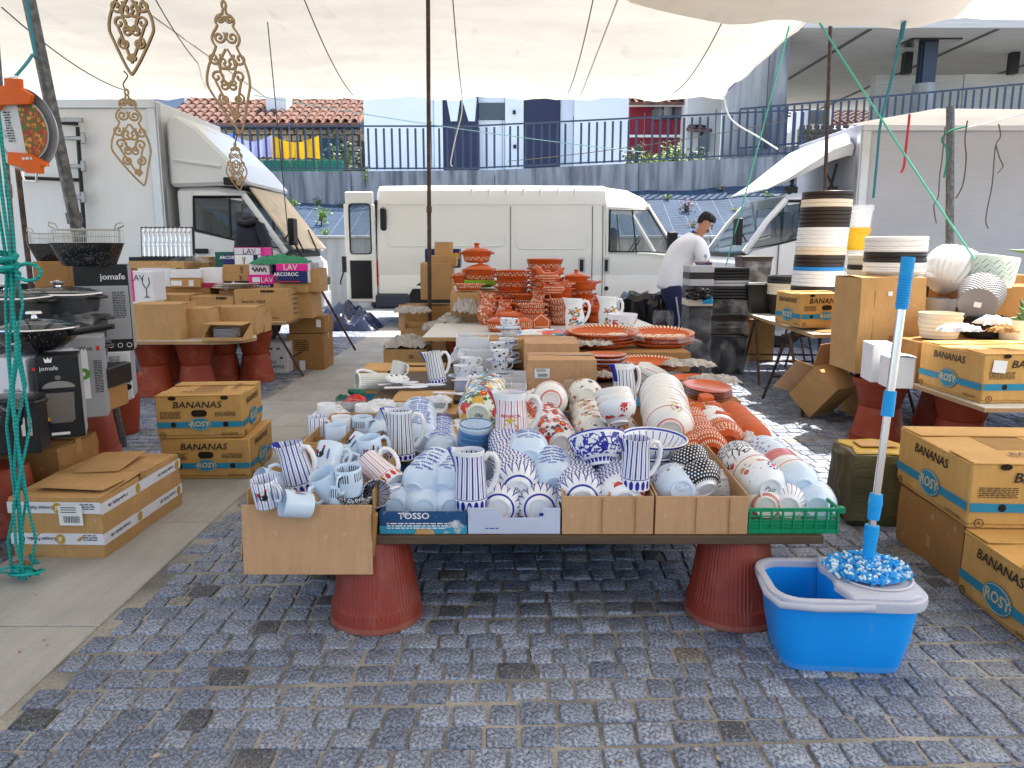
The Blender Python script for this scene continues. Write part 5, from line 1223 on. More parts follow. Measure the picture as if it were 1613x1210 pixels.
stack('frontmost blue triangle bowl signed on its foot in the lavender tray','blue triangle patterned bowl in the long stack of the lavender tray',(817,774,.44),(799,676,.54),M_TRI,'triangle bowls in the lavender tray',foot='Pa\u00f5',sp=.024)
stack('blue triangle bowl at the lower left of the lavender tray','blue triangle bowl nested under the big front jug',(785,804,.39),(790,750,.41),M_TRI,'low triangle bowls in the lavender tray',n=4)
stack('blue triangle bowl at the bottom right of the lavender tray','blue triangle bowl nested low at the right of the lavender tray',(850,804,.39),(848,760,.40),M_TRI,'bottom right triangle bowls in the lavender tray',n=4)
for i,(u,v)in enumerate(((620,815),(667,818),(712,818))):
 stack('%s sprig bowl lying under the stacks at the front of the blue tray'%('left','middle','right')[i],'bowl buried under the pale blue stacks, %s row'%('left','middle','right')[i],(u,v-14,.387),(u+6,v-50,.39),M_VIOL,'buried bowls in the blue tray, %s row'%('left','middle','right')[i],n=6)
stack('frontmost blue ringed bowl in the left row of the carton','blue ringed bowl nested in the left row of the carton',(918,790,.435),(903,722,.47),M_TRI,'left row of blue ringed bowls',sp=.021)
stack('white bowl with a red flower at the front of the carton','blue ringed bowl nested in the right row of the carton',(985,792,.435),(958,722,.47),[M_MOTIF,M_TRI],'right row of blue ringed bowls',sp=.021)
stack('front bowl of the red poppy stack','red poppy bowl nested in the long sloping stack',(884,700,.44),(846,622,.54),M_POPPY,'red poppy bowls',sp=.024)
stack('front cream sprig bowl behind the big delft bowl','cream sprig bowl nested in the stack behind the delft bowl',(936,690,.45),(922,628,.52),M_SPRIG,'cream sprig bowls',sp=.030,k=1.05)
stack('front white red-lined bowl behind the poppy bowls','white red-lined bowl nested behind the poppy bowls',(868,632,.56),(862,608,.56),M_LINE,'white red-lined bowls',n=4,k=1.05)
stack('cream bowl with yellow centre behind the cream sprig stack','cream bowl nested behind the cream sprig stack',(925,625,.56),(918,606,.56),M_SPRIG,'back cream bowls',n=3,k=1.05)
stack('front bowl of the bright floral stack, foot marked in ink','bright floral bowl in the big stack beside the red jug',(753,655,.52),(768,598,.61),M_FLORA,'bright floral bowls',k=1.28,sp=.03,foot='286')
stack('front bowl of the low sprig stack under the bright floral bowls','low sprig bowl nested under the bright floral bowls',(724,700,.41),(727,650,.44),M_DARKSPR,'low sprig bowls under the floral stack',n=6)
stack('front bowl of the low white stack left of the poppy bowls','white sprig bowl lying low behind the red striped jug',(842,690,.42),(838,640,.46),M_SPRIG,'low white bowls behind the red jug',n=6)
stack('front violet bowl of the low row right of the cream bowls','small red flowered bowl left of the crested bowls',(985,690,.42),(960,640,.48),M_POPPY,'violet flowered bowls right of the cream stack',n=7)
stack('front crested white bowl with a dark text band round its foot','large crested white bowl in the tall stack beside the leaning jug',(1056,682,.50),(1043,602,.62),M_LINE,'large crested white bowls',k=1.34,sp=.045)
stack('front dotted terracotta bowl in the left divided row','dotted terracotta bowl nested in the left divided row',(1122,718,.44),(1083,640,.50),M_CLAYDOT,'left row of terracotta bowls',sp=.026)
stack('second row front dotted terracotta bowl','dotted terracotta bowl in the row beside the cardboard divider',(1095,720,.43),(1075,660,.46),M_CLAYDOT,'dotted row by the divider',sp=.022,k=.9)
stack('front lettered terracotta bowl in the middle row','lettered terracotta bowl in the middle row behind the lattice bowls',(1148,700,.46),(1112,640,.50),[M_CLAYL,M_CLAYM,M_CLAYL,M_CLAYL,M_WGLZ,M_WGLZ],'middle row of terracotta bowls',sp=.03)
stack('front plain terracotta bowl in the right row','plain terracotta bowl in the right row at the table corner',(1192,700,.44),(1150,640,.49),M_CLAYM,'right row of terracotta bowls',sp=.033)
stack('front white bowl with a red rosette, signed on the foot, in the green crate','patterned white bowl in the left stack of the green crate',(1214,772,.445),(1158,706,.51),[mat('rosette_glaze',flowers(22,.24,((.03,.05,.3),(.55,.05,.08),(.03,.05,.3)),(.03,.05,.28),lo=.03,hi=.08,leafthr=.12),.14,coat=.4),M_SPRIG,M_LINE,M_MOTIF,M_LATT,M_LATT,M_GREY],'left stack in the green crate',sp=.033,foot='Pais')
stack('front pale crested bowl of the right stack in the green crate','bowl in the mixed right stack of the green crate',(1266,772,.43),(1203,698,.48),[PB,M_LINE,M_WGLZ,M_WGLZ,M_CRIM,M_CRIM,M_CRIM,M_VIOL],'right stack in the green crate',sp=.03)
for u,m,l in((1207,M_LINE,'white lined bowl at the bottom left of the green crate'),(1242,M_STRB,'blue striped bowl at the bottom middle of the green crate'),(1288,PB,'pale blue bowl at the bottom right of the green crate')):
 stack(l,'bowl buried in the green crate behind the '+l.split(' bowl')[0]+' one',(u,800,.387),(u-22,755,.39),m,'bottom row behind the '+l.split(' bowl')[0]+' crate bowl',n=6,k=.93)
stack('front pale bowl with brown sprigs lying beside the dotted bowls','pale brown-sprig bowl nested in the fourth carton',(1075,775,.46),(1055,742,.48),M_VIOL,'pale sprig bowls in the fourth carton',n=3,spin=1)
one('bowl',bowl_mesh(M_VIOL,.8),'upright pale bowl with brown sprigs at the front of the fourth carton','bowl',G(1074,788,.43)+Vector((0,.07,-.01)),(0,-.12,1))
one('bowl',bowl_mesh(M_DOTS,.95),'front black bowl with white dots, foot towards the viewer','bowl',G(1112,773,.455),(-.22,.8,.55))
one('bowl',bowl_mesh(M_DOTS,.95),'rear black bowl with white dots behind the front one','bowl',G(1098,748,.475),(-.3,.7,.5))
for i,(u,v)in enumerate(((1050,795),(1110,797),(1148,796))):one('bowl',bowl_mesh(M_DARKSPR),('left','middle','right')[i]+' sprig bowl lying face down in the bottom of the fourth carton','bowl',G(u,v,.375)+Vector((0,.1,.085)),(.1*(i-1),.15,-1))
BIG=[(0,.006),(.045,.006),(.048,0),(.053,0),(.054,.018),(.078,.034),(.098,.070),(.107,.118),(.104,.120),(.094,.07),(.074,.038),(0,.022)]
BIG2=[(0,.006),(.06,.006),(.062,0),(.068,0),(.070,.01),(.095,.024),(.114,.050),(.124,.076),(.120,.077),(.110,.05),(.09,.026),(0,.016)]
one('bowl',bowl_mesh(M_DELFT,1,1,BIG,'big'),'big blue and white delft style bowl tilted towards the viewer','bowl',G(946,736,.475),(-.10,.50,.86),.4)
bb=one('bowl',bowl_mesh(M_STRB,1,1,BIG2,'big2'),'wide blue striped bowl, upper of the two stacked','bowl',G(1036,742,.47)+Vector((0,.1,.028)),(.04,-.08,1))
one('bowl',bowl_mesh(M_STRB,1,1,BIG2,'big2'),'wide blue striped bowl, lower of the two stacked','bowl',bb.location-Vector((-.004,0,.05)),(.0,-.05,1))
for i in range(4):
 one('bowl',bowl_mesh(M_BLUEB if i<3 else M_BLUEIN,.86,.9),'topmost blue bowl with a patterned inside rim' if i==3 else 'mid blue bowl under the patterned rim bowl, %s from the bottom'%nth(i),'bowl',G(745,716,.43)+Vector((.004*i,.03-.006*i,.022*i)),(.03,-.12,1),group='upright blue bowls' if i<3 else None)
stack('blue ribbed bowl lying right of the upright blue bowls','blue bowl nested right of the upright blue bowls',(776,720,.42),(776,680,.46),M_BLUEB,'lying blue bowls',n=6,k=.75)
for i in range(3):one('bowl',bowl_mesh(M_MOTIF if i==0 else M_LINE,1.02,1.1),('front white bowl with red ornament, tilted over the cream bowls','second red motif bowl nested behind the front one','rear red motif bowl of the tilted three')[i],'bowl',G(976,668,.52)+Vector((-.006,.022,.022))*i,(-.10,.42,.9),1.2)
def upright_jug(lab,u,v,z,m,**k):return jug(lab,G(u,v,z),m,**k)
J1=upright_jug('blue striped jug standing at the front between the two trays',742,800,.395,M_JUG,h=.205,k=.95,upv=(1,.1,0))
jug('tall blue striped jug standing behind the mug carton',G(632,722,.43),M_JUGN,h=.20,upv=(1,0,0))
jug('blue striped jug standing on the third front carton',G(999,768,.47),M_JUG,h=.175,k=1.0,upv=(1,.15,0),d=(.03,-.05,1))
jug('tall dark striped jug leaning between the crested bowls and brown carton',G(985,640,.47),M_JUGN,h=.215,d=(-.06,.1,1),upv=(1,.6,0))
jug('dark striped jug standing on the small carton at back left',G(690,603,.475),M_JUGN,h=.19,d=(-.16,0,1),upv=(1,.2,0))
jug('blue striped jug tilted in the mug carton',G(478,775,.43),M_JUG,h=.18,d=(-.22,-.05,1),upv=(1,-.4,0),k=1.02)
jug('red striped jug lying across the edge of the mug carton',G(615,765,.44)+Vector((.02,0,.0)),M_JUGR,h=.17,d=(-.62,.55,.35),upv=(.8,0,.3),spin=0)
jr=jug('red striped jug printed BENFICA with an eagle crest',G(806,700,.485),M_JUGR,h=.215,k=1.12,upv=(1,.1,0))
jug('white jug with thin green stripes lying at the back left',G(612,603,.47),M_JUGG,h=.20,d=(-.78,-.45,.12),upv=(.3,.3,1),spin=.8)
mug('white mug with thin green stripes lying behind the fallen jug',G(592,600,.50)+Vector((.1,.12,0)),M_JUGG,d=(.2,.3,.9),upv=(1,-.4,0))
M_GOLD=mat('gold_print',(.62,.40,.03),.35)
M_CREST=mat('crest_silver',(.45,.45,.46),.4)
def wrapped(t,poly,r,z0,m,nm,a0=-1.57,lift=.001):
 MB().add([((r(z0+y)+lift)*math.cos(a0+x/r(z0+y)),(r(z0+y)+lift)*math.sin(a0+x/r(z0+y)),z0+y)for x,y in poly],[tuple(range(len(poly)))]).build(nm,m,t,smooth=0)
EAG=[(-.022,.010),(-.018,.004),(-.006,.002),(-.004,-.006),(.004,-.006),(.006,.002),(.018,.004),(.022,.010),(.012,.010),(.004,.009),(.003,.016),(-.003,.014),(-.004,.009),(-.012,.010)]
SHL=[(-.011,.010),(.011,.010),(.011,-.002),(.006,-.010),(0,-.014),(-.006,-.010),(-.011,-.002)]
FLC=[M_RED,mat('orange_paint',(.70,.30,.04),.3),mat('sky_paint',(.08,.25,.60),.3),mat('leaf_paint',(.06,.16,.05),.3),mat('grey_leaf_paint',(.06,.06,.08),.3)]
def flower(t,r,z,a0,s,k,leaf=3):
 for q in range(4):
  a=.5+q*1.571;wrapped(t,[(s*(1.3*math.cos(a)+.5*math.cos(b)),s*(1.3*math.sin(a)+.34*math.sin(b)))for b in[i*.9 for i in range(7)]],r,z,FLC[leaf],'leaf_print',a0,.0008)
 wrapped(t,[(s*(.82+.22*math.cos(i*3.1416))*math.cos(i*.3927),s*(.82+.22*math.cos(i*3.1416))*math.sin(i*.3927))for i in range(16)],r,z,FLC[k],'flower_print',a0,.0013)
 wrapped(t,ellipse(s*.32,s*.30,8),r,z,M_YELP,'flower_centre',a0,.0019)
def crest(t,r,z,a0,k=1.0,shield=True):
 wrapped(t,[(x*k,y*k)for x,y in EAG],r,z+.018*k,M_GOLD,'eagle_print',a0)
 if shield:
  wrapped(t,[(x*k,y*k)for x,y in SHL],r,z-.010*k,M_WGLZ,'shield_print',a0,.0012)
  wrapped(t,[(0*k,.008*k),(.009*k,.008*k),(.009*k,-.002*k),(0,-.012*k)],r,z-.010*k,M_RED,'shield_print',a0,.0018)
  wrapped(t,[(-.009*k,.004*k),(-.006*k,.008*k),(.006*k,-.008*k),(.002*k,-.010*k)],r,z-.010*k,M_BLUE,'shield_bend',a0,.0024)
  for s in(-1,1):wrapped(t,[(s*k*.021*math.cos(a)*(1+q),k*.020*math.sin(a)*(1+q))for q,rg in((0,range(8)),(.22,range(7,-1,-1)))for a in[-1.2+i*.3 for i in rg]],r,z-.006*k,M_GOLD,'laurel_print',a0)
rj=lambda z:1.204*(.0578-max(0,z/1.075-.04)*.0775)
crest(jr,rj,.085,-1.75,1.15)
put('lettering',text_mesh('BENFICA',.017,M_RED,bold=.02,sx=1.25,wrap=(rj,.128,'jr',-1.75)),jr)
for i,o in enumerate([o for o in SC.objects if o.get('group')=='large crested white bowls']):
 rb=lambda z:bowlr(z/1.34)*1.34
 if i in(0,1,3):
  crest(o,rb,.068 if i==0 else .08,.25,1.0,i==0)
  put('lettering',text_mesh('BENFICA',.012,M_RED,bold=.02,wrap=(rb,.107,'cb',.25)),o)
bc=one('bowl',bowl_mesh(M_LINE,1.15),'white bowl with a round blue crest behind the leaning jug','bowl',G(1022,618,.50)+Vector((0,.05,.03)),(.35,-.15,.9),upv=(1,0,0))
wrapped(bc,ellipse(.024,.026,18),lambda z:bowlr(z/1.15)*1.15,.058,M_BLUE,'crest_print',-1.4)
wrapped(bc,ellipse(.009,.010,12),lambda z:bowlr(z/1.15)*1.15,.066,M_RED,'crest_print',-1.4,.002)
crumple('plastic_wrap','clear crumpled plastic between the red-lined and cream bowls','plastic',G(898,620,.50),.12,.12,.10,M_FILM,5)
crumple('blue_bag','bright blue plastic scrap below the blue crest bowl','plastic',G(1008,640,.47),.07,.05,.06,mat('cyan_film',(.02,.33,.62),.3),6)
crumple('tissue','white tissue tucked between the terracotta bowls and lattice bowls','paper',G(1180,700,.45),.06,.14,.07,M_WPAPER,8)
def m3(lab,u,v,z,m,**k):return mug(lab,G(u,v,z),m,**k)
m3('white blue-lined mug with rooster at the left front corner of the mug carton',424,796,.44,M_MUGS,d=(-.1,-.15,1),upv=(1,-.6,0),rooster=-.9)
m3('pale mug lying at the front edge of the mug carton with a rooster picture',490,797,.44,PB,d=(-.75,-.45,.25),upv=(0,1,.2),rooster=-1.0)
m3('plain pale blue mug tilted at the front of the mug carton',528,785,.435,PB,d=(-.35,-.25,.9),upv=(-.6,-.8,0),k=1.1)
m3('pale mug with black bars set in a speckled bowl',553,778,.46,M_MUGB,d=(-.05,-.12,1),upv=(-.35,-1,0))
one('bowl',bowl_mesh(M_SPECK,.85,.7),'black speckled bowl holding the barred mug','bowl',G(558,795,.42),(.1,-.1,1))
m3('rooster mug tilted back in the middle of the mug carton',512,745,.46,PB,d=(.12,.55,.8),upv=(1,-.1,0),rooster=-1.9,k=1.15)
m3('rooster mug lying behind the tilted rooster mug',548,725,.47,PB,d=(.5,.55,.65),upv=(1,-.4,0),rooster=-1.9,k=1.1)
m3('upright rooster mug at the right of the mug carton',586,728,.47,PB,d=(-.1,-.1,1),upv=(1,.5,0),rooster=-1.7,k=1.05)
m3('rooster mug lying low with its handle up in the mug carton',537,752,.44,PB,d=(.75,.2,.2),upv=(0,.2,1),rooster=-.9)
m3('pale mug with a blue label lying beside the red jug',556,752,.44,PB,d=(-.8,.3,.15),upv=(.2,.2,1))
m3('pale mug lying on its side left of the tilted striped jug',445,765,.45,PB,d=(-.6,-.6,.4),upv=(.4,-.1,.9))
m3('dark striped white mug lying under the red jug',590,780,.43,M_MUGS,d=(.2,-.75,.3),upv=(1,0,.3),k=1.1)
m3('black barred mug low in the front of the mug carton',538,806,.40,M_MUGB,d=(.0,.1,1),upv=(1,-.2,0))
for i,(u,v,z,m,l)in enumerate(((501,690,.42,M_MUGS,'white lined cup upright in the nearest left cell'),(571,690,.42,M_MUGB,'barred cup upright in the right cell'),(539,690,.42,M_WGLZ,'plain white cup in the middle cell'),(515,668,.42,M_WGLZ,'plain white cup in the back left cell'),(574,668,.40,M_WGLZ,'plain white cup in the back right cell'),(491,715,.41,M_WGLZ,'upturned white cup in the front left cell'),(560,712,.41,M_WGLZ,'upturned white cup in the front right cell'),(529,705,.42,PB,'pale blue cup standing in the front middle cell'))):
 m3(l+' of the divided carton',u,v,z,m,d=(.02,0,1 if 'upturned' not in l else-1),upv=(1,-.5+i*.3,0),k=1.05)
for i,(u,v,a,l)in enumerate(((640,612,.25,'long white spoon rest with violet edge, nearest the stack'),(628,606,.5,'white spoon rest lying across the other one'),(668,608,.05,'white spoon rest in an open gift box'),(717,622,-.2,'white flower edged spoon rest near the floral bowls'))):
 t=thing('spoon_rest',l,'spoon rest',G(u,v,.475),a)
 MB().at(sc=(1.5,.85,.6)).lathe([(0,.002),(.03,0),(.045,.012),(.044,.015),(.03,.006),(0,.006)],24).build('spoon_dish',M_BANDS,t,(.06,0,0))
 MB().box((-.06,0,.008),(.13,.03,.01)).build('handle',M_WGLZ,t,bevel=.004)
gb=open_box('open white gift box with a spoon rest inside',P(612,610,3.75).x,P(700,610,3.75).x,3.70,3.95,Z0+.10,.03,.03,.03,M_WCARD)
bx('filler_carton',(0,0,-.055),(.38,.5,.1),M_CARD,gb)
dishm=bowl_mesh(M_DARKSPR,.62,.5,SAUP,'sp');one('saucer',bowl_mesh(M_DARKSPR,1,1,SAUP,'sd'),'dark sprig saucer resting on the spoon rests','saucer',G(626,601,.50),(.1,-.2,1))
for i,(u,v,w,m,l)in enumerate(((520,655,.16,M_WPAPER,'crumpled white tissue with red print in the divided carton back'),(548,640,.22,M_FILM,'clear plastic bags over the back of the divided carton'),(582,650,.12,M_WPAPER,'crumpled printed paper beside the tall striped jug'),(560,632,.10,M_RED,'red plastic scrap behind the divided carton'),(540,632,.07,M_BOTG,'green printed scrap behind the divided carton'),(600,640,.14,M_WCARD,'pale crumpled wrapping under the spoon rests'),(690,633,.14,M_WCARD,'white paper scraps between the stacks and gift boxes'))):
 crumple('wrapping_paper',l,'paper',G(u,v,.455 if i<3 else .46),w,w*.8,.05,m,20+i)
one('paper_cone',MB().lathe([(0,.09),(.012,.085),(.035,0),(.03,0)],20).mesh('paper_cone',M_BOTG),'dark green cone lying by the fallen green striped jug','cone',G(570,622,.47),(-.6,-.5,.3))
for i,(u,v,rz,l,tx)in enumerate(((1098,648,.1,'terracotta toothpick box lettered upright at the left of the pile','PALITOS'),(1111,632,.35,'topmost terracotta toothpick box lettered PALITOS','PALITOS'),(1123,645,-.5,'terracotta toothpick box with a swirl in the pile',''),(1137,660,-.3,'terracotta toothpick box lying on the plain bowls',''),(1085,640,.6,'terracotta toothpick box leaning behind the lettered one','ES'))):
 t=thing('toothpick_box',l,'toothpick box',G(u,v,.51 if i!=1 else .545),rot=(R(25-i*9),R(i*8-10),rz))
 MB().prism([(-.035,-.02),(.035,-.02),(.035,.012),(.02,.03),(-.02,.03),(-.035,.012)],-.03,.03).build('holder',M_CLAYM,t,bevel=.003)
 if tx:put('lettering',text_mesh(tx,.020,M_OAT,bold=.02),t,(0,-.0215,0),(R(90),R(90)if i==0 else 0,0))
 MB().at((.0,.0,-.031)).lathe([(0,0),(.009,0),(.011,.002)],12).build('stopper',mat('brown_stopper',(.12,.05,.05),.5),t)
for o in SC.objects[:]:
 l=o.get('label','')
 if l.startswith('front bowl of the bright floral stack'):
  for z,a,s_,k in((.056,.05,.022,0),(.050,.62,.014,1),(.052,-.55,.014,2)):flower(o,lambda z:bowlr(z/1.28)*1.28,z,a,s_,k)
 elif l.startswith('front bowl of the red poppy'):flower(o,bowlr,.052,.1,.020,0,4)
 elif l.startswith('red poppy bowl'):flower(o,bowlr,.068,rng.uniform(-.25,.4),.013,0,4)
 elif l.startswith('bright floral bowl'):flower(o,lambda z:bowlr(z/1.28)*1.28,.088,rng.uniform(-.3,.3),.014,rng.choice((0,1,2)))
 elif l.startswith('front white bowl with a red rosette'):
  wrapped(o,ellipse(.008,.008,10),bowlr,.050,M_RED,'rosette_print',.15)
  for q in range(8):wrapped(o,[(.018*math.cos(q*.785)+x,.016*math.sin(q*.785)+y)for x,y in ellipse(.005,.004,6)],bowlr,.050,M_BLUE,'leaf_print',.15)
 elif l.startswith('front white bowl with red ornament'):
  for a in(-1.2,.3):
   for x,y in((0,0),(0,.014),(0,-.014),(.011,.007),(-.011,.007),(.011,-.007),(-.011,-.007)):wrapped(o,[(p+x,q+y)for p,q in ellipse(.005,.006,7)],lambda z:bowlr(z/1.1)*1.02,.055,M_RED,'ornament_print',a)
   # middle tables: boxed tea cups, cartons, clay ware
board('market_table','low board table of tea cups and brown cartons behind the crockery',[(-.78,4.10),(1.0,4.10),(1.0,5.30),(-.78,5.30)],.44,M_DBOARD,.025)
for x,y in((-.5,4.5),(.8,4.6)):terr_pot('terracotta pot under the %s of the tea cup table'%('left' if x<0 else 'right'),x,y,0,.157,.415,group=None)
CT=.12
board('market_table','white topped table board carrying the glazed terracotta ware',[(-.66,5.55),(1.26,5.55),(1.08,7.9),(-.66,7.9)],.62,M_BOARD,.03,M_WOOD)
for x,y,l in((-.42,6.85,'left edge'),(.85,6.0,'right front'),(.85,7.5,'right back'),(-.42,7.6,'left back')):terr_pot('terracotta pot standing upright under the %s of the clay ware table'%l,x,y,0,.17,.59,up=True)
for i,x in enumerate((-.28,.16,.55)):carton('unseen brown carton added under the tea cup table to block light, %s of three'%('left','middle','right')[i],x-.2,x+.19,4.15,4.95-.15*i,0,.40,m=M_CARD3,flaps=False)  # unseen cartons, added to stop light reaching under the crockery table from behind
t=pcarton('small sealed brown carton with a white barcode label, nearest the cream bowls',831,939,556,612,4.25,.33,z=.441,m=M_CARD2);w,d,h=wdh(t)
sticker(t,-w*.29,h*.62,.085,.055,d=d)
pcarton('sealed brown carton behind the one with the barcode label',826,912,523,566,4.75,.40,z=.441,h=.235,m=M_CARD2)
pcarton('low brown carton lying behind the tea cups',745,880,505,545,5.25,.3,z=.441,h=.2,m=M_CARD)
bn=banana('banana carton with its hand hole facing up behind the fallen green jug',P(632,575,5.1).x,5.25,.20,0,.56,.36,.25,faces='',top=False)
decal('printed_band',rectp(.54,.045),bn,(0,-.184,.07),'f',M_RING);e=decal('logo_oval',ellipse(.085,.05),bn,(.03,-.1855,.085),'f',M_RING);put('lettering',text_mesh('ROSY',.058,M_CREAM,shear=.1,bold=.02),e,(0,0,.001));fine_print(bn,(-.17,-.184,.16),'f',.15,2,.012)
MB().prism([(-.07,-.03),(.14,-.03),(.16,.03),(-.05,.03)],0,.001).build('hand_hole',M_DARKHOLE,bn,(0,0,.253),smooth=0)
decal('lift_notch',ellipse(.02,.014),bn,(-.07,-.184,.238),'f',M_DARKHOLE)
carton('upturned brown carton under the banana carton behind the fallen jug',bn.location.x-.27,bn.location.x+.27,5.1,5.43,0,.198,m=M_CARD3,flaps=False)
t=pcarton('flat brown carton carrying the dark striped jug at back left',616,712,585,626,3.98,.30,z=Z0,h=.135,m=M_CARD,tape=False)
wdh(t)
def giftbox(lab,u0,u1,v0,v1,Y,d,h,z,plates=0,openb=True):
 x,zb,w,hh=rect(u0,u1,v0,v1,Y)
 t=open_box(lab,x-w/2,x+w/2,Y,Y+d,z,h,h,h,M_WCARD,'gift_box',cat='gift box')
 if plates:
  for i in range(plates):
   bx('divider',(-w/2+w*(i+1)/(plates+1),0,h*.48),(.003,d*.9,h*.85),M_WCARD,t,0)
  bx('insert',(0,d*.1,h*.5),(w*.95,.003,h*.8),M_WCARD,t,0)
 return t
giftbox('grey gift box of saucers with compartments, front of the tea cups',733,830,600,632,4.06,.34,.075,.441,3)
giftbox('white gift box below the stacked cups on the right',770,834,574,600,4.45,.3,.06,.441,1)
giftbox('white gift box stack left of the cups with a label strip',715,775,530,560,5.0,.28,.16,.441,2)
giftbox('second white gift box behind the label strip box',718,770,508,530,5.2,.22,.22,.441,1)
bx_=thing('gift_box','pale lavender gift box standing under the left saucer','gift box',G(728,618,.441));MB().box((0,.06,.035),(.09,.12,.07)).build('box_body',MATS['lavender_card'],bx_,bevel=.003)
pl=decal('paper_label',rectp(.12,.03),bx_,(.0,.0,.072),'t',M_WPAPER)
for i,(u,v,z,m,l)in enumerate(((749,548,.56,M_CUPBAND,'cup with a blue band on the left gift boxes'),(798,553,.56,M_CUPBAND,'cup with a blue band beside the brown carton'),(800,521,.68,M_CUPSPR,'cup with violet sprigs, topmost at the back'),(801,533,.625,M_CUPSPR,'cup with violet sprigs under the topmost one'),(783,560,.55,M_DARKSPR,'dark sprig cup behind the front dark sprig cup'),(788,573,.535,M_DARKSPR,'dark sprig cup, front of the upper cups'),(730,570,.52,M_CUPSPR,'violet sprig cup tipped over on the left stack'),(752,560,.50,M_CUPBAND,'lower blue banded cup in the left stack'),(729,598,.47,M_CUPSPR,'violet sprig cup at the left front on a saucer'),(787,590,.47,M_DARKSPR,'dark sprig cup under the front dark sprig cup'),(738,585,.50,M_CUPSPR,'violet sprig cup in the middle of the left stack'),(800,575,.47,M_CUPBAND,'blue banded cup low beside the brown carton'),(748,600,.45,M_DARKSPR,'dark sprig cup lying in the front gift box'))):
 p=G(u,v,z);cup(l,p,m,spin=.2*(i%3),saucer='lying' not in l and 'tipped' not in l,tilt=(0,0,1)if 'tipped' not in l else(-.7,-.3,.5),k=1.34)
one('saucer',bowl_mesh(M_DARKSPR,1.1,1,SAUP,'sd2'),'dark sprig saucer leaning in the front gift box','saucer',G(775,608,.49),(.0,-.7,.7))
one('saucer',bowl_mesh(M_DARKSPR,.9,1,SAUP,'sd3'),'small dark sprig saucer leaning at the left of the front gift box','saucer',G(747,604,.48),(-.1,-.6,.8))
PRE=set(SC.objects)
def col(u,v,Y,n,m,lab,grp,k=1.0,dz=.042,kz=1.0,z=.501,**kw):
 p=P(u,v,Y)
 for i in range(n):
  mm=m[i%len(m)]if isinstance(m,list)else m
  dish((lab+', topmost of its column')if i==n-1 else(lab+', %s from the column bottom'%nth(i)),(p.x+rng.uniform(-.015,.015),Y+rng.uniform(-.02,.02),z+i*dz*kz),mm,k*rng.uniform(1.04,1.14),kz,grp if i<n-1 else None,**kw)
 return p.x,z+n*dz*kz
carton('brown carton under the casseroles on the green bowl',P(755,440,7.2).x-.2,P(755,440,7.2).x+.22,7.2,7.55,.501,.20,m=M_CARD3)
gx=P(757,430,7.35).x
GB=MB().lathe([(0,0),(.10,0),(.16,.03),(.165,.07),(.16,.072),(.10,.02),(0,.02)],32).mesh('bowl',mat('lime_glaze',(.22,.42,.03),.2,coat=.4))
one('bowl',GB,'lime green bowl under the lidded casseroles','bowl',(gx,7.36,.72))
casserole('lidded terracotta casserole with scrolls above the lime green bowl',(gx,7.36,.775),M_CLAYS,1.38,rz=.1)
casserole('topmost lidded terracotta casserole of the whole pile',(gx-.04,7.48,.95),M_CLAYS,1.30,rz=-.15)
casserole('plain terracotta casserole half hidden left of the lime green bowl',(gx-.16,7.52,.78),M_CLAY,1.1)
col(808,470,7.0,9,[M_CLAYS,M_CLAY],'round scrolled terracotta dish in the tall left column','tall left column of clay dishes',1.22,.046)
col(862,470,6.9,6,[M_CLAY,M_CLAYS],'round terracotta dish under the middle casserole','middle column of clay dishes',1.02,.046)
casserole('lidded terracotta casserole topping the middle column',(P(862,440,6.9).x,6.9,.78),M_CLAYS,1.15,rz=.2)
dish('fluted terracotta pie dish at the back of the pile',(P(858,410,7.5).x,7.5,.93),M_CLAYS,1.55,1.25,flute=.03)
col(858,470,7.5,9,M_CLAY,'terracotta dish in the column below the fluted dish','back column of clay dishes',1.2,.047)
col(911,470,6.9,7,[M_CLAY,M_CLAY,M_CLAYS],'terracotta dish in the right column','right column of clay dishes',1.12,.044)
casserole('lidded oval terracotta pan topping the right column',(P(908,430,6.9).x,6.92,.81),M_CLAY,.98,rz=.1)
dish('wide terracotta roasting dish with a price label, right of the pile',(P(913,432,6.85).x,6.85,.775),M_CLAY,1.40,1.0)
col(934,470,7.2,4,M_CLAY,'small terracotta dish at the pile far right','far right column of clay dishes',1.0,.044)
for i in range(4):dish('oblong terracotta dish with pale lettering, %s of four in the front stack'%('bottom','second','third','top')[i],(P(890,480,6.45).x,6.45,.501+i*.05),M_CLAYL,1.25,1,oval=.62)
for i in range(4):dish('square-ish terracotta dish with pale lettering, %s of four in the left front stack'%('bottom','second','third','top')[i],(P(838,488,6.35).x,6.35,.501+i*.044),M_CLAYL if i%2 else M_CLAYS,1.0,1,oval=.7)
for i in range(3):dish('film wrapped terracotta dish, %s of three in the middle'%('bottom','middle','top')[i],(P(882,440,6.6).x,6.62,.70+i*.045),M_CLAY if i<2 else M_CLAYL,1.0,1,oval=.7)
casserole('small lidded terracotta pot at the front left of the clay ware',(P(787,505,5.95).x,5.95,.501),M_CLAYS,.95,rz=.3)
casserole('lower lidded terracotta pot right of the front left one',(P(822,500,6.05).x,6.05,.501),M_CLAYL,.85)
casserole('flat lidded terracotta pot behind the front left one',(P(802,485,6.3).x,6.3,.501),M_CLAYS,1.15)
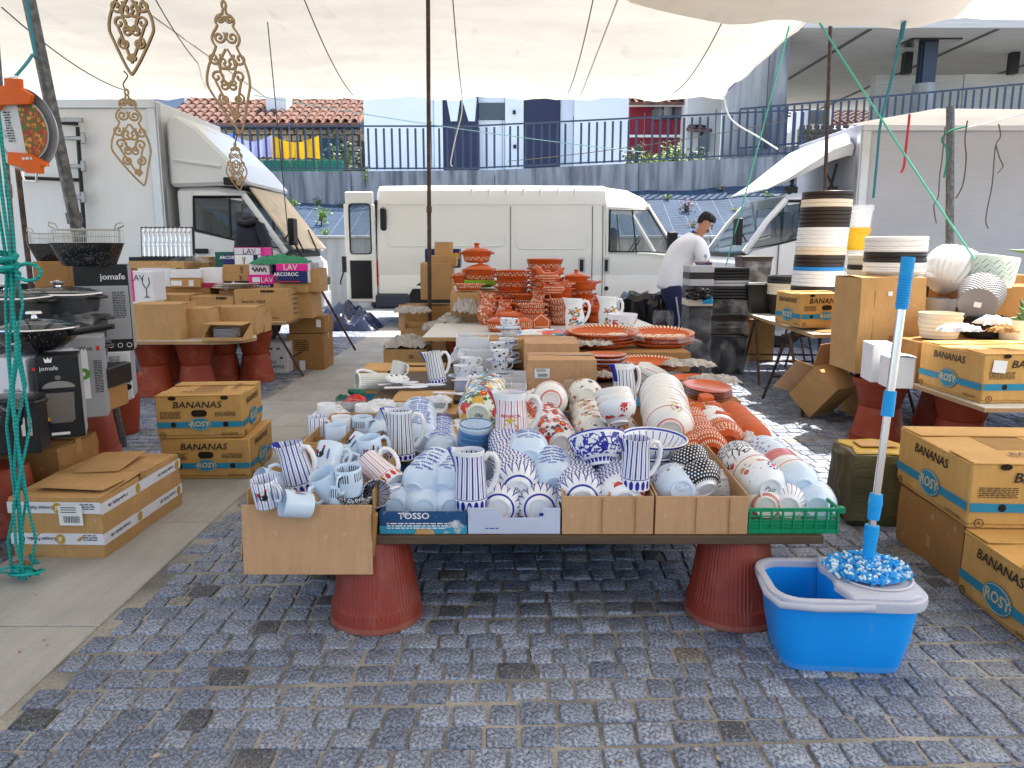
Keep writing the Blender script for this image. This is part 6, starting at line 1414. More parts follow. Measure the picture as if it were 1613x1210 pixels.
for i,(u,Y,s,l)in enumerate(((768,6.5,1.25,'tall terracotta jug with leaf pattern at the left of the pile'),(795,6.4,1.0,'round terracotta jug with a star flower beside the tall jug'),(848,6.5,1.05,'terracotta jug with a wavy collar in the middle'))):
 t=thing('clay_jug',l,'jug',(P(u,470,Y).x,Y,.501 if i<2 else .56))
 MB().at(sc=(s,s,s)).lathe([(0,0),(.05,0),(.062,.02),(.078,.07),(.070,.12),(.052,.16),(.056,.19),(.064,.21),(.060,.21),(.048,.165),(0,.15)],32).build('jug_body',mat('clay_jug_print',lambda c:c.mix(((c.noise(16,3)-.5).ab().lt(.016))*c.z.gt(.03)+c.vor(22).lt(.10),(.50,.10,.028),(.80,.66,.48)),.25,coat=.3),t,smooth=40)
 MB().at(sc=(s,s,s)).tube([(.054,0,.18),(.085,0,.19),(.10,0,.15),(.095,0,.10),(.074,0,.07)],.010,8).build('handle',M_CLAY,t,smooth=60)
t=dish('oblong terracotta dish with a pointed tip lying on the kraft carton',(P(738,432,6.75).x,6.75,.775),M_CLAYL,1.05,1,oval=.6)
for i,(u,v,l)in enumerate(((864,458,'upper'),(872,476,'lower'))):
 t=thing('hen_pot',l+' terracotta hen shaped pot in the middle of the pile','hen pot',(P(u,v,6.3).x,6.3,P(u,v,6.3).z-.06))
 MB().at((0,0,.05),sc=(1.35,.9,.8)).lathe([(0,-.05),(.05,-.045),(.072,0),(.06,.04),(0,.055)],24).build('body',M_CLAYDOT,t,smooth=50)
 MB().tube([(-.06,0,.07),(-.085,0,.11),(-.10,0,.125),(-.125,0,.118)],[.035,.028,.024,.006],8).build('head',M_CLAY,t,smooth=60)
 MB().tube([(.07,0,.07),(.10,0,.10),(.12,0,.12)],[.03,.02,.01],8).build('tail',M_CLAY,t,smooth=60)
MB2=thing('clay_board','pointed terracotta trivet leaning in front of the dishes','trivet',(P(853,492,6.1).x,6.1,.501),rot=(R(-20),0,0))
MB().at((0,0,0),(R(90),0,0)).prism([(-.07,0),(.07,0),(.08,.07),(0,.14),(-.08,.07)],-.006,.006).build('slab',M_CLAYM,MB2,smooth=0,bevel=.003)
MB().tube([(-.055,-.008,.015),(.055,-.008,.015),(.06,-.008,.068),(0,-.008,.115),(-.06,-.008,.068),(-.055,-.008,.015)],.004,4).build('drawn_line',M_OAT,MB2)
col(786,470,6.75,4,[M_CLAYS,M_CLAY],'terracotta dish low in the left front','left front clay dishes',.95,.044)
col(835,490,6.75,5,[M_CLAY,M_CLAYL],'terracotta dish behind the lettered left stack','clay dishes behind the left lettered stack',1.05,.044)
col(898,490,6.62,4,[M_CLAY,M_CLAYS],'terracotta dish behind the front oblong stack','clay dishes behind the oblong stack',1.1,.044)
col(938,490,6.7,3,M_CLAY,'terracotta dish behind the right floral jug','clay dishes behind the right floral jug',.95,.042)
col(760,490,6.95,5,[M_CLAYL,M_CLAY],'terracotta dish behind the tall clay jug','clay dishes behind the tall clay jug',.9,.044)
jug('left floral jug standing before the terracotta pile',(P(905,500,6.0).x,6.0,.501),M_WGLZ,h=.25,k=1.0,upv=(1,.1,0),belly=.8)
jug('right floral jug behind the floral bowl',(P(958,505,6.1).x,6.1,.501),M_WGLZ,h=.26,k=1.0,upv=(1,.3,0),belly=.8)
for l,sc in(('left floral jug',1.25),('right floral jug',1.3)):
 o=[q for q in SC.objects if q.get('label','').startswith(l)][0];rj_=lambda z:sc*(.0625-.0002/sc)
 for z,a,s_,k in((.16,-1.45,.020,1),(.105,-1.75,.026,0),(.055,-1.3,.022,2 if sc<1.28 else 0),(.15,-2.15,.016,0),(.06,-2.1,.016,1)):flower(o,rj_,z,a,s_,k)
one('bowl',bowl_mesh(mat('floral_bowl_glaze',flowers(15,.5,((.62,.05,.03),(.70,.36,.05),(.60,.06,.05)),(.10,.10,.16),lo=.03,hi=.105),.15,coat=.4),1.1,1.1,BIG,'flb'),'footed white bowl painted with red and yellow flowers','bowl',(P(980,510,5.85).x,5.85,.501))
crumple('magazine','crumpled glossy leaflet with green and white print before the clay pots','paper',(P(855,515,5.75).x,5.75,.501),.42,.22,.05,mat('leaflet_print',lambda c:c.mix(c.noise(7,2).gt(.55),c.mix(c.noise(11,1).gt(.55),(.75,.76,.78),(.05,.32,.62)),c.mix(c.noise(9,2).gt(.5),(.06,.40,.10),(.75,.15,.12))),.3),31)
for o in SC.objects:
 if o not in PRE and not o.parent:o.location.z+=CT+(.05 if o.get('label','').startswith(('topmost lidded','lidded terracotta casserole with scrolls','lime green','brown carton under the casseroles'))else 0)
def platter(lab,loc,k,oval,m,rz=0,tilt=(0,0,1),text=None,swirl=0,rim=True):
 t=thing('platter',lab,'platter',loc,rot=frame_rot(Vector(tilt),Vector((math.cos(rz),math.sin(rz),0))))
 MB().at(sc=(k,k*oval,k)).lathe(PLATE,48).build('plate',m,t,smooth=40)
 if rim:
  for i in range(44):
   a=i/44*6.283;c_,s_=math.cos(a),math.sin(a)
  b=MB()
  for i in range(52):
   a=i/52*6.283;c_,s_=math.cos(a),math.sin(a);c2,s2=math.cos(a+.05),math.sin(a+.05)
   b.add([(k*.142*c_,k*oval*.142*s_,k*.0215),(k*.163*c2,k*oval*.163*s2,k*.0305),(k*.163*math.cos(a+.1),k*oval*.163*math.sin(a+.1),k*.0305),(k*.142*c2,k*oval*.142*s2,k*.0215)],[(0,1,2,3)])
  b.build('rope_rim_print',M_OAT,t,(0,0,.0012),smooth=0)
 if text:put('lettering',text_mesh(text,k*.034,M_OAT,bold=.03),t,(-.042*k,0,k*.0085))
 for j in range(swirl):
  x=(j-(swirl-1)/2)*.2*k/max(1,swirl-1)if swirl>1 else 0
  x=x if not text else x*.18+.072*k
  MB().tube([(x+(.006+.0022*q)*k*math.cos(q*.7)*.8,(.006+.0022*q)*k*math.sin(q*.7)*oval,k*.009)for q in range(16)],.0035*k,4).build('swirl_print',M_OAT,t,smooth=60)
 return t
px_=P(945,525,5.34).x
for i in range(4):platter('large oval terracotta platter lettered PORTUGAL, topmost of its stack' if i==3 else 'large oval terracotta platter under the lettered one, %s from the bottom'%nth(i),(px_+.02*(i%2),5.34,.585+i*.022),1.55,.62,M_CLAYM,-.05,(0,-.16,1),'PORTUGAL' if i==3 else None,2 if i==3 else 0)
px_=P(1040,520,5.4).x
carton('brown carton under the oval platters',.42,1.2,5.08,5.52,.441,.138,m=M_CARD3,flaps=False)
for i in range(3):platter('large oval terracotta platter with a row of loops, topmost of the wrapped stack' if i==2 else 'large oval terracotta platter in the film wrapped stack, %s from the bottom'%nth(i),(px_,5.40,.585+i*.024),1.5,.6,M_CLAYM,.12,(.03,-.2,1),None,5 if i==2 else 0)
for i in range(6):platter('round plain terracotta plate, topmost beside the brown carton' if i==5 else 'round plain terracotta plate beside the brown carton, %s from the bottom'%nth(i),(P(952,570,4.75).x,4.75,.455+i*.026),.86,.9,M_CLAY,0,(0,0,1),rim=False)
for i in range(2):platter('oval terracotta platter with paw marks and a swirl, behind the leaning jug' if i else 'oval terracotta platter under the one with paw marks',(P(1020,568,4.85).x,4.85,.49+i*.03),1.25,.6,M_CLAYM,-.1,(0,-.12,1),None,3 if i else 0)
platter('oval terracotta platter with one swirl lying in newspaper at the right',(P(1098,603,4.35).x,4.35,.50),.95,.55,M_CLAYM,-.1,(0,-.1,1),None,1,rim=False)
platter('narrow oval terracotta platter behind the newspaper',(P(1062,592,4.5).x,4.5,.47),.9,.5,M_CLAYM,0,(0,-.1,1),None,0)
for i in range(4):platter('round terracotta plate, topmost by the toothpick boxes' if i==3 else 'round terracotta plate by the toothpick boxes, %s from the bottom'%nth(i),(P(1115,628,4.0).x,4.02,.475+i*.014),.78,1,M_CLAY,0,(.05,-.1,1),rim=False)
ub=carton('brown carton under the terracotta plates at the right corner',.86,1.22,3.98,4.6,.32,.15,m=M_CARD3,flaps=False);terr_pot('terracotta pot under the right corner plates',1.0,4.3,0,.15,.32)
crumple('plastic_wrap','clear film draped over the two platter stacks','plastic',(P(992,520,5.3).x,5.3,.64),.18,.34,.09,M_FILM,41)
crumple('plastic_wrap','clear film round the looped platter stack at right','plastic',(P(1062,525,5.3).x,5.25,.62),.32,.25,.06,M_FILM,42)
for i,(u,v,Y,w,l)in enumerate(((930,540,5.2,.30,'crumpled newspaper under the lettered platters'),(1085,572,4.7,.3,'crumpled newspaper beside the paw mark platter'),(1125,597,4.25,.26,'crumpled newspaper around the one swirl platter'),(1080,608,4.2,.2,'crumpled newspaper left of the one swirl platter'),(945,590,4.4,.14,'crumpled brown newspaper by the plain plates'))):
 crumple('newspaper',l,'paper',(P(u,v,Y).x,Y,P(u,v,Y).z-.02),w,w*.6,.05,mat('newsprint',lambda c:c.mul((.46,.42,.38),c.noise(60,2)*.8+.5),.85),50+i)
bx('grey_bin',(0,0,.15),(.10,.25,.3),mat('steel_blue_plastic',(.16,.19,.24),.4),None).location=(P(1080,575,4.7).x+.12,4.75,.14)
tag(SC.objects['grey_bin'],'blue grey box edge standing beside the wrapped platters','box')
def pb(*a,**k):t=pcarton(*a,**k);wdh(t);return t
pb('plain brown carton hanging open by the middle pole before the van',663,712,418,472,7.7,.35,m=M_CARD,h=.36)
pb('crushed brown carton on top of the plain one by the middle pole',676,718,403,420,7.75,.3,m=M_CARD,tape=False,jit=.015)
pb('small upright brown carton at the very top by the middle pole',685,712,380,404,7.85,.15,m=M_CARD,flaps=False)
t=pcarton('dark navy carton with a yellow badge behind the brown ones',670,724,392,422,8.1,.3,m=M_NAVY,tape=False);w,d,h=wdh(t)
decal('yellow_badge',ellipse(.04,.04),t,(w*.40,-d/2-.006,h*.6),'f',M_YELP)
pb('brown carton carrying the pointed oblong dish',710,758,446,492,6.7,.3,z=.621,h=.26,m=M_CARD,tape=False)
carton('brown carton low behind the middle pole',P(690,480,7.8).x-.35,P(690,480,7.8).x+.25,7.7,8.2,.30,.38,m=M_CARD3);carton('brown carton on the ground behind the middle pole',P(690,480,7.8).x-.35,P(690,480,7.8).x+.25,7.7,8.2,0,.30,m=M_CARD3)
t=pcarton('open brown carton of crumpled paper left of the clay ware table',604,672,503,552,6.45,.40,z=.15,m=M_CARD,flaps=False);w,d,h=wdh(t)
crumple('packing_paper','grey packing paper spilling from the open carton at left','paper',t.location+Vector((0,0,h-.01)),w*1.0,d,.12,M_NEWS if 'M_NEWS' in globals()else MATS['newsprint'],61)
carton('brown carton on the ground under the packing paper carton',t.location.x-.22,t.location.x+.2,6.5,6.9,0,.148,m=M_CARD3,flaps=False)
letter(t,'FRAGILE',.03,(w*.42,-d/2-.006,h*.7),'f',M_INK)if False else None
MB().tube([(.015*math.cos(a),0,.015*math.sin(a))for a in[i*.5236 for i in range(13)]],.003,4).build('recycling_mark',M_INK,t,(w*.14,-d/2-.008,h*.75))
yb=crumple('yellow_bag','yellow plastic bag wedged between the paper carton and the table','bag',(P(684,545,6.6).x,6.6,.0),.18,.2,.45,mat('yellow_film',(.62,.36,.01),.25),63,n=22)
ob=open_box('wide open brown carton behind the paper carton',P(630,500,7.1).x,P(702,500,7.1).x,7.1,7.5,.30,.22,.24,.24,M_CARD)
MB().box((0,0,0),(.06,.005,.24)).build('raised_flap',M_CARD2,ob,(-.2,-.18,.32),(R(-6),0,R(-10)),bevel=.001)
carton('brown carton on the ground below the wide open carton',P(630,500,7.1).x,P(702,500,7.1).x,7.15,7.5,0,.298,m=M_CARD3,flaps=False)
for i,(u,v,Y,w,h,l)in enumerate(((650,485,7.1,.4,.10,'packing paper in the wide open carton'),(710,500,6.7,.3,.12,'grey packing paper heap on the white table edge'),(735,478,6.6,.28,.20,'tall crumpled newspaper beside the carton with the oblong dish'),(685,510,6.6,.25,.12,'crumpled packing paper above the yellow bag'))):
 crumple('packing_paper',l,'paper',(P(u,v,Y).x,Y,P(u,v,Y).z-h*.5),w*.8,w*.6,h*.8,MATS['newsprint'],70+i,n=20)
crumple('plastic_wrap','clear crumpled film right of the green leaflet','plastic',(P(900,510,5.8).x,5.8,.621),.3,.2,.06,M_FILM,77)
# left: cookware stall
LZ=.45
board('market_table','white edged table board of cookware at the left front',[(-4.6,2.2),(-2.19,2.2),(-2.16,4.28),(-4.6,4.28)],LZ,M_BOARD,.03,M_WCARD)
g=G(115,742)
terr_pot('terracotta pot upside down under the corner of the cookware table',g.x,g.y+.16,0,.19,.42,group=None)
terr_pot('terracotta pot at the far left edge beside the teal rope',G(-10,845).x,G(-10,845).y+.1,0,.15,.30)
terr_pot('terracotta rim of a pot behind the leaning pole',P(168,640,5.0).x,5.15,0,.16,.40,up=True)
def panel_box(lab,u0,u1,v0,v1,Y,d,z,m,side=None,h=None,name='cookware_box',rz=0):
 x,zb,w,hh=rect(u0,u1,v0,v1,Y);h=h or(P((u0+u1)/2,v0,Y).z-z)
 t=thing(name,lab,'box',(x,Y+d/2,z),rz)
 MB().box((0,0,h/2),(w,d,h)).build('box_body',m,t,bevel=.004)
 if side:MB().add([(w/2+.0015,-d/2+.004,.004),(w/2+.0015,d/2-.004,.004),(w/2+.0015,d/2-.004,h-.004),(w/2+.0015,-d/2+.004,h-.004)],[(0,1,2,3)]).build('side_print',side,t,smooth=0)
 return t,w,d,h
M_BXB=mat('black_print',(.014,.014,.016),.35)
M_BXG=mat('grey_print',mottled((.34,.35,.38),.15,5),.4)
M_FOODP=mat('kitchen_photo_print',lambda c:c.mix(c.noise(9,3).ramp(.4,.62),c.mix(c.noise(15,2).gt(.55),(.50,.50,.52),(.10,.25,.06)),c.mix(c.noise(22,2).gt(.55),(.62,.62,.62),(.30,.16,.10))),.35)
t,w,d,h=panel_box('tall black and grey pan box behind the stacked roasters',116,192,417,515,4.1,.2,LZ+.26,M_BXB,M_BXG,rz=R(22))
decal('grey_panel',rectp(w*.98,h*.62),t,(0,-d/2-.0015,h*.45),'f',M_BXG)
letter(t,'jomafe',.045,(w*.22,-d/2-.002,h*.86),'f',M_WPAPER,bold=.01)
letter(t,'\u00f828 cm',.028,(w*.0,-d/2-.003,h*.32),'f',mat('lime_print',(.35,.5,.04),.5),bold=.01)
fine_print(t,(w*.30,-d/2-.003,h*.68),'f',w*.24,16,.009,M_BXB)
for i in range(4):MB().tube([(.012*math.cos(a),0,.012*math.sin(a))for a in[j*.7 for j in range(10)]],.002,4).build('icon_ring',M_WPAPER,t,(-w*.1+i*.045,-d/2-.004,h*.07))
t,w,d,h=panel_box('white and grey pan set box below the tall black box',144,198,512,640,4.08,.2,LZ,M_WCARD,M_BXG,h=.258,rz=R(20))
for i in range(4):decal('pan_picture',[(x,y*.55)for x,y in ellipse(.028,.035,14)],t,(w*.34,-d/2-.003,h*(.25+.16*i)),'f',M_BLACKP)
decal('photo_print',rectp(w*.35,h*.35),t,(-w*.2,-d/2-.003,h*.55),'f',M_FOODP)
decal('round_badge',ellipse(.03,.03),t,(-w*.28,-d/2-.003,h*.82),'f',M_WPAPER);decal('red_badge',rectp(.035,.06),t,(-w*.02,-d/2-.003,h*.2),'f',M_RED)
fine_print(t,(w*.1,-d/2-.003,h*.9),'f',w*.3,8)
t,w,d,h=panel_box('grey wok box with a kitchen photograph and green basil',95,152,532,650,3.62,.2,LZ,M_BXG,M_BXG,rz=R(24))
decal('photo_print',rectp(w*.62,h*.62),t,(-w*.18,-d/2-.003,h*.55),'f',M_WPAPER)
for i in range(12):
 a=i*.52;decal('leaf_print',[(x+.022*math.cos(a),y+.02*math.sin(a))for x,y in ellipse(.012,.009,8)],t,(-w*.02,-d/2-.0035-i*.0002,h*.55),'f',mat('basil_print',(.10,.30,.05),.5))
decal('pot_print',[(-.016,0),(.016,0),(.013,-.03),(-.013,-.03)],t,(-w*.02,-d/2-.004,h*.47),'f',M_WCARD);decal('arm_print',[(-.02,.0),(.03,.01),(.012,.10),(-.02,.10)],t,(-w*.32,-d/2-.004,h*.45),'f',mat('skin_print',(.55,.33,.22),.5))
letter(t,'Wok',.03,(w*.1,-d/2-.004,h*.86),'f',M_INK);decal('red_badge',rectp(.014,.022),t,(w*.40,-d/2-.003,h*.86),'f',M_RED);fine_print(t,(w*.36,-d/2-.004,h*.7),'f',w*.2,20,.008)
t,w,d,h=panel_box('black stockpot box with a picture of a lidded pot',53,113,562,672,3.22,.18,LZ,M_BXB,M_BXG,rz=R(26))
decal('pot_print',[(-.055,.05),(.055,.05),(.05,-.07),(.038,-.082),(-.038,-.082),(-.05,-.07)],t,(0,-d/2-.003,h*.42),'f',mat('pot_print_grey',(.16,.14,.13),.4))
decal('pot_lid_print',[(.062*math.cos(a),.03*math.sin(a))for a in[i*.3142 for i in range(11)]],t,(0,-d/2-.0035,h*.62),'f',mat('pot_lid_grey',(.24,.22,.21),.4));decal('pot_knob_print',ellipse(.012,.01,10),t,(0,-d/2-.004,h*.745),'f',MATS['pot_print_grey'])
for i,(x,y,m)in enumerate(((-.062,-.05,M_RED),(-.055,-.062,M_YELP),(-.07,-.058,M_YELP),(-.06,-.04,M_BOTG))):decal('vegetable_print',ellipse(.012,.010,10),t,(x,-d/2-.004-i*.0003,h*.42+y),'f',m)
letter(t,'jomafe',.026,(-.03,-d/2-.003,h*.86),'f',M_WPAPER);decal('red_badge',rectp(.012,.012),t,(-.085,-d/2-.003,h*.86),'f',M_RED)
decal('crown_print',[(-.012,0),(.012,0),(.016,.022),(.006,.012),(0,.024),(-.006,.012),(-.016,.022)],t,(-.03,-d/2-.003,h*.93),'f',M_WPAPER);decal('white_strip',rectp(.07,.012),t,(-.01,-d/2-.003,h*.06),'f',M_WPAPER)
t,w,d,h=panel_box('pale lilac box face beside the stockpot box',-20,51,565,660,3.25,.5,LZ,mat('lilac_white_print',(.60,.60,.68),.4));fine_print(t,(w*.15,-d/2-.003,h*.6),'f',w*.4,5)
t,w,d,h=panel_box('black cutlery box with white print at the front left corner',-30,52,628,694,2.95,.12,LZ,M_BXB,rz=R(14))
letter(t,'GRILL',.035,(w*.25,-d/2-.002,h*.45),'f',M_WPAPER)if False else None
for i in range(3):decal('utensil_print',[(-.006,-.04),(.006,-.04),(.008,.03),(0,.045),(-.008,.03)],t,(w*(.12+.12*i),-d/2-.002,h*.5),'f',(M_WPAPER,M_SILV,mat('salmon_print',(.55,.28,.2),.5))[i])
fine_print(t,(w*-.05,-d/2-.002,h*.7),'f',w*.2,6,.009,M_WPAPER)
def roaster(lab,u,v,Y,w,d,h,m,lid=None,film=False,badge=True,z=None):
 p=P(u,v,Y);t=thing('roasting_pan',lab,'pan',(p.x,Y,p.z if z is None else z))
 def rr(k,zz,n=7):return[(x,y,zz)for x,_,y in rrect(-w/2*k,w/2*k,-d/2*k,d/2*k,.06,0,n)[:-1]]
 mb=MB();L=[rr(.90,0),rr(.93,.01),rr(1.0,h*.9),rr(1.05,h*.93),rr(1.05,h),rr(.98,h),rr(.88,.02)]
 loft(mb,L).build('pan_body',m,t,smooth=40)
 for s in(-1,1):MB().tube([(s*w*.52,-.05,h*.88),(s*(w*.52+.04),-.04,h*.9),(s*(w*.52+.04),.04,h*.9),(s*w*.52,.05,h*.88)],.009,6).build('handle',M_BLACKP,t)
 if badge:decal('badge_print',[(-.022,-.003),(.022,-.003),(.010,.004),(.006,.014),(-.004,.010),(-.010,.002)],t,(-.02,-d/2*.98-.003,h*.5),(R(96),0,0),M_WPAPER)
 if lid:
  loft(MB(),[rr(1.05,h),rr(1.03,h+.012),rr(.75,h+.035),rr(.3,h+.045)]).build('glass_lid',M_GLASS,t,smooth=50)
  MB().tube(rr(1.045,h+.008)+[rr(1.045,h+.008)[0]],.006,5).build('lid_rim',M_CHROME,t)
  MB().at((0,0,h+.04)).lathe([(0,0),(.014,0),(.012,.012),(.032,.022),(.034,.032),(0,.038)],18).build('lid_knob',M_CHROME,t)
 if film:MB().grid(lambda s,q:((s-.5)*w*1.16,(q-.5)*d*1.16,h+.012+.020*math.sin(s*23+q*9)*math.sin(q*21)-(.03 if min(s,q,1-s,1-q)<.08 else 0)),20,14).build('film_cover',M_FILM,t,smooth=20)
 return t
bs=panel_box('low dark cookware box underneath the stacked roasters',20,150,525,560,3.66,.34,LZ+.12,M_BXB,h=.10)[0]
MB().box((0,0,-.06),(.36,.3,.118)).build('lower_box',M_CARD3,bs,bevel=.004)
z_=LZ+.222
roaster('black grey granite roaster with film, lowest of the three',92,525,3.85,.40,.28,.115,M_GRANG,film=True,z=z_)
roaster('black grey granite roaster with film, second of the three',98,488,3.87,.37,.26,.125,M_GRANG,film=True,z=z_+.130)
roaster('granite roaster with steel rimmed glass lid, topmost of the three',92,450,3.9,.34,.25,.085,M_GRANG,lid=True,z=z_+.27)
for i,(v,z,l)in enumerate(((520,z_,'lowest'),(470,z_+.14,'second'),(440,z_+.25,'topmost'))):
 roaster('dark pan at the extreme left edge, %s of its stack'%l,8,v,3.7,.34,.3,.10,M_GRANG,film=i<2,lid=i==2,badge=False,z=z)
bx('prop_box',(0,0,.11),(.3,.3,.22),M_CARD3,None).location=(P(8,560,3.7).x,3.72,LZ+.001);tag(SC.objects['prop_box'],'brown box under the left edge pans','box')
wk=thing('wok','big black speckled wok pan with glass lid and long handle','pan',(P(45,560,3.35).x,3.42,P(45,556,3.35).z))
MB().lathe([(0,0),(.08,0),(.12,.015),(.16,.06),(.175,.10),(.17,.102),(.11,.02),(0,.01)],40).build('pan_body',M_GRAN,wk,smooth=40)
MB().at((0,0,.10)).lathe([(.172,0),(.168,.012),(.10,.038),(0,.05)],36).build('glass_lid',M_GLASS,wk,smooth=50)
MB().tube([(.173*math.cos(a),.173*math.sin(a),.106)for a in[i*.1963 for i in range(33)]],.005,5).build('lid_rim',M_CHROME,wk)
MB().at((0,0,.145)).lathe([(0,0),(.014,0),(.010,.015),(.035,.024),(.03,.034),(0,.036)],18).build('lid_knob',M_CHROME,wk)
MB().tube([(.165,-.02,.08),(.21,-.02,.09),(.30,-.03,.105),(.37,-.035,.115)],[.012,.016,.015,.012],8).build('handle',M_BLACKP,wk,smooth=60)
decal('badge_print',[(-.022,-.003),(.022,-.003),(.010,.004),(.006,.014),(-.004,.010)],wk,(0,-.155,.05),(R(60),0,0),M_WPAPER)
roaster('speckled pan at the bottom left edge below the wok',12,638,3.0,.18,.16,.10,M_GRAN,film=True,badge=False,z=LZ+.12)
def fryer(lab,u,v,Y,z,k):
 t=thing('fryer_pan',lab,'fryer',(P(u,v,Y).x,Y,z));
 def rr(w,d,zz):return[(x*k,y*k,zz*k)for x,_,y in rrect(-w,w,-d,d,.05,0,6)[:-1]]
 loft(MB(),[rr(.12,.085,0),rr(.125,.09,.01),rr(.165,.11,.12),rr(.172,.117,.124),rr(.16,.108,.12),rr(.12,.08,.01)]).build('pan_body',M_GRAN,t,smooth=40)
 b=MB();W=mat('steel_wire',(.45,.43,.38),.3,metal=.8)
 for zz in(.125,.16,.195):b.tube(rr(.152,.098,zz)+[rr(.152,.098,zz)[0]],.0022*k if zz<.19 else .004*k,4)
 top,bot=rr(.152,.098,.195),rr(.150,.096,.125)
 for p,q in zip(top,bot):b.tube([p,q],.0014*k,3)
 for i in range(24):
  x=(-.15+.3*i/23)*k
  for s in(-1,1):b.tube([(x,s*.098*k,.195*k),(x,s*.096*k,.12*k)],.0011*k,3,cap=False)
 b.build('wire_basket',W,t)
 for s in(-1,1):MB().tube([(s*.15*k,0,.19*k),(s*.165*k,0,.225*k),(s*.20*k,0,.235*k),(s*.205*k,0,.215*k),(s*.17*k,0,.20*k)],.004*k,6).build('handle',W,t,smooth=60)
 return t
fryer('speckled black deep fryer pan with wire basket on the tall black box',141,415,4.15,P(141,418,4.28).z,.98)
fryer('smaller speckled fryer pan with basket behind the large one',92,408,4.5,P(92,412,4.5).z,.82)
tb=panel_box('tall plain box standing behind the roasters under the small fryer pan',66,122,412,560,4.36,.3,LZ,M_CARD3)
pp=thing('paella_pan','hanging steel paella pan with orange packaging band and food photo','pan',P(38,205,2.9),rot=(R(6),0,R(-12)))
MB().at((0,0,0),(R(90),0,0)).lathe([(0,-.03),(.118,-.03),(.122,-.026),(.146,.004),(.147,.008),(.120,-.02),(0,-.024)],48).build('pan_body',mat('brushed_steel',(.66,.66,.68),.3,metal=.45),pp,smooth=30)
pd=MB().at((0,.022-.03,0),(R(90),0,0)).lathe([(0,-.004),(.108,-.004),(.110,.0),(0,.001)],40).build('card_disc',M_WCARD,pp)
half=[(.0,-.105)]+[(.106*math.cos(a),.106*math.sin(a))for a in[-1.57+i*.157 for i in range(21)]]
decal('food_photo',half,pd,(0,-.0105,0),'f',mat('paella_photo',lambda c:c.mix(c.vor(60,out=0).lt(.45),c.mix(c.noise(40,2).gt(.52),(.10,.16,.03),(.38,.05,.02)),c.mix(c.noise(30,2).gt(.5),(.70,.34,.05),(.52,.10,.03))),.4))
fine_print(pd,(-.05,-.0115,.06),'f',.03,12,.009)
letter(pd,'PAELLA',.016,(-.088,-.0115,0),(R(90),R(-90),0),M_INK);letter(pd,'36 cm',.012,(-.072,-.0115,-.01),(R(90),R(-90),0),M_INK)
M_ORAN=mat('orange_card',(.80,.13,.01),.45)
for s,poly in((1,[(-.075,.062),(-.05,.085),(.07,.085),(.085,.115),(.045,.14),(.05,.17),(-.015,.175),(-.02,.15),(-.075,.15)]),(-1,[(-.06,-.075),(.03,-.085),(.09,-.115),(.095,-.13),(.07,-.128),(.065,-.155),(.0,-.15),(-.01,-.132),(-.07,-.118)])):
 MB().at((0,-.012,0),(R(90),0,0)).prism(poly,0,.02).build('orange_band',M_ORAN,pp,smooth=0,bevel=.002)
 MB().tube([(-.045,0,s*.145),(-.04,0,s*.178),(.01,0,s*.182),(.02,0,s*.15)],.004,6).build('handle',M_CHROME,pp,smooth=60)
letter(pp,'tacatum',.016,(.02,-.034,-.108),(R(90),R(12),0),M_WPAPER)if False else None
fine_print(pp,(.025,-.034,-.104),'f',.05,1,.02,M_WPAPER)
top_=pp.location+Vector((-.01,0,.185))
rope('hanging_rope','dark blue tie holding the paella pan to the leaning pole','cord',[top_,top_+Vector((-.05,.2,.12)),top_+Vector((-.10,.3,.2)),top_+Vector((-.14,.3,.9))],.006,MATS['teal_cord'])
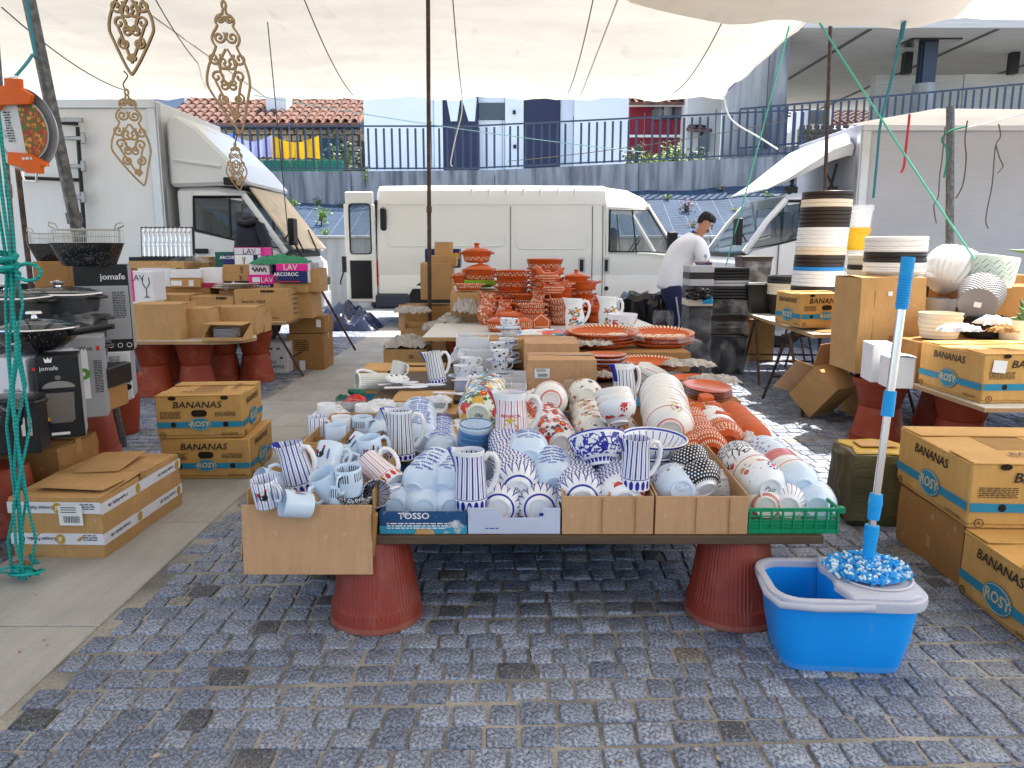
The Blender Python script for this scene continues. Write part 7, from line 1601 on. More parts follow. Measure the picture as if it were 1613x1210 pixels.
def filigree(lab,top,H,W,flip=1,rz=0):
 t=thing('filigree_ornament',lab,'ornament',top,rz);b=MB();e=MB()
 def spiral(cx,cz,r,a0,turns,s):
  return[(cx+s*(r*(1-.85*i/22))*math.cos(a0+s*0+turns*6.283*i/22),cz+(r*(1-.85*i/22))*math.sin(a0+turns*6.283*i/22))for i in range(23)]
 def tail(q):return flip*.18*W*max(0,q-.62)**1.3*5
 def hw(q):
  if q<.10:return .04
  if q<.20:return .13+.09*math.sin((q-.10)*31.4)
  if q<.36:return .20+.12*math.sin((q-.20)/.16*3.1416)
  if q<.64:return .26+.24*math.sin((q-.36)/.28*1.75)
  return .497*(1-(q-.64)/.36)**.85+.003
 lines=[]
 for s in(-1,1):
  lines.append([(s*W*hw(i/44)+tail(i/44),-H*i/44)for i in range(3,45)])
  for cz,r,cx,a0,tn in((.13,.075,.11,2.6,1.4),(.27,.11,.15,2.4,1.4),(.43,.12,.30,2.6,1.3),(.46,.13,.10,3.3,1.2),(.57,.12,.26,4.2,-1.3),(.64,.09,.11,1.4,1.2),(.74,.10,.17,1.2,-1.4),(.86,.055,.05,1.5,1.2)):
   p=spiral(0,0,r*W*1.35,a0,tn,s);lines.append([(x+s*cx*W+tail(cz),z-cz*H)for x,z in p])
  lines.append([(s*W*(.02+.16*math.sin(i/10*3.14))+tail(.36+.28*i/10),-H*(.36+.28*i/10))for i in range(11)])
  lines.append([(s*W*.30*(1-i/8)+tail(.62+.26*i/8),-H*(.60+.30*i/8))for i in range(9)])
 lines.append([(.022*math.cos(a)*W*2.2,.0+.03*H*math.sin(a)-.03*H)for a in[i*.524 for i in range(13)]])
 th,wd=.0042,W*.025
 for L in lines:
  for k in range(len(L)-1):
   (x0,z0),(x1,z1)=L[k],L[k+1];dx,dz=x1-x0,z1-z0;l=math.hypot(dx,dz)or 1e-6
   nx,nz=-dz/l*wd,dx/l*wd;ex,ez=dx/l*wd*.35,dz/l*wd*.35
   q=[(x0-ex+nx,z0-ez+nz),(x1+ex+nx,z1+ez+nz),(x1+ex-nx,z1+ez-nz),(x0-ex-nx,z0-ez-nz)]
   y0=-th+rng.uniform(-.0003,.0003)
   b.add([(x,y0,z)for x,z in q]+[(x,th,z)for x,z in q],[(0,1,2,3),(7,6,5,4)])
   e.add([(x,y0,z)for x,z in q]+[(x,th,z)for x,z in q],[(0,4,5,1),(2,6,7,3)])
 b.build('fretwork',M_MDF,t,smooth=0);e.build('cut_edge',M_MDFE,t,smooth=0);return t
D_=2.6
def fil(lab,u,v0,v1,wpx,Y,flip,rz):
 a,b=P(u,v0,Y),P(u,v1,Y);return filigree(lab,a,a.z-b.z,wpx/1200*Y*1.02,flip,rz)
fil('upper left wooden filigree heart drop cut by the top of the picture',197,-75,118,64,D_,-.3,0)
fil('lower left wooden filigree drop hanging in front of the truck box',199,141,292,52,D_,1,.5)
fil('large upper right wooden filigree drop in front of the canopy',352,2,209,60,D_,.9,.15)
fil('small lower right wooden filigree drop by the truck deflector',370,225,300,29,D_,.3,.5)
for l,pts in(('left',[P(195,112,D_),P(201,120,D_),P(194,133,D_),P(199,143,D_)]),('right',[P(368,207,D_),P(373,215,D_),P(369,228,D_)]),('upper right',[P(352,-30,D_),P(352,4,D_)]),('upper left',[P(197,-120,D_),P(197,-74,D_)])):
 rope('wire_hook','bent wire hook between the %s filigree drops'%l if 'upper' not in l else 'thin wire above the %s filigree drop'%l,'hook',pts,.0022,M_STEEL)
banana('upper banana carton of the pair on the slab strip, blue pieces in its hole',-1.725,4.28,.235,R(5),.46,.44,.235,faces='fr')
banana('lower banana carton of the pair on the slab strip',-1.70,4.30,0,R(2.5),.48,.46,.232,faces='fr',top=False)
for i,dx in enumerate((-.03,.03)):pass
g0,g1=G(55,872),G(185,872)
tc=carton('large battered carton bound with printed white tape, on the slab strip',-2.05,-1.67,2.98,3.66,0,.265,m=M_CARD,rz=R(-2),tape=True,jit=.012)
M_WT=mat('white_print_tape',lambda c:c.mul((.74,.74,.80),c.noise(14,3)*.2+.86),.3)
w,d,h=.38,.68,.265
M_GOLDP=mat('gold_badge',(.50,.30,.03),.4)
for z in(.215,.085):
 q=rng.uniform(-.008,.008)
 MB().box((0,-d/2-.0065,z+q),(w+.01,.001,.048)).build('printed_tape',M_WT,tc,smooth=0);MB().box((w/2+.0065,0,z),(.001,d+.014,.048)).build('printed_tape',M_WT,tc,smooth=0)
 for k,(x,s_)in enumerate(((-.08,1),(.14,1))):put('lettering',text_mesh('Lou\u00e7as Falc\u00e3o, lda',.021,M_INK,shear=.2,bold=.015),tc,(x,-d/2-.0085,z+q),(R(90),R(180),0))if k==0 else fine_print(tc,(x,-d/2-.0085,z+q+.015),'f',.06,4)
 for y in(-.22,.20):put('lettering',text_mesh('Lou\u00e7as Falc\u00e3o, lda',.021,M_INK,shear=.2,bold=.015),tc,(w/2+.0085,y,z),(R(90),R(180),R(90)))
 decal('gold_badge',ellipse(.020,.022),tc,(.015,-d/2-.009,z+q),'f',M_GOLDP);letter(tc,'JE',.022,(.015,-d/2-.0095,z+q),'f',M_WPAPER,bold=.02)
 for y in(-.06,.31):decal('gold_badge',ellipse(.018,.022),tc,(w/2+.009,y,z),'r',M_GOLDP)
sticker(tc,.07,.19,.10,.085,d=d+.012)
MB().box((0,0,0),(.20,.30,.005)).build('torn_flap',M_CARD,tc,(-.02,.12,h+.018),(R(2),R(-1.5),R(5)),bevel=.001)
MB().box((0,0,0),(.30,.16,.005)).build('torn_flap',M_CARD,tc,(.03,-.2,h+.015),(R(-1),R(1),R(-3)),bevel=.001)
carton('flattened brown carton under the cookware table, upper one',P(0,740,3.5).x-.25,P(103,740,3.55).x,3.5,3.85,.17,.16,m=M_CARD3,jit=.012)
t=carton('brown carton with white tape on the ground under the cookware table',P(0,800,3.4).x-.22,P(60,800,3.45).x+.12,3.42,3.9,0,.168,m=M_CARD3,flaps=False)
MB().box((0,-.247,.10),(.5,.002,.045)).build('printed_tape',M_WT,t,smooth=0);decal('gold_badge',ellipse(.02,.022),t,(.08,-.2495,.10),'f',M_GOLDP)
# left back: glassware stall
BZ=.50
pts=[(P(203,540,6.35).x-1.2,6.30),(P(300,540,6.35).x,6.30)]+[(P(345,535,6.4).x+.28*math.sin(a)-.02,6.62-.32*math.cos(a))for a in[.2+i*.25 for i in range(6)]]+[(P(390,505,7.0).x,7.2),(P(390,505,7.0).x-2.4,7.3)]
board('market_table','round cornered white chipboard table top of wrapped cartons',pts,BZ,M_BOARD,.03,M_WOOD)
board('market_table','second chipboard table top reaching back beside the truck cab',[(-4.4,7.32),(P(452,475,7.4).x,7.32),(P(505,462,8.6).x,8.7),(-4.4,8.7)],.56,M_BOARD,.03,M_WOOD)
for i,(u,v,up,l)in enumerate(((235,625,False,'dark terracotta pot upside down at the left under the round cornered table'),(345,603,False,'terracotta pot upside down behind the front pot of the round cornered table'),(397,603,False,'terracotta pot upside down at the right under the round cornered table'),(300,620,False,'terracotta pot upside down, lower half of the front pair'))):
 g=G(u,v);r=.17
 if i==3:g=Vector((P(303,600,6.5).x,6.45,0))
 terr_pot(l,g.x,g.y+.15,0,r,.26,group='inverted pots under the round cornered table')
 if i!=0:terr_pot('terracotta pot standing upright on the %s inverted pot'%('','middle','right','front')[i],g.x,g.y+.15,.262,r*.98,BZ-.03-.263,up=True)
 else:terr_pot('dark terracotta pot standing upright on the left inverted pot',g.x,g.y+.15,.262,r,BZ-.03-.263,up=True)
terr_pot('terracotta pot in the shade at the back under the round cornered table',P(262,560,7.2).x,7.25,0,.16,BZ-.03,up=True)
def kb(lab,u0,u1,v0,v1,Y,d,m=M_KRAFT,z=BZ+.001,**k):t=pcarton(lab,u0,u1,v0,v1,Y,d,z=z,m=m,tape=k.pop('tape',False),**k);return t
for a in(('kraft wrapped carton at the front left of the round cornered table',211,285,476,533,6.35,.34),('smaller kraft wrapped carton in the middle of the round cornered table',286,331,480,527,6.5,.3),('kraft wrapped carton behind the open plate carton',333,404,476,520,6.75,.3),('narrow crushed kraft carton right of the one behind the plates',404,416,480,512,6.95,.2)):
 wdh(kb(*a,jit=.03))
op=open_box('torn carton lying open on its side around a stack of plates',P(319,520,6.30).x,P(384,520,6.30).x,6.28,6.52,BZ+.001,.03,.12,.14,M_KRAFT)
MB().box((0,0,.135),(.33,.24,.006)).build('top_panel',M_KRAFT,op,jit=.006)
for i in range(7):tag(put('plate',bowl_mesh(M_BAND if i==6 else M_WGLZ,.66,.7,PLATE,'pl'),None,(op.location.x,6.38,BZ+.022+i*.011)),'plate in the torn carton, %s from the bottom'%nth(i)if i<6 else 'topmost plate stacked in the torn carton','plate','plates in the torn carton')
t=kb('large carton marked Item No.: 24264 on the second table',372,456,458,509,7.35,.42,z=.56,m=M_CARD);w,d,h=wdh(t)
letter(t,'Item No.: 24264',.034,(-w*.15,-d/2-.007,h*.62),'f',M_INK,bold=.01);fine_print(t,(w*.12,-d/2-.007,h*.9),'f',w*.25,1,.05);fine_print(t,(w*.25,-d/2-.007,h*.1),'f',.06,1,.02)
for i in range(5):fine_print(t,(w/2+.008,.0,h*(.8-.15*i)),'r',.14,1,.024)
t=kb('carton marked Item No.: 24263 left of the larger marked one',303,369,455,495,7.35,.35,z=.56,m=M_CARD);w,d,h=wdh(t)
letter(t,'Item No.: 24263',.032,(-w*.12,-d/2-.007,h*.45),'f',M_INK,bold=.01);fine_print(t,(w*.22,-d/2-.007,h*.88),'f',w*.25,1,.05)
t=kb('carton patched with yellow tape behind the front kraft cartons',232,300,452,495,7.34,.35,z=.56,m=M_CARD);w,d,h=wdh(t)
decal('yellow_tape',rectp(w*.48,h*.33),t,(-w*.24,-d/2-.007,h*.80),'f',mat('yellow_tape',(.62,.38,.02),.3))
def gbox(lab,u0,u1,v0,v1,Y,z,m,d=.25,txt=None,tm=None,glass=False,sz=.05,side=None,**k):
 x,zb,w,h=rect(u0,u1,v0,v1,Y);t=thing('glassware_box',lab,'box',(x,Y+d/2,zb if z is None else z),k.get('rz',0))
 MB().box((0,0,h/2),(w,d,h)).build('box_body',m,t,bevel=.003)
 if side:MB().box((w/2+.001,0,h/2),(.002,d*.97,h*.97)).build('side_print',side,t,smooth=0)
 if txt:letter(t,txt,sz,(k.get('tx',0)*w,-d/2-.003,h*k.get('ty',.5)),'f',tm or M_INK,bold=k.get('bold',0),sx=k.get('sx',1))
 if glass:
  g=MB();c=k.get('gx',.2)*w;s=h
  g.tube([(c-.10*s,0,.80*s),(c-.12*s,0,.62*s),(c-.05*s,0,.48*s),(c,0,.44*s),(c,0,.18*s),(c-.08*s,0,.14*s),(c+.08*s,0,.14*s),(c,0,.18*s),(c,0,.44*s),(c+.05*s,0,.48*s),(c+.12*s,0,.62*s),(c+.10*s,0,.80*s)],.004,4)
  g.build('glass_print',tm or M_INK,t,(0,-d/2-.002,0))
 return t,w,h
S1=.56
gbox('pink and white wine glass box, lower of the two at the left',196,244,488,538,6.9,BZ+.001,M_WCARD,txt=None);t,w,h=gbox('pink and white wine glass box, upper of the two at the left',196,244,440,487,6.9,BZ+.001+.285,M_WCARD,txt='LAV',sz=.075,ty=.78,glass=True,gx=.28)
for o in[o for o in SC.objects if o.name.startswith('glassware_box')][:2]:
 x,zb,w,h=rect(196,244,440,488,6.9);decal('pink_print',rectp(w*.38,h),o,(-w*.31,-.127,h/2),'f',M_PINK)
 for i in range(3):decal('white_square',rectp(w*.1,h*.12),o,(-w*.38,-.1275,h*(.2+.2*i)),'f',M_WPAPER)
gbox('white gift carton leaning right of the pink glass boxes',224,242,443,480,7.1,BZ+.26,M_WPAPER,.12)
gbox('brown box below the white gift carton',218,246,478,500,7.1,BZ+.001,M_CARD,.2)
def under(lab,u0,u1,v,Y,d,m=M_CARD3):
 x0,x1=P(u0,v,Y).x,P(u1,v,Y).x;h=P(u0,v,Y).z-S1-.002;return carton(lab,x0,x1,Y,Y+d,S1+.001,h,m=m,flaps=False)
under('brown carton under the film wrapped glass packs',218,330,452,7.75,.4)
gbox('clear film wrapped white pack, left of the glassware',219,269,423,452,7.8,None,M_WCARD,.3);crumple('plastic_wrap','loose film over the left white pack','plastic',P(245,425,7.9),.34,.3,.05,M_FILM,81)
gbox('clear film wrapped white pack beside the small brown box',268,316,425,438,7.75,None,M_WCARD,.3);t,w,h=gbox('small brown box with two paper labels under the film pack',269,316,439,453,7.72,None,M_CARD,.3)
decal('paper_label',rectp(.11,.05),t,(-.09,-.153,h/2),'f',M_WPAPER);decal('paper_label',rectp(.05,.06),t,(.06,-.153,h/2),'f',M_WCARD)
gbox('white box with a faint drawing above the red label',316,350,422,447,7.8,None,M_WPAPER,.3);gbox('dark red and white label box below the white box',317,352,446,454,7.75,None,mat('crimson_print',(.36,.02,.06),.5),.25)
crumple('plastic_wrap','heap of clear film above the small brown box','plastic',P(300,415,8.0),.36,.3,.12,M_FILM,83)
pb('crushed brown carton behind the heap of film',290,330,405,425,8.2,.3,m=M_CARD,tape=False,jit=.012)
for i in range(3):
 t=thing('foil_tray','silver oval tray, %s of the three lying on the marked cartons'%('bottom','middle','top')[i],'tray',(P(365,452,7.5).x+.02*i,7.55,P(365,456,7.5).z+.002+.018*i),.1*i)
 MB().at(sc=(1.3,.7,.6)).lathe(PLATE,32).build('tray_body',M_SILV,t,smooth=40)
x,zb,w,h=rect(222,306,357,406,8.0)
cu=thing('cutlery_case','open black cutlery case with rows of spoons and forks','cutlery case',(x,8.0,zb),rot=(R(-6),0,0))
MB().box((0,.02,h/2),(w,.03,h)).build('case_lid',M_BLACKP,cu,bevel=.004);bx('lining',(0,.0,h/2),(w*.94,.012,h*.9),M_WPAPER,cu,.001)
for i in range(11):
 x_=-w*.42+i*w*.084
 MB().at((x_,-.010,h*.88),sc=(.9,.5,1.5)).lathe([(0,-.022),(.012,-.014),(.016,0),(.010,.015),(0,.02)],10).build('spoon',M_CHROME,cu)
 MB().box((x_,-.010,h*.66),(.009,.006,h*.36)).box((x_+.006,-.011,h*.60),(.016,.004,.05)).build('fork',M_CHROME,cu,bevel=.001)
 MB().box((x_,-.012,h*.2),(.018,.006,h*.34)).build('knife',M_CHROME,cu,bevel=.003)
 MB().at((x_,-.012,h*.42),(R(90),0,0)).lathe([(0,.004),(.016,.002),(.017,-.002)],10).build('small_spoon',M_CHROME,cu)
gbox('flat black case base on the brown cartons',203,290,405,411,7.95,None,M_BLACKP,.35)
gbox('long flat brown carton under the black case base',203,290,411,423,7.95,None,M_CARD,.4);gbox('lower long flat brown carton at the left',204,235,423,434,7.97,None,M_CARD3,.38)
under('brown carton under the long flat cartons',203,300,434,8.0,.4)
under('brown carton under the glass boxes before the jacket',345,432,457,7.75,.4)
gbox('dark green box behind the blue glass box',340,370,397,424,8.1,None,M_BOTG,.2)
gbox('dark blue glass box lettered ARCOROC',351,409,401,417,7.95,None,M_NAVY,.25,'ARCOROC',M_WPAPER,sz=.045,tx=-.28,ty=.7,bold=.02)
t,w,h=gbox('white box with a wine glass picture, corner blue',370,407,402,417,7.9,None,M_WPAPER,.25,glass=True,gx=-.1,tm=M_CHAR);decal('blue_corner',rectp(w*.2,h),t,(w*.4,-.127,h/2),'f',M_NAVY)
t,w,h=gbox('white and pink LAV glass box with a handle, topmost of the pile',369,417,390,403,8.0,None,M_PINK,.25,'LAV',M_CHAR,sz=.08,ty=.5);decal('white_panel',rectp(w*.86,h*.9),t,(-w*.06,-.1262,h/2),'f',mat('lilac_paper',(.72,.66,.74),.5))
MB().tube([(-w*.3,0,h),(-w*.25,0,h+.03),(w*.2,0,h+.03),(w*.25,0,h)],.006,5).build('handle',M_CHAR,t)
gbox('kraft glass box with a goblet drawing, upper',352,394,417,432,7.85,None,M_CARD,.3,glass=True,tm=M_INK);gbox('kraft glass box with a goblet drawing, lower',351,392,432,443,7.83,None,M_CARD,.3,glass=True,tm=M_INK)
t,w,h=gbox('white box with a black flourish signature',393,425,417,433,7.8,None,M_WPAPER,.3);MB().tube([(-w*.35+w*.7*i/16,0,h*(.5+.22*math.sin(i*1.5)))for i in range(17)],.006,4).build('flourish',M_INK,t,(0,-.153,0))
t,w,h=gbox('hot pink glass box with white lettering in the middle',392,432,433,448,7.75,None,M_PINK,.3,'LAV',M_WPAPER,sz=.07,tx=.22,ty=.45);decal('white_square',rectp(w*.3,h*.5),t,(-w*.2,-.1535,h/2),'f',M_WPAPER)
gbox('dark blue ARCOROC glass box below the hot pink one',395,430,448,457,7.74,None,M_NAVY,.3,'ARCOROC',M_WPAPER,sz=.045,tx=-.1,bold=.02)
under('brown carton under the right hand glass boxes',430,490,460,7.7,.4,M_CARD)
pb('small brown carton under the right navy glass box',432,486,446,461,7.65,.3,m=M_CARD)
t,w,h=gbox('right dark blue ARCOROC glass box with a red stripe',437,485,427,446,7.6,None,M_NAVY,.3,'ARCOROC',M_WPAPER,sz=.05,tx=-.2,ty=.72,bold=.02,side=M_WPAPER);decal('red_stripe',rectp(w*.7,h*.07),t,(-w*.1,-.153,h*.12),'f',M_RED)
t,w,h=gbox('right hot pink LAV glass box with a bowl picture',435,485,416,427,7.6,None,M_PINK,.3,'LAV',M_WPAPER,sz=.08,tx=-.05,side=M_WPAPER)
gbox('dark navy box behind the right glass boxes',425,440,418,446,7.9,None,M_NAVY,.2)
crumple('green_cloth','crumpled green cloth on top of the right glass boxes','cloth',P(445,417,7.9),.55,.3,.14,mat('green_fabric',(.05,.24,.12),.9),88)
pb('tall ridged brown carton at the right end of the glassware',485,503,423,460,7.7,.35,m=M_CARD)
gbox('small grey printed carton on the tall ridged one',484,495,414,424,7.7,None,M_BXG,.2)
jk=thing('jacket','dark navy quilted jacket draped behind the glassware boxes','jacket',(P(396,400,8.5).x,8.5,P(396,402,8.5).z-.1))
def jf(a,r,z):return(r*(1+.05*math.sin(z*75))*(1+.10*math.sin(a*3+z*4)),z)
MB().at(sc=(1,.55,1)).lathe([(.20,-.2),(.205,.0),(.205,.12),(.195,.25),(.175,.36),(.14,.43),(.10,.47),(.09,.50),(.05,.52),(0,.52)],30,wob=jf).build('quilted_body',mat('navy_quilt',(.012,.014,.028),.5),jk,smooth=60)
MB().tube([(.12,-.05,.42),(.19,-.08,.25),(.21,-.09,.0),(.20,-.09,-.2)],[.06,.065,.06,.05],10).build('sleeve',MATS['navy_quilt'],jk,smooth=60)
MB().tube([(-.09,-.08,.45),(0,-.12,.43),(.09,-.08,.46)],.035,8).build('collar',M_BLACKP,jk,smooth=60)
MB().tube([(0,0,-1.2),(0,0,.45)],.02,6).build('coat_post',M_STEEL,jk)
t=pcarton('large brown carton on the ground under the second table, with printed table',453,510,505,556,7.9,.42,z=0,h=.38,m=M_CARD3);w,d,h=wdh(t);fine_print(t,(-w*.1,-d/2-.007,h*.8),'f',w*.4,6,.02);decal('paper_label',rectp(.06,.11),t,(-w*.1,-d/2-.008,h*.12),'f',M_WPAPER)
t=pcarton('brown carton stacked on the large ground carton under the second table',455,510,470,505,7.92,.4,z=.385,h=.17,m=M_CARD3);w,d,h=wdh(t);decal('paper_label',rectp(.05,.08),t,(w*.35,-d/2-.008,h*.6),'f',M_WPAPER)
t,w,h=gbox('white pineapple fruit box with red oval print on the ground',407,452,508,556,7.7,0,M_WCARD,.4);decal('red_oval',ellipse(.06,.035),t,(-w*.28,-.203,h*.62),'f',M_RED)
letter(t,'Del Monte',.022,(-w*.28,-.2045,h*.62),'f',M_WPAPER);letter(t,'GOLD',.035,(-w*.05,-.203,h*.36),'f',M_BOTG,bold=.02);letter(t,'PINEAPPLE',.045,(w*.02,-.203,h*.2),'f',M_BOTG,bold=.02)
for x_,z_ in((.2,.8),(-.05,.8),(.3,.5)):decal('leaf_print',ellipse(.02,.012,8),t,(w*x_,-.203,h*z_),'f',M_BOTG)
trestle('rusty folding trestle under the second table at left',P(455,520,7.6).x-.15,7.75,.53,.5,.30,R(90))
# right: bins, planters, banana cartons, mop bucket
TT=.62
board('market_table','board on rusty trestles carrying a banana carton and stacked planters',[(2.28,5.75),(3.9,5.75),(3.9,8.0),(2.36,8.0)],TT,M_BOARD,.03,M_WOOD)
trestle('rusty steel trestle nearest the table edge, before the open carton',2.62,6.05,TT-.03,.9,.36,R(6))
trestle('rusty steel trestle further back beside the film wrapped bins',2.75,7.3,TT-.03,.85,.36,R(-4))
crumple('wood_scrap','splintered cardboard scrap under the banana carton on the trestle table','cardboard',(2.55,5.86,TT+.001),.4,.12,.03,M_CARD3,90)
banana('banana carton on the trestle table below the tall planter stack',P(1285,500,6.1).x,6.18,TT+.025,R(8),.42,.42,.26,faces='fl',hole='f')
o=SC.objects[-1]
def ringpot(lab,x,y,z,r,h,m,ridges=1,grp=None,tilt=None,up=True):
 pr=[(0,0),(r*.78,0),(r*.80,.004)]
 if up:pr+=[(r*(.80+.14*i/6),h*i/6*.78)for i in range(1,7)]+[(r*.99,h*.80),(r,h*.84),(r*.985,h*.88),(r,h*.92),(r*.99,h),(r*.94,h),(r*.8,.02),(0,.02)]
 return tag(MB().lathe(pr,40).build('plant_pot',m,None,(x,y,z),rot=tilt or(0,0,0),smooth=30),lab,'plant pot',grp)
def ringstack(lab,grp,x,y,z,r,cols,dz,lean=(0,0)):
 """nested planters: only the rims show"""
 i=0
 for name,m,n in cols:
  for k in range(n):
   zz=z+i*dz
   pr=[(r*.80,-.02),(r*.965,dz*.0),(r*.985,dz*.10),(r,dz*.35),(r*.985,dz*.58),(r*1.0,dz*.82),(r*.975,dz*.97),(r*.90,dz*.97),(r*.80,dz*.2)]
   tag(MB().lathe(pr,40).build('plant_pot',m,None,(x+lean[0]*i*dz,y+lean[1]*i*dz,zz),smooth=30),name+' planter in the '+grp+', %s from bottom'%nth(i),'plant pot',grp);i+=1
 return z+i*dz
px,py=P(1298,440,6.75).x,6.9
ringpot('lowest cream planter of the tall ringed stack',px-.02,py,TT+.001,.215,.20,M_CRMP)
ringstack('x','tall ringed planter stack',px-.015,py,TT+.17,.215,(('cream',M_CRMP,2),('lower dark brown',M_BRNP,2),('lower white',M_WHTP,4),('blue',M_BLUP,1),('second dark brown',M_BRNP,3),('upper cream',M_CRMP,2),('upper white',M_WHTP,5),('charcoal',M_BRNP,5),('top cream',M_CRMP,2),('topmost dark brown',M_BRNP,2)),.0342,(.06,0))
px2=P(1246,440,7.3).x
ringpot('lowest brown planter of the short stack left of the tall one',px2+.05,7.5,TT+.001,.20,.18,M_BRNP)
ringstack('x','short planter stack left of the tall',px2+.05,7.5,TT+.16,.20,(('brown',M_BRNP,1),('cream',M_CRMP,3),('charcoal',M_CHAR,2)),.036)
M_CLRP=mat('clear_plastic',(.75,.78,.80),.08,alpha=.35)
x3=P(1343,400,7.4).x
ringpot('yellow planter at the bottom behind the tall stack',x3,7.45,TT+.001,.13,.26,M_YELP);ringpot('frosted white planter on the yellow one behind the tall stack',x3+.01,7.45,TT+.24,.13,.18,M_WCARD)
ringpot('grey clear planter in the middle behind the tall stack',x3+.03,7.45,TT+.40,.13,.22,M_CLRP);ringpot('upper yellow planter behind the tall stack',x3+.04,7.45,TT+.61,.13,.22,M_YELP);ringpot('clear plastic planter, topmost behind the tall stack',x3+.05,7.45,TT+.80,.135,.24,M_CLRP)
def bin_(lab,x,y,z,w,d,h,m,rot=0,rim=True,name='storage_bin',tp=.42):
 t=thing(name,lab,'bin',(x,y,z),rot)
 MB().add([(-w*tp,-d*tp,0),(w*tp,-d*tp,0),(w*tp,d*tp,0),(-w*tp,d*tp,0),(-w/2,-d/2,h),(w/2,-d/2,h),(w/2,d/2,h),(-w/2,d/2,h),(-w*.47,-d*.47,h),(w*.47,-d*.47,h),(w*.47,d*.47,h),(-w*.47,d*.47,h),(-w*.4,-d*.4,.02),(w*.4,-d*.4,.02),(w*.4,d*.4,.02),(-w*.4,d*.4,.02)],[(3,2,1,0),(0,1,5,4),(1,2,6,5),(2,3,7,6),(3,0,4,7),(4,5,9,8),(5,6,10,9),(6,7,11,10),(7,4,8,11),(8,9,13,12),(9,10,14,13),(10,11,15,14),(11,8,12,15),(12,13,14,15)]).build('bin_body',m,t,bevel=.008)
 if rim:MB().box((0,-d/2-.002,h-.012),(w*1.03,.012,.022)).box((-w/2-.002,0,h-.012),(.012,d,.022)).box((w/2+.002,0,h-.012),(.012,d,.022)).build('rim',m,t,bevel=.004)
 return t
bx0,by=P(1143,590,7.55).x,7.75
def film_on(lab,x,y,z,w,d,h,seed):
 r=random.Random(seed);n=40
 def wob(a,rr,zz):return(rr*(1+.05*math.sin(a*11+zz*8+seed)+.03*math.sin(a*23+zz*21))/max(abs(math.cos(a)),abs(math.sin(a)))**.8,zz)
 o=MB().at(sc=(w/2,d/2,1)).lathe([(1.12,0),(1.06,h*.25),(1.08,h*.5),(1.02,h*.8),(1.05,h),(.9,h+.02)],n,wob=wob).build('plastic_wrap',M_FILM,None,(x,y,z),smooth=20)
 return tag(o,lab,'plastic wrap')
z=0
bin_('large black bin inside clear film at the foot of the bin pile',bx0,by,0,.42,.36,.40,M_BLACKP);film_on('clear film bag round the lowest black bin',bx0,by,.005,.44,.40,.38,1)
for i,(h,zz,l)in enumerate(((.16,.33,'third'),(.16,.46,'fourth'))):bin_('black bin with a wide rim, %s in the pile behind the trestle'%l,bx0,by,zz,.40,.34,h,M_BRNP)
film_on('clear film hanging over the fourth black bin',bx0,by,.42,.42,.38,.10,2)
bin_('black bin half covered with film in the middle of the pile',bx0,by,.58,.40,.34,.18,M_BLACKP);film_on('clear film over the middle black bin',bx0,by,.60,.41,.37,.14,3)
mats_=[M_CHAR,M_CHAR,M_CHAR,M_CHAR,M_GRYP,M_GRYP,M_CHAR,M_CHAR,M_BLACKP,M_BLACKP]
for i,m in enumerate(mats_):bin_('rectangular %s bin beside the man, %s from the bottom of the upper pile'%({'charcoal_plastic':'charcoal','grey_plastic':'light grey','black_plastic':'black'}[m.name],nth(i))if i<9 else 'topmost black rectangular bin of the pile beside the man',bx0+.01,by,.765+i*.030,.38,.33,.0302,m,rim=False,tp=.4985)
lx=P(1099,560,7.5).x
bin_('tall charcoal bin in film at the left of the bin pile',lx,7.62,0,.22,.30,.70,M_CHAR);film_on('clear film sleeve round the tall charcoal bin',lx,7.62,.02,.24,.32,.66,4)
for i,m in enumerate((M_CRMP,M_CHAR,M_CHAR,M_GRYP,M_CHAR,M_GRYP)):bin_(('cream','lower charcoal','second charcoal','lower grey','upper charcoal','topmost light grey')[i]+' bin nested in the left column of the pile',lx,7.62,.70+i*.065,.24,.30,.0655,m,rim=False,tp=.497)
crumple('black_bag','black plastic scrap stuffed between the two bin columns','bag',(P(1102,470,7.35).x,7.42,.82),.24,.12,.09,mat('black_film',(.012,.012,.013),.2,coat=.4),91,rot=(R(70),0,0))
crumple('blue_bag','blue plastic corner sticking out of the left bin column','bag',(P(1117,478,7.35).x,7.42,.76),.10,.08,.06,MATS['cyan_film'],92,rot=(R(60),0,0))
for i,(u,Y,w,h,l)in enumerate(((1012,9.3,.52,.72,'black rubbish bag bundle left of the man'),(1035,9.1,.3,.66,'black wrapped bundle right behind the other by the man'))):
 o=MB().lathe([(0,0),(w*.42,0),(w*.50,h*.2),(w*.48,h*.6),(w*.5,h*.9),(w*.42,h),(w*.3,h*.96),(0,h*.97)],36,wob=lambda a,r,z:(r*(1+.07*math.sin(a*9+z*20)+.05*math.sin(a*17-z*31))/max(abs(math.cos(a)),abs(math.sin(a)))**.6,z+.02*math.sin(a*7))).build('rubbish_bag',MATS['black_film'],None,(P(u,500,Y).x,Y,0),smooth=22);tag(o,l,'bag')
film_on("clear film bundle standing at the man's feet",P(1050,500,8.6).x-.05,8.55,.0,.2,.2,.55,6)
bin_('square black bin with lid on the trestle table behind',P(1197,470,7.7).x,7.7,TT+.001,.36,.34,.29,M_BLACKP)
bin_('brown waste bin wrapped in clear film beside the right truck',P(1190,430,8.6).x,8.7,TT+.15,.34,.3,.40,M_BRNP);film_on('clear film round the brown waste bin',P(1190,430,8.6).x,8.7,TT+.15,.36,.34,.33,7)
carton('brown carton under the film wrapped brown bin',P(1190,430,8.6).x-.2,P(1190,430,8.6).x+.22,8.5,8.9,.0,TT+.148,m=M_CARD3)
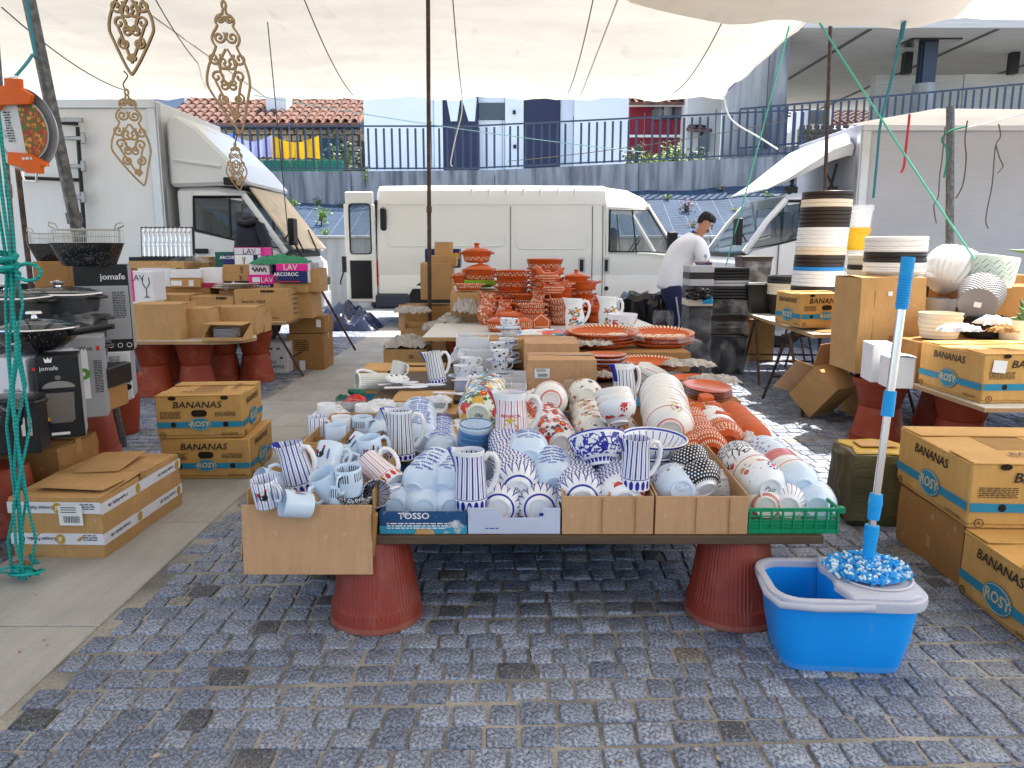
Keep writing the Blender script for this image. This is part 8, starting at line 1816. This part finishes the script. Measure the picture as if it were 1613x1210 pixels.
board('market_table','white board table with bins beside the right truck',[(2.3,8.05),(4.2,8.05),(4.2,8.45),(2.3,8.45)],TT,M_BOARD,.03,M_WOOD);trestle('rusty trestle under the white board at the back',3.1,8.25,TT-.03,.5,.15,R(80))
RZ=.45
board('market_table','white worn table board of planters and banana cartons at the right',[(2.45,3.86),(4.4,3.86),(4.4,5.95),(2.42,5.95)],RZ,M_BOARD,.025,M_WOOD)
for x,y,l in((2.20+.24,4.95,'front left, next to the khaki bundle'),(2.75,4.55,'middle, behind the mop handle'),(3.1,4.25,'right, behind the upper banana carton'),(3.1,5.4,'back, in the shade')):
 terr_pot('terracotta pot upside down under the right table, '+l,x,y,0,.175,.235,m=M_TERRA)
 terr_pot('terracotta pot upright on the inverted one, '+l,x,y,.237,.175,RZ-.025-.238,up=True)
banana('banana carton on the right table with a white sticker, below the planters',2.475+.29,4.26,RZ+.001,R(3),.60,.58,.262,faces='fl',hole='f')
bn=[o for o in SC.objects if o.name.startswith('banana_carton')][-1];decal('paper_label',rectp(.075,.065),bn,(-.22,-.298,.20),(R(90),R(6),0),M_WPAPER)
banana('banana carton on top of the plain carton at the right edge',1.68+.29,2.93,.252,R(-3),.58,.58,.245,faces='fl',hole='f')
banana('banana carton on the cobbles at the lower right corner',1.66+.29,2.42,0,R(-2),.58,.48,.244,faces='fl',hole='f')
carton('plain brown carton on the cobbles beneath the right banana carton',1.70,2.2,2.72,3.20,0,.25,m=M_CARD3,flaps=False)
t=[o for o in SC.objects if o.name.startswith('carton')][-1]
MB().box((-.2545,-.02,.09),(.001,.035,.05)).build('tape',M_TAPE,[o for o in SC.objects if o.get('label','').startswith('plain brown carton on the cobbles')][0],smooth=0)
kh=thing('wrapped_bundle','square khaki plastic wrapped bundle with yellow tape over its top','bundle',(1.72,3.50,0),R(-4))
def kw(a,r,z):return(r*(1+.03*math.sin(z*60+a*3)+.02*math.sin(a*15)+.025*math.sin(a*5+z*22))/max(abs(math.cos(a)),abs(math.sin(a)))**.85,z)
M_KHA=mat('khaki_plastic',lambda c:c.mul((.11,.10,.045),c.noise(6,4)*.7+.6),.35,bump=lambda c:c.noise(10,4,c.scale(c.co,(1,1,3))),bstr=.8)
MB().lathe([(0,0),(.150,0),(.168,.03),(.160,.10),(.166,.17),(.158,.24),(.160,.30),(.146,.332),(0,.34)],48,wob=kw).build('wrapping',M_KHA,kh,smooth=30)
MB().at(rot=(0,0,0)).lathe([(0,.347),(.105,.345),(.128,.342),(.134,.336)],48,wob=lambda a,r,z:kw(a,r*(1+.12*math.sin(a*3+1)*math.cos(a*2)),z)).build('yellow_tape',mat('yellow_wrap',lambda c:c.mul((.52,.33,.02),c.noise(9,3)*.5+.75),.3),kh,smooth=30)
MB().box((0,0,.3535),(.17,.11,.004)).build('card_patch',M_CARD,kh)
crumple('plastic_wrap','pale plastic scrap beside the yellow taped bundle','plastic',(1.89,3.45,.27),.12,.16,.10,M_FILM,95)
ow=open_box('big open carton tipped on the ground between trestle and pots',2.22,2.62,5.35,5.75,.05,.30,.30,.30,M_CARD,rz=R(-18));ow.rotation_euler=(R(-50),R(0),R(38));ow.location=(2.42,5.6,.13);ow.scale=(.8,.8,.8)
MB().box((0,0,0),(.38,.005,.22)).build('open_flap',M_CARD2,ow,(0,-.27,.36),(R(65),0,0),bevel=.001);MB().box((0,0,0),(.005,.36,.2)).build('open_flap',M_CARD2,ow,(-.27,0,.36),(0,R(-60),0),bevel=.001)
carton('crushed brown carton behind the tipped open one',2.6,2.85,5.6,5.9,0,.22,m=M_CARD,jit=.02)
x,zb,w,h=rect(1347,1448,437,570,4.95)
t=carton('tall battered brown carton standing on the right table behind the mop',x-w/2,x+w/2,4.95,5.35,RZ+.001,zb+h-RZ,m=M_CARD,jit=.012,tape=False)
MB().box((-w*.28,-.203,h*.5),(.004,.003,h*.95)).build('crease',M_CARD3,t);decal('paper_label',rectp(.03,.03),t,(-w*.05,-.207,h*.95),'f',M_WCARD)
t,w,h=gbox('white lamp box with small print behind the mop handle',1375,1412,545,605,4.6,RZ+.001,M_WPAPER,.2,rz=R(-8));fine_print(t,(-w*.1,-.153,h*.7),'f',w*.4,6)
t,w,h=gbox('white box with torn top right of the mop handle',1402,1440,558,607,4.4,RZ+.001,M_WPAPER,.16,rz=R(-6));MB().box((-.02,-.05,h+.015),(w*.9,.12,.004)).build('torn_flap',M_WPAPER,t,(0,0,0),(0,R(9),0),jit=.006)
x4=P(1415,410,5.15).x;zt=P(1400,437,5.1).z
ringstack('x','planter stack on the tall carton',x4,5.2,zt+.03,.195,(('white',M_WHTP,2),('charcoal',M_CHAR,2),('upper white',M_WHTP,3)),.034,(.0,0))
x5=P(1367,420,5.65).x
ringstack('x','small planter stack behind the tall carton',x5,5.65,zt-.0,.14,(('cream',M_CRMP,1),('brown',M_BRNP,1),('upper cream',M_CRMP,2)),.036)
carton('brown carton behind the tall battered one holding the cream planters',x5-.07,x5+.3,5.5,5.85,RZ+.001,zt-RZ-.02,m=M_CARD3,flaps=False)
crumple('plastic_wrap','clear film over the top of the tall battered carton','plastic',(x4+.02,5.05,zt),.3,.14,.07,M_FILM,96)
def cpot(lab,u,v,Y,r,h,m,d=(0,0,1),z=None,n=48,wob=None,name='plant_pot',prof=None,drop=0):
 p=P(u,v,Y);pr=prof or[(0,0),(r*.80,0),(r*.84,.01),(r,h),(r*.96,h),(r*.8,.02),(0,.02)]
 return tag(MB().lathe(pr,n,wob=wob).build(name,m,None,(p.x,Y,p.z if z is None else z),rot=frame_rot(Vector(d)),smooth=40),lab,'plant pot')
pz=RZ+.264
MB_=carton('low brown carton behind the banana carton carrying the planters',2.46,3.4,4.58,5.4,RZ+.001,.26,m=M_CARD3,flaps=False)
M_CRR=mat('ribbed_cream_plastic',lambda c:c.mul((.74,.67,.54),((c.z*260).sin()*.12+.9)),.45)
for i in range(3):cpot('cream ribbed planter, %s of the nested three behind the banana carton'%('lowest','middle','topmost')[i],1480,517,4.72,.125,.10,M_CRR,z=pz+i*.028)
cpot('cream planter at the right edge behind the banana carton',1600,517,4.65,.10,.12,M_CRMP,z=pz)
M_KNIT=mat('knit_grey_plastic',lambda c:c.mul((.21,.21,.225),((c.ang*190).sin()*(c.z*230).sin()*.25+.9)),.5,bump=lambda c:(c.ang*190).sin()*(c.z*230).sin(),bstr=.5)
cpot('grey knitted pattern planter lying with its base towards the viewer',1540,480,4.72,.135,.19,M_KNIT,d=(.55,.75,.35))
kp=[o for o in SC.objects if o.get('label','').startswith('grey knitted')][0];decal('paper_label',rectp(.04,.035),kp,(0,0,-.002),(R(180),0,R(100)),M_WPAPER)
for i in range(3):cpot('charcoal planter, %s of the low nested three under the grey knitted one'%('lowest','middle','topmost')[i],1548,517,4.8,.13,.07,M_CHAR,z=pz+i*.03)
cpot('low grey planter left of the knitted one',1483,475,5.1,.10,.12,M_GRYP,z=pz+.10);cpot('second low grey planter beside the white ribbed one',1500,470,5.2,.14,.10,M_GRYP,z=pz+.09)
carton('brown carton under the low grey planters',2.72,3.4,5.0,5.38,pz,.09,m=M_CARD3,flaps=False)
def ribw(a,r,z):return(r*(1+.035*math.sin(a*30)),z)
cpot('big white ribbed planter lying tilted towards the light',1488,455,5.15,.2,.25,M_WHTP,d=(.45,.25,.75),n=120,wob=ribw,prof=[(0,0),(.09,0),(.13,.02),(.175,.08),(.185,.16),(.17,.22),(.155,.25),(.145,.25),(.16,.16),(.12,.03),(0,.02)])
M_LATP=mat('pale_mint_plastic',(.60,.70,.66),.4)
lp=thing('plant_pot','pale mint planter with a woven lattice cut into its sides','plant pot',(P(1565,450,4.95).x,5.0,P(1565,450,4.95).z),rot=(R(4),R(6),0))
MB().lathe([(0,0),(.125,0),(.13,.01),(.136,.05),(.139,.185),(.132,.195),(.126,.19),(.122,.02),(0,.02)],48).build('pot_body',M_LATP,lp,smooth=40)
lm=MB()
for k in range(4):
 for j in range(26):
  a=j/26*6.283+k*.12;z_=.065+k*.03;s=1 if(j+k)%2 else-1
  q=[(a-.10,z_-s*.011-.004),(a-.08,z_-s*.011-.007),(a+.10,z_+s*.011+.001),(a+.08,z_+s*.011+.005)]
  lm.add([(.1395*math.cos(t_),.1395*math.sin(t_),zz)for t_,zz in q],[(0,1,2,3)])
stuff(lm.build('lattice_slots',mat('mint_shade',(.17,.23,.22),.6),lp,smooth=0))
carton('brown carton under the mint lattice planter',2.95,3.6,4.9,5.3,pz+.0,P(1565,450,4.95).z-pz-.002,m=M_CARD3,flaps=False).location.y+=.12
carton('orange printed box edge at the right picture edge',P(1590,440,5.6).x,P(1640,440,5.6).x,5.6,5.9,RZ+.001,P(1600,432,5.6).z-RZ,m=M_CARD3,flaps=False)
crumple('plastic_wrap','white crumpled plastic bag in front of the grey knitted planter','plastic',P(1563,512,4.5),.17,.12,.08,mat('milky_film',(.75,.78,.82),.25,alpha=.7),97)
crumple('wrapping_paper','grey and pink crumpled paper on top of the right banana carton','paper',P(1510,522,4.2),.22,.12,.06,M_WCARD,98);crumple('packing_paper','torn brown card scrap on top of the right banana carton','paper',P(1580,524,4.2),.14,.1,.06,M_CARD3,99)
ag=thing('agave_leaf','spiky green agave leaves poking in at the right edge','plant',P(1622,505,4.7))
for a,b,zz in((-.09,.0,.045),(-.10,-.02,.09),(-.05,.03,.13),(-.11,.02,.015)):MB().tube([(0,b,-.04),(a*.6,b,zz*.7),(a,b*1.3,zz)],[.02,.016,.002],6).build('leaf',mat('agave_green',(.10,.17,.07),.5),ag,smooth=60)
MB().tube([P(1588,393,4.9)-ag.location,P(1606,396,4.9)-ag.location,P(1625,396,4.9)-ag.location],[.002,.012,.02],6).build('leaf',MATS['agave_green'],ag,smooth=60)
# mop and bucket
M_BKT=mat('bright_blue_bucket',lambda c:c.mix(c.noise(14,6,c.scale(c.co,(1,1,.35))).ramp(.60,.80)*.22+c.z.lt(.022)*c.noise(40,3)*.35,c.mul((.006,.30,.84),c.noise(4,3)*.16+.92),(.30,.42,.55)),lambda c:c.noise(18,4)*.3+.2,coat=.1)
M_LAV=mat('lavender_grey_rim',(.48,.49,.58),.4)
bk=thing('mop_bucket','bright blue mop bucket with lavender rim and wringer on the cobbles','bucket',(1.018,2.235,0),R(-4));bk.scale=(.95,1,1)
def rl(w,d,z,r=.07,dx=0,n=6):return[(x+dx,y,z)for x,_,y in rrect(-w/2,w/2,-d/2,d/2,r,0,n)[:-1]]
loft(MB(),[rl(.36,.22,.004,.06),rl(.37,.23,.0,.06),rl(.385,.245,.02,.07),rl(.42,.27,.10,.075),rl(.445,.285,.19,.08),rl(.455,.292,.232,.08),rl(.443,.28,.232,.078),rl(.405,.255,.09,.07),rl(.37,.23,.018,.06)],3).build('bucket_body',M_BKT,bk,smooth=45)
loft(MB(),[rl(.462,.300,.222,.085),rl(.486,.322,.218,.09),rl(.492,.328,.236,.092),rl(.488,.324,.248,.09),rl(.462,.298,.252,.085),rl(.440,.278,.246,.078),rl(.440,.278,.225,.078)],0).build('rim',M_LAV,bk,smooth=50)
for z0,a in((.165,-.045),(.085,.05)):
 MB().tube([(x_,-.1215-(z_-.02)*.115,z_)for x_,z_ in[(-.14+.28*i/14,z0+a*math.sin(i/14*2.6))for i in range(15)]],.0022,5).build('moulded_line',M_BKT,bk,smooth=60)
deck=[(-.01,-.150),(.16,-.150),(.215,-.125),(.232,-.06),(.232,.06),(.215,.125),(.16,.150),(-.02,.150)]+[(-.045+.025*math.cos(a),.07*math.sin(a))for a in(1.2,.6,0,-.6,-1.2)]
MB().prism(deck,.236,.262).build('wringer',M_LAV,bk,bevel=.006,smooth=30)
MB().add([(-.02,-.112,.08),(-.02,.112,.08),(-.02,.13,.238),(-.02,-.13,.238)],[(0,1,2,3)]).build('divider',M_BKT,bk,smooth=0)
MB().at((.115,0,.238),sc=(1,.95,1)).lathe([(0,.0),(.07,0),(.10,.022),(.112,.030),(.118,.026)],36).build('wringer_cup',M_LAV,bk,smooth=40)
hd_=[(-.243,.02,.235),(-.250,-.08,.232),(-.225,-.150,.229),(-.12,-.172,.232),(.0,-.174,.236),(.05,-.174,.240)]
MB().tube(hd_,.011,8).build('carry_handle',M_LAV,bk,smooth=60)
mp=thing('mop','spin mop with blue and white tuft head and steel handle standing in the bucket','mop',(1.115,2.255,.272))
rm=random.Random(12);ta,tb2=MB(),MB()
for i in range(420):
 a=rm.uniform(0,6.283);q=math.sqrt(rm.uniform(0,1));r=.128*q
 p=Vector((r*math.cos(a),r*.86*math.sin(a),.002+.030*(1-q*q)+rm.uniform(-.004,.010)))
 d=Vector((math.cos(a)*q+rm.gauss(0,.5),math.sin(a)*q+rm.gauss(0,.5),.5+rm.gauss(0,.4))).normalized();L=rm.uniform(.010,.024)
 (ta if rm.random()<.60 else tb2).tube([p-d*L*.5,p,p+d*L*.5],[.0045,.0055,.004],5)
ta.build('blue_tufts',mat('blue_chenille',(.03,.33,.72),.9),mp,smooth=60);tb2.build('white_tufts',mat('white_chenille',(.62,.76,.84),.9),mp,smooth=60)
MB().lathe([(0,.0),(.11,0),(.11,.01),(.03,.03),(0,.03)],24).build('mop_disc',M_BKT,mp,smooth=40)
top=P(1431,405,2.30)-mp.location;tl=top.normalized();LN=top.length
ax=frame_rot(tl)
M_BLH=mat('sky_blue_plastic',(.01,.32,.75),.35)
def seg(nm,a,b,r0,r1,m):MB().lathe([(0,a*LN),(r0,a*LN),((r0+r1)/2*1.02,(a+b)/2*LN),(r1,b*LN),(0,b*LN)],16).build(nm,m,mp,rot=ax,smooth=40)
seg('collar',.005,.10,.017,.020,M_BLH);seg('collar',.10,.148,.021,.0215,M_BLH);seg('shaft',.148,.168,.011,.011,M_CHROME);seg('collar',.168,.215,.0175,.0195,M_BLH);seg('collar',.215,.252,.021,.018,M_BLH)
seg('shaft',.252,.56,.0115,.0115,M_CHROME);seg('collar',.505,.585,.0185,.0175,M_BLH);seg('shaft',.585,.86,.0125,.0125,M_CHROME);seg('grip',.84,1.0,.0175,.0195,M_BLH)
for i in range(12):MB().lathe([(.0192,(.85+i*.008)*LN),(.0205,(.852+i*.008)*LN),(.0192,(.854+i*.008)*LN)],14).build('grip_ring',M_BLH,mp,rot=ax)
MB().at((0,0,.985*LN)).box((0,-.0165,0),(.012,.008,.02)).build('hang_hole',mat('hole_blue_shade',(.004,.10,.26),.6),mp,rot=ax,bevel=.003)
clean()
for o in list(SC.objects):
 if 'group' in o.keys()and o.get('group')is None:del o['group']
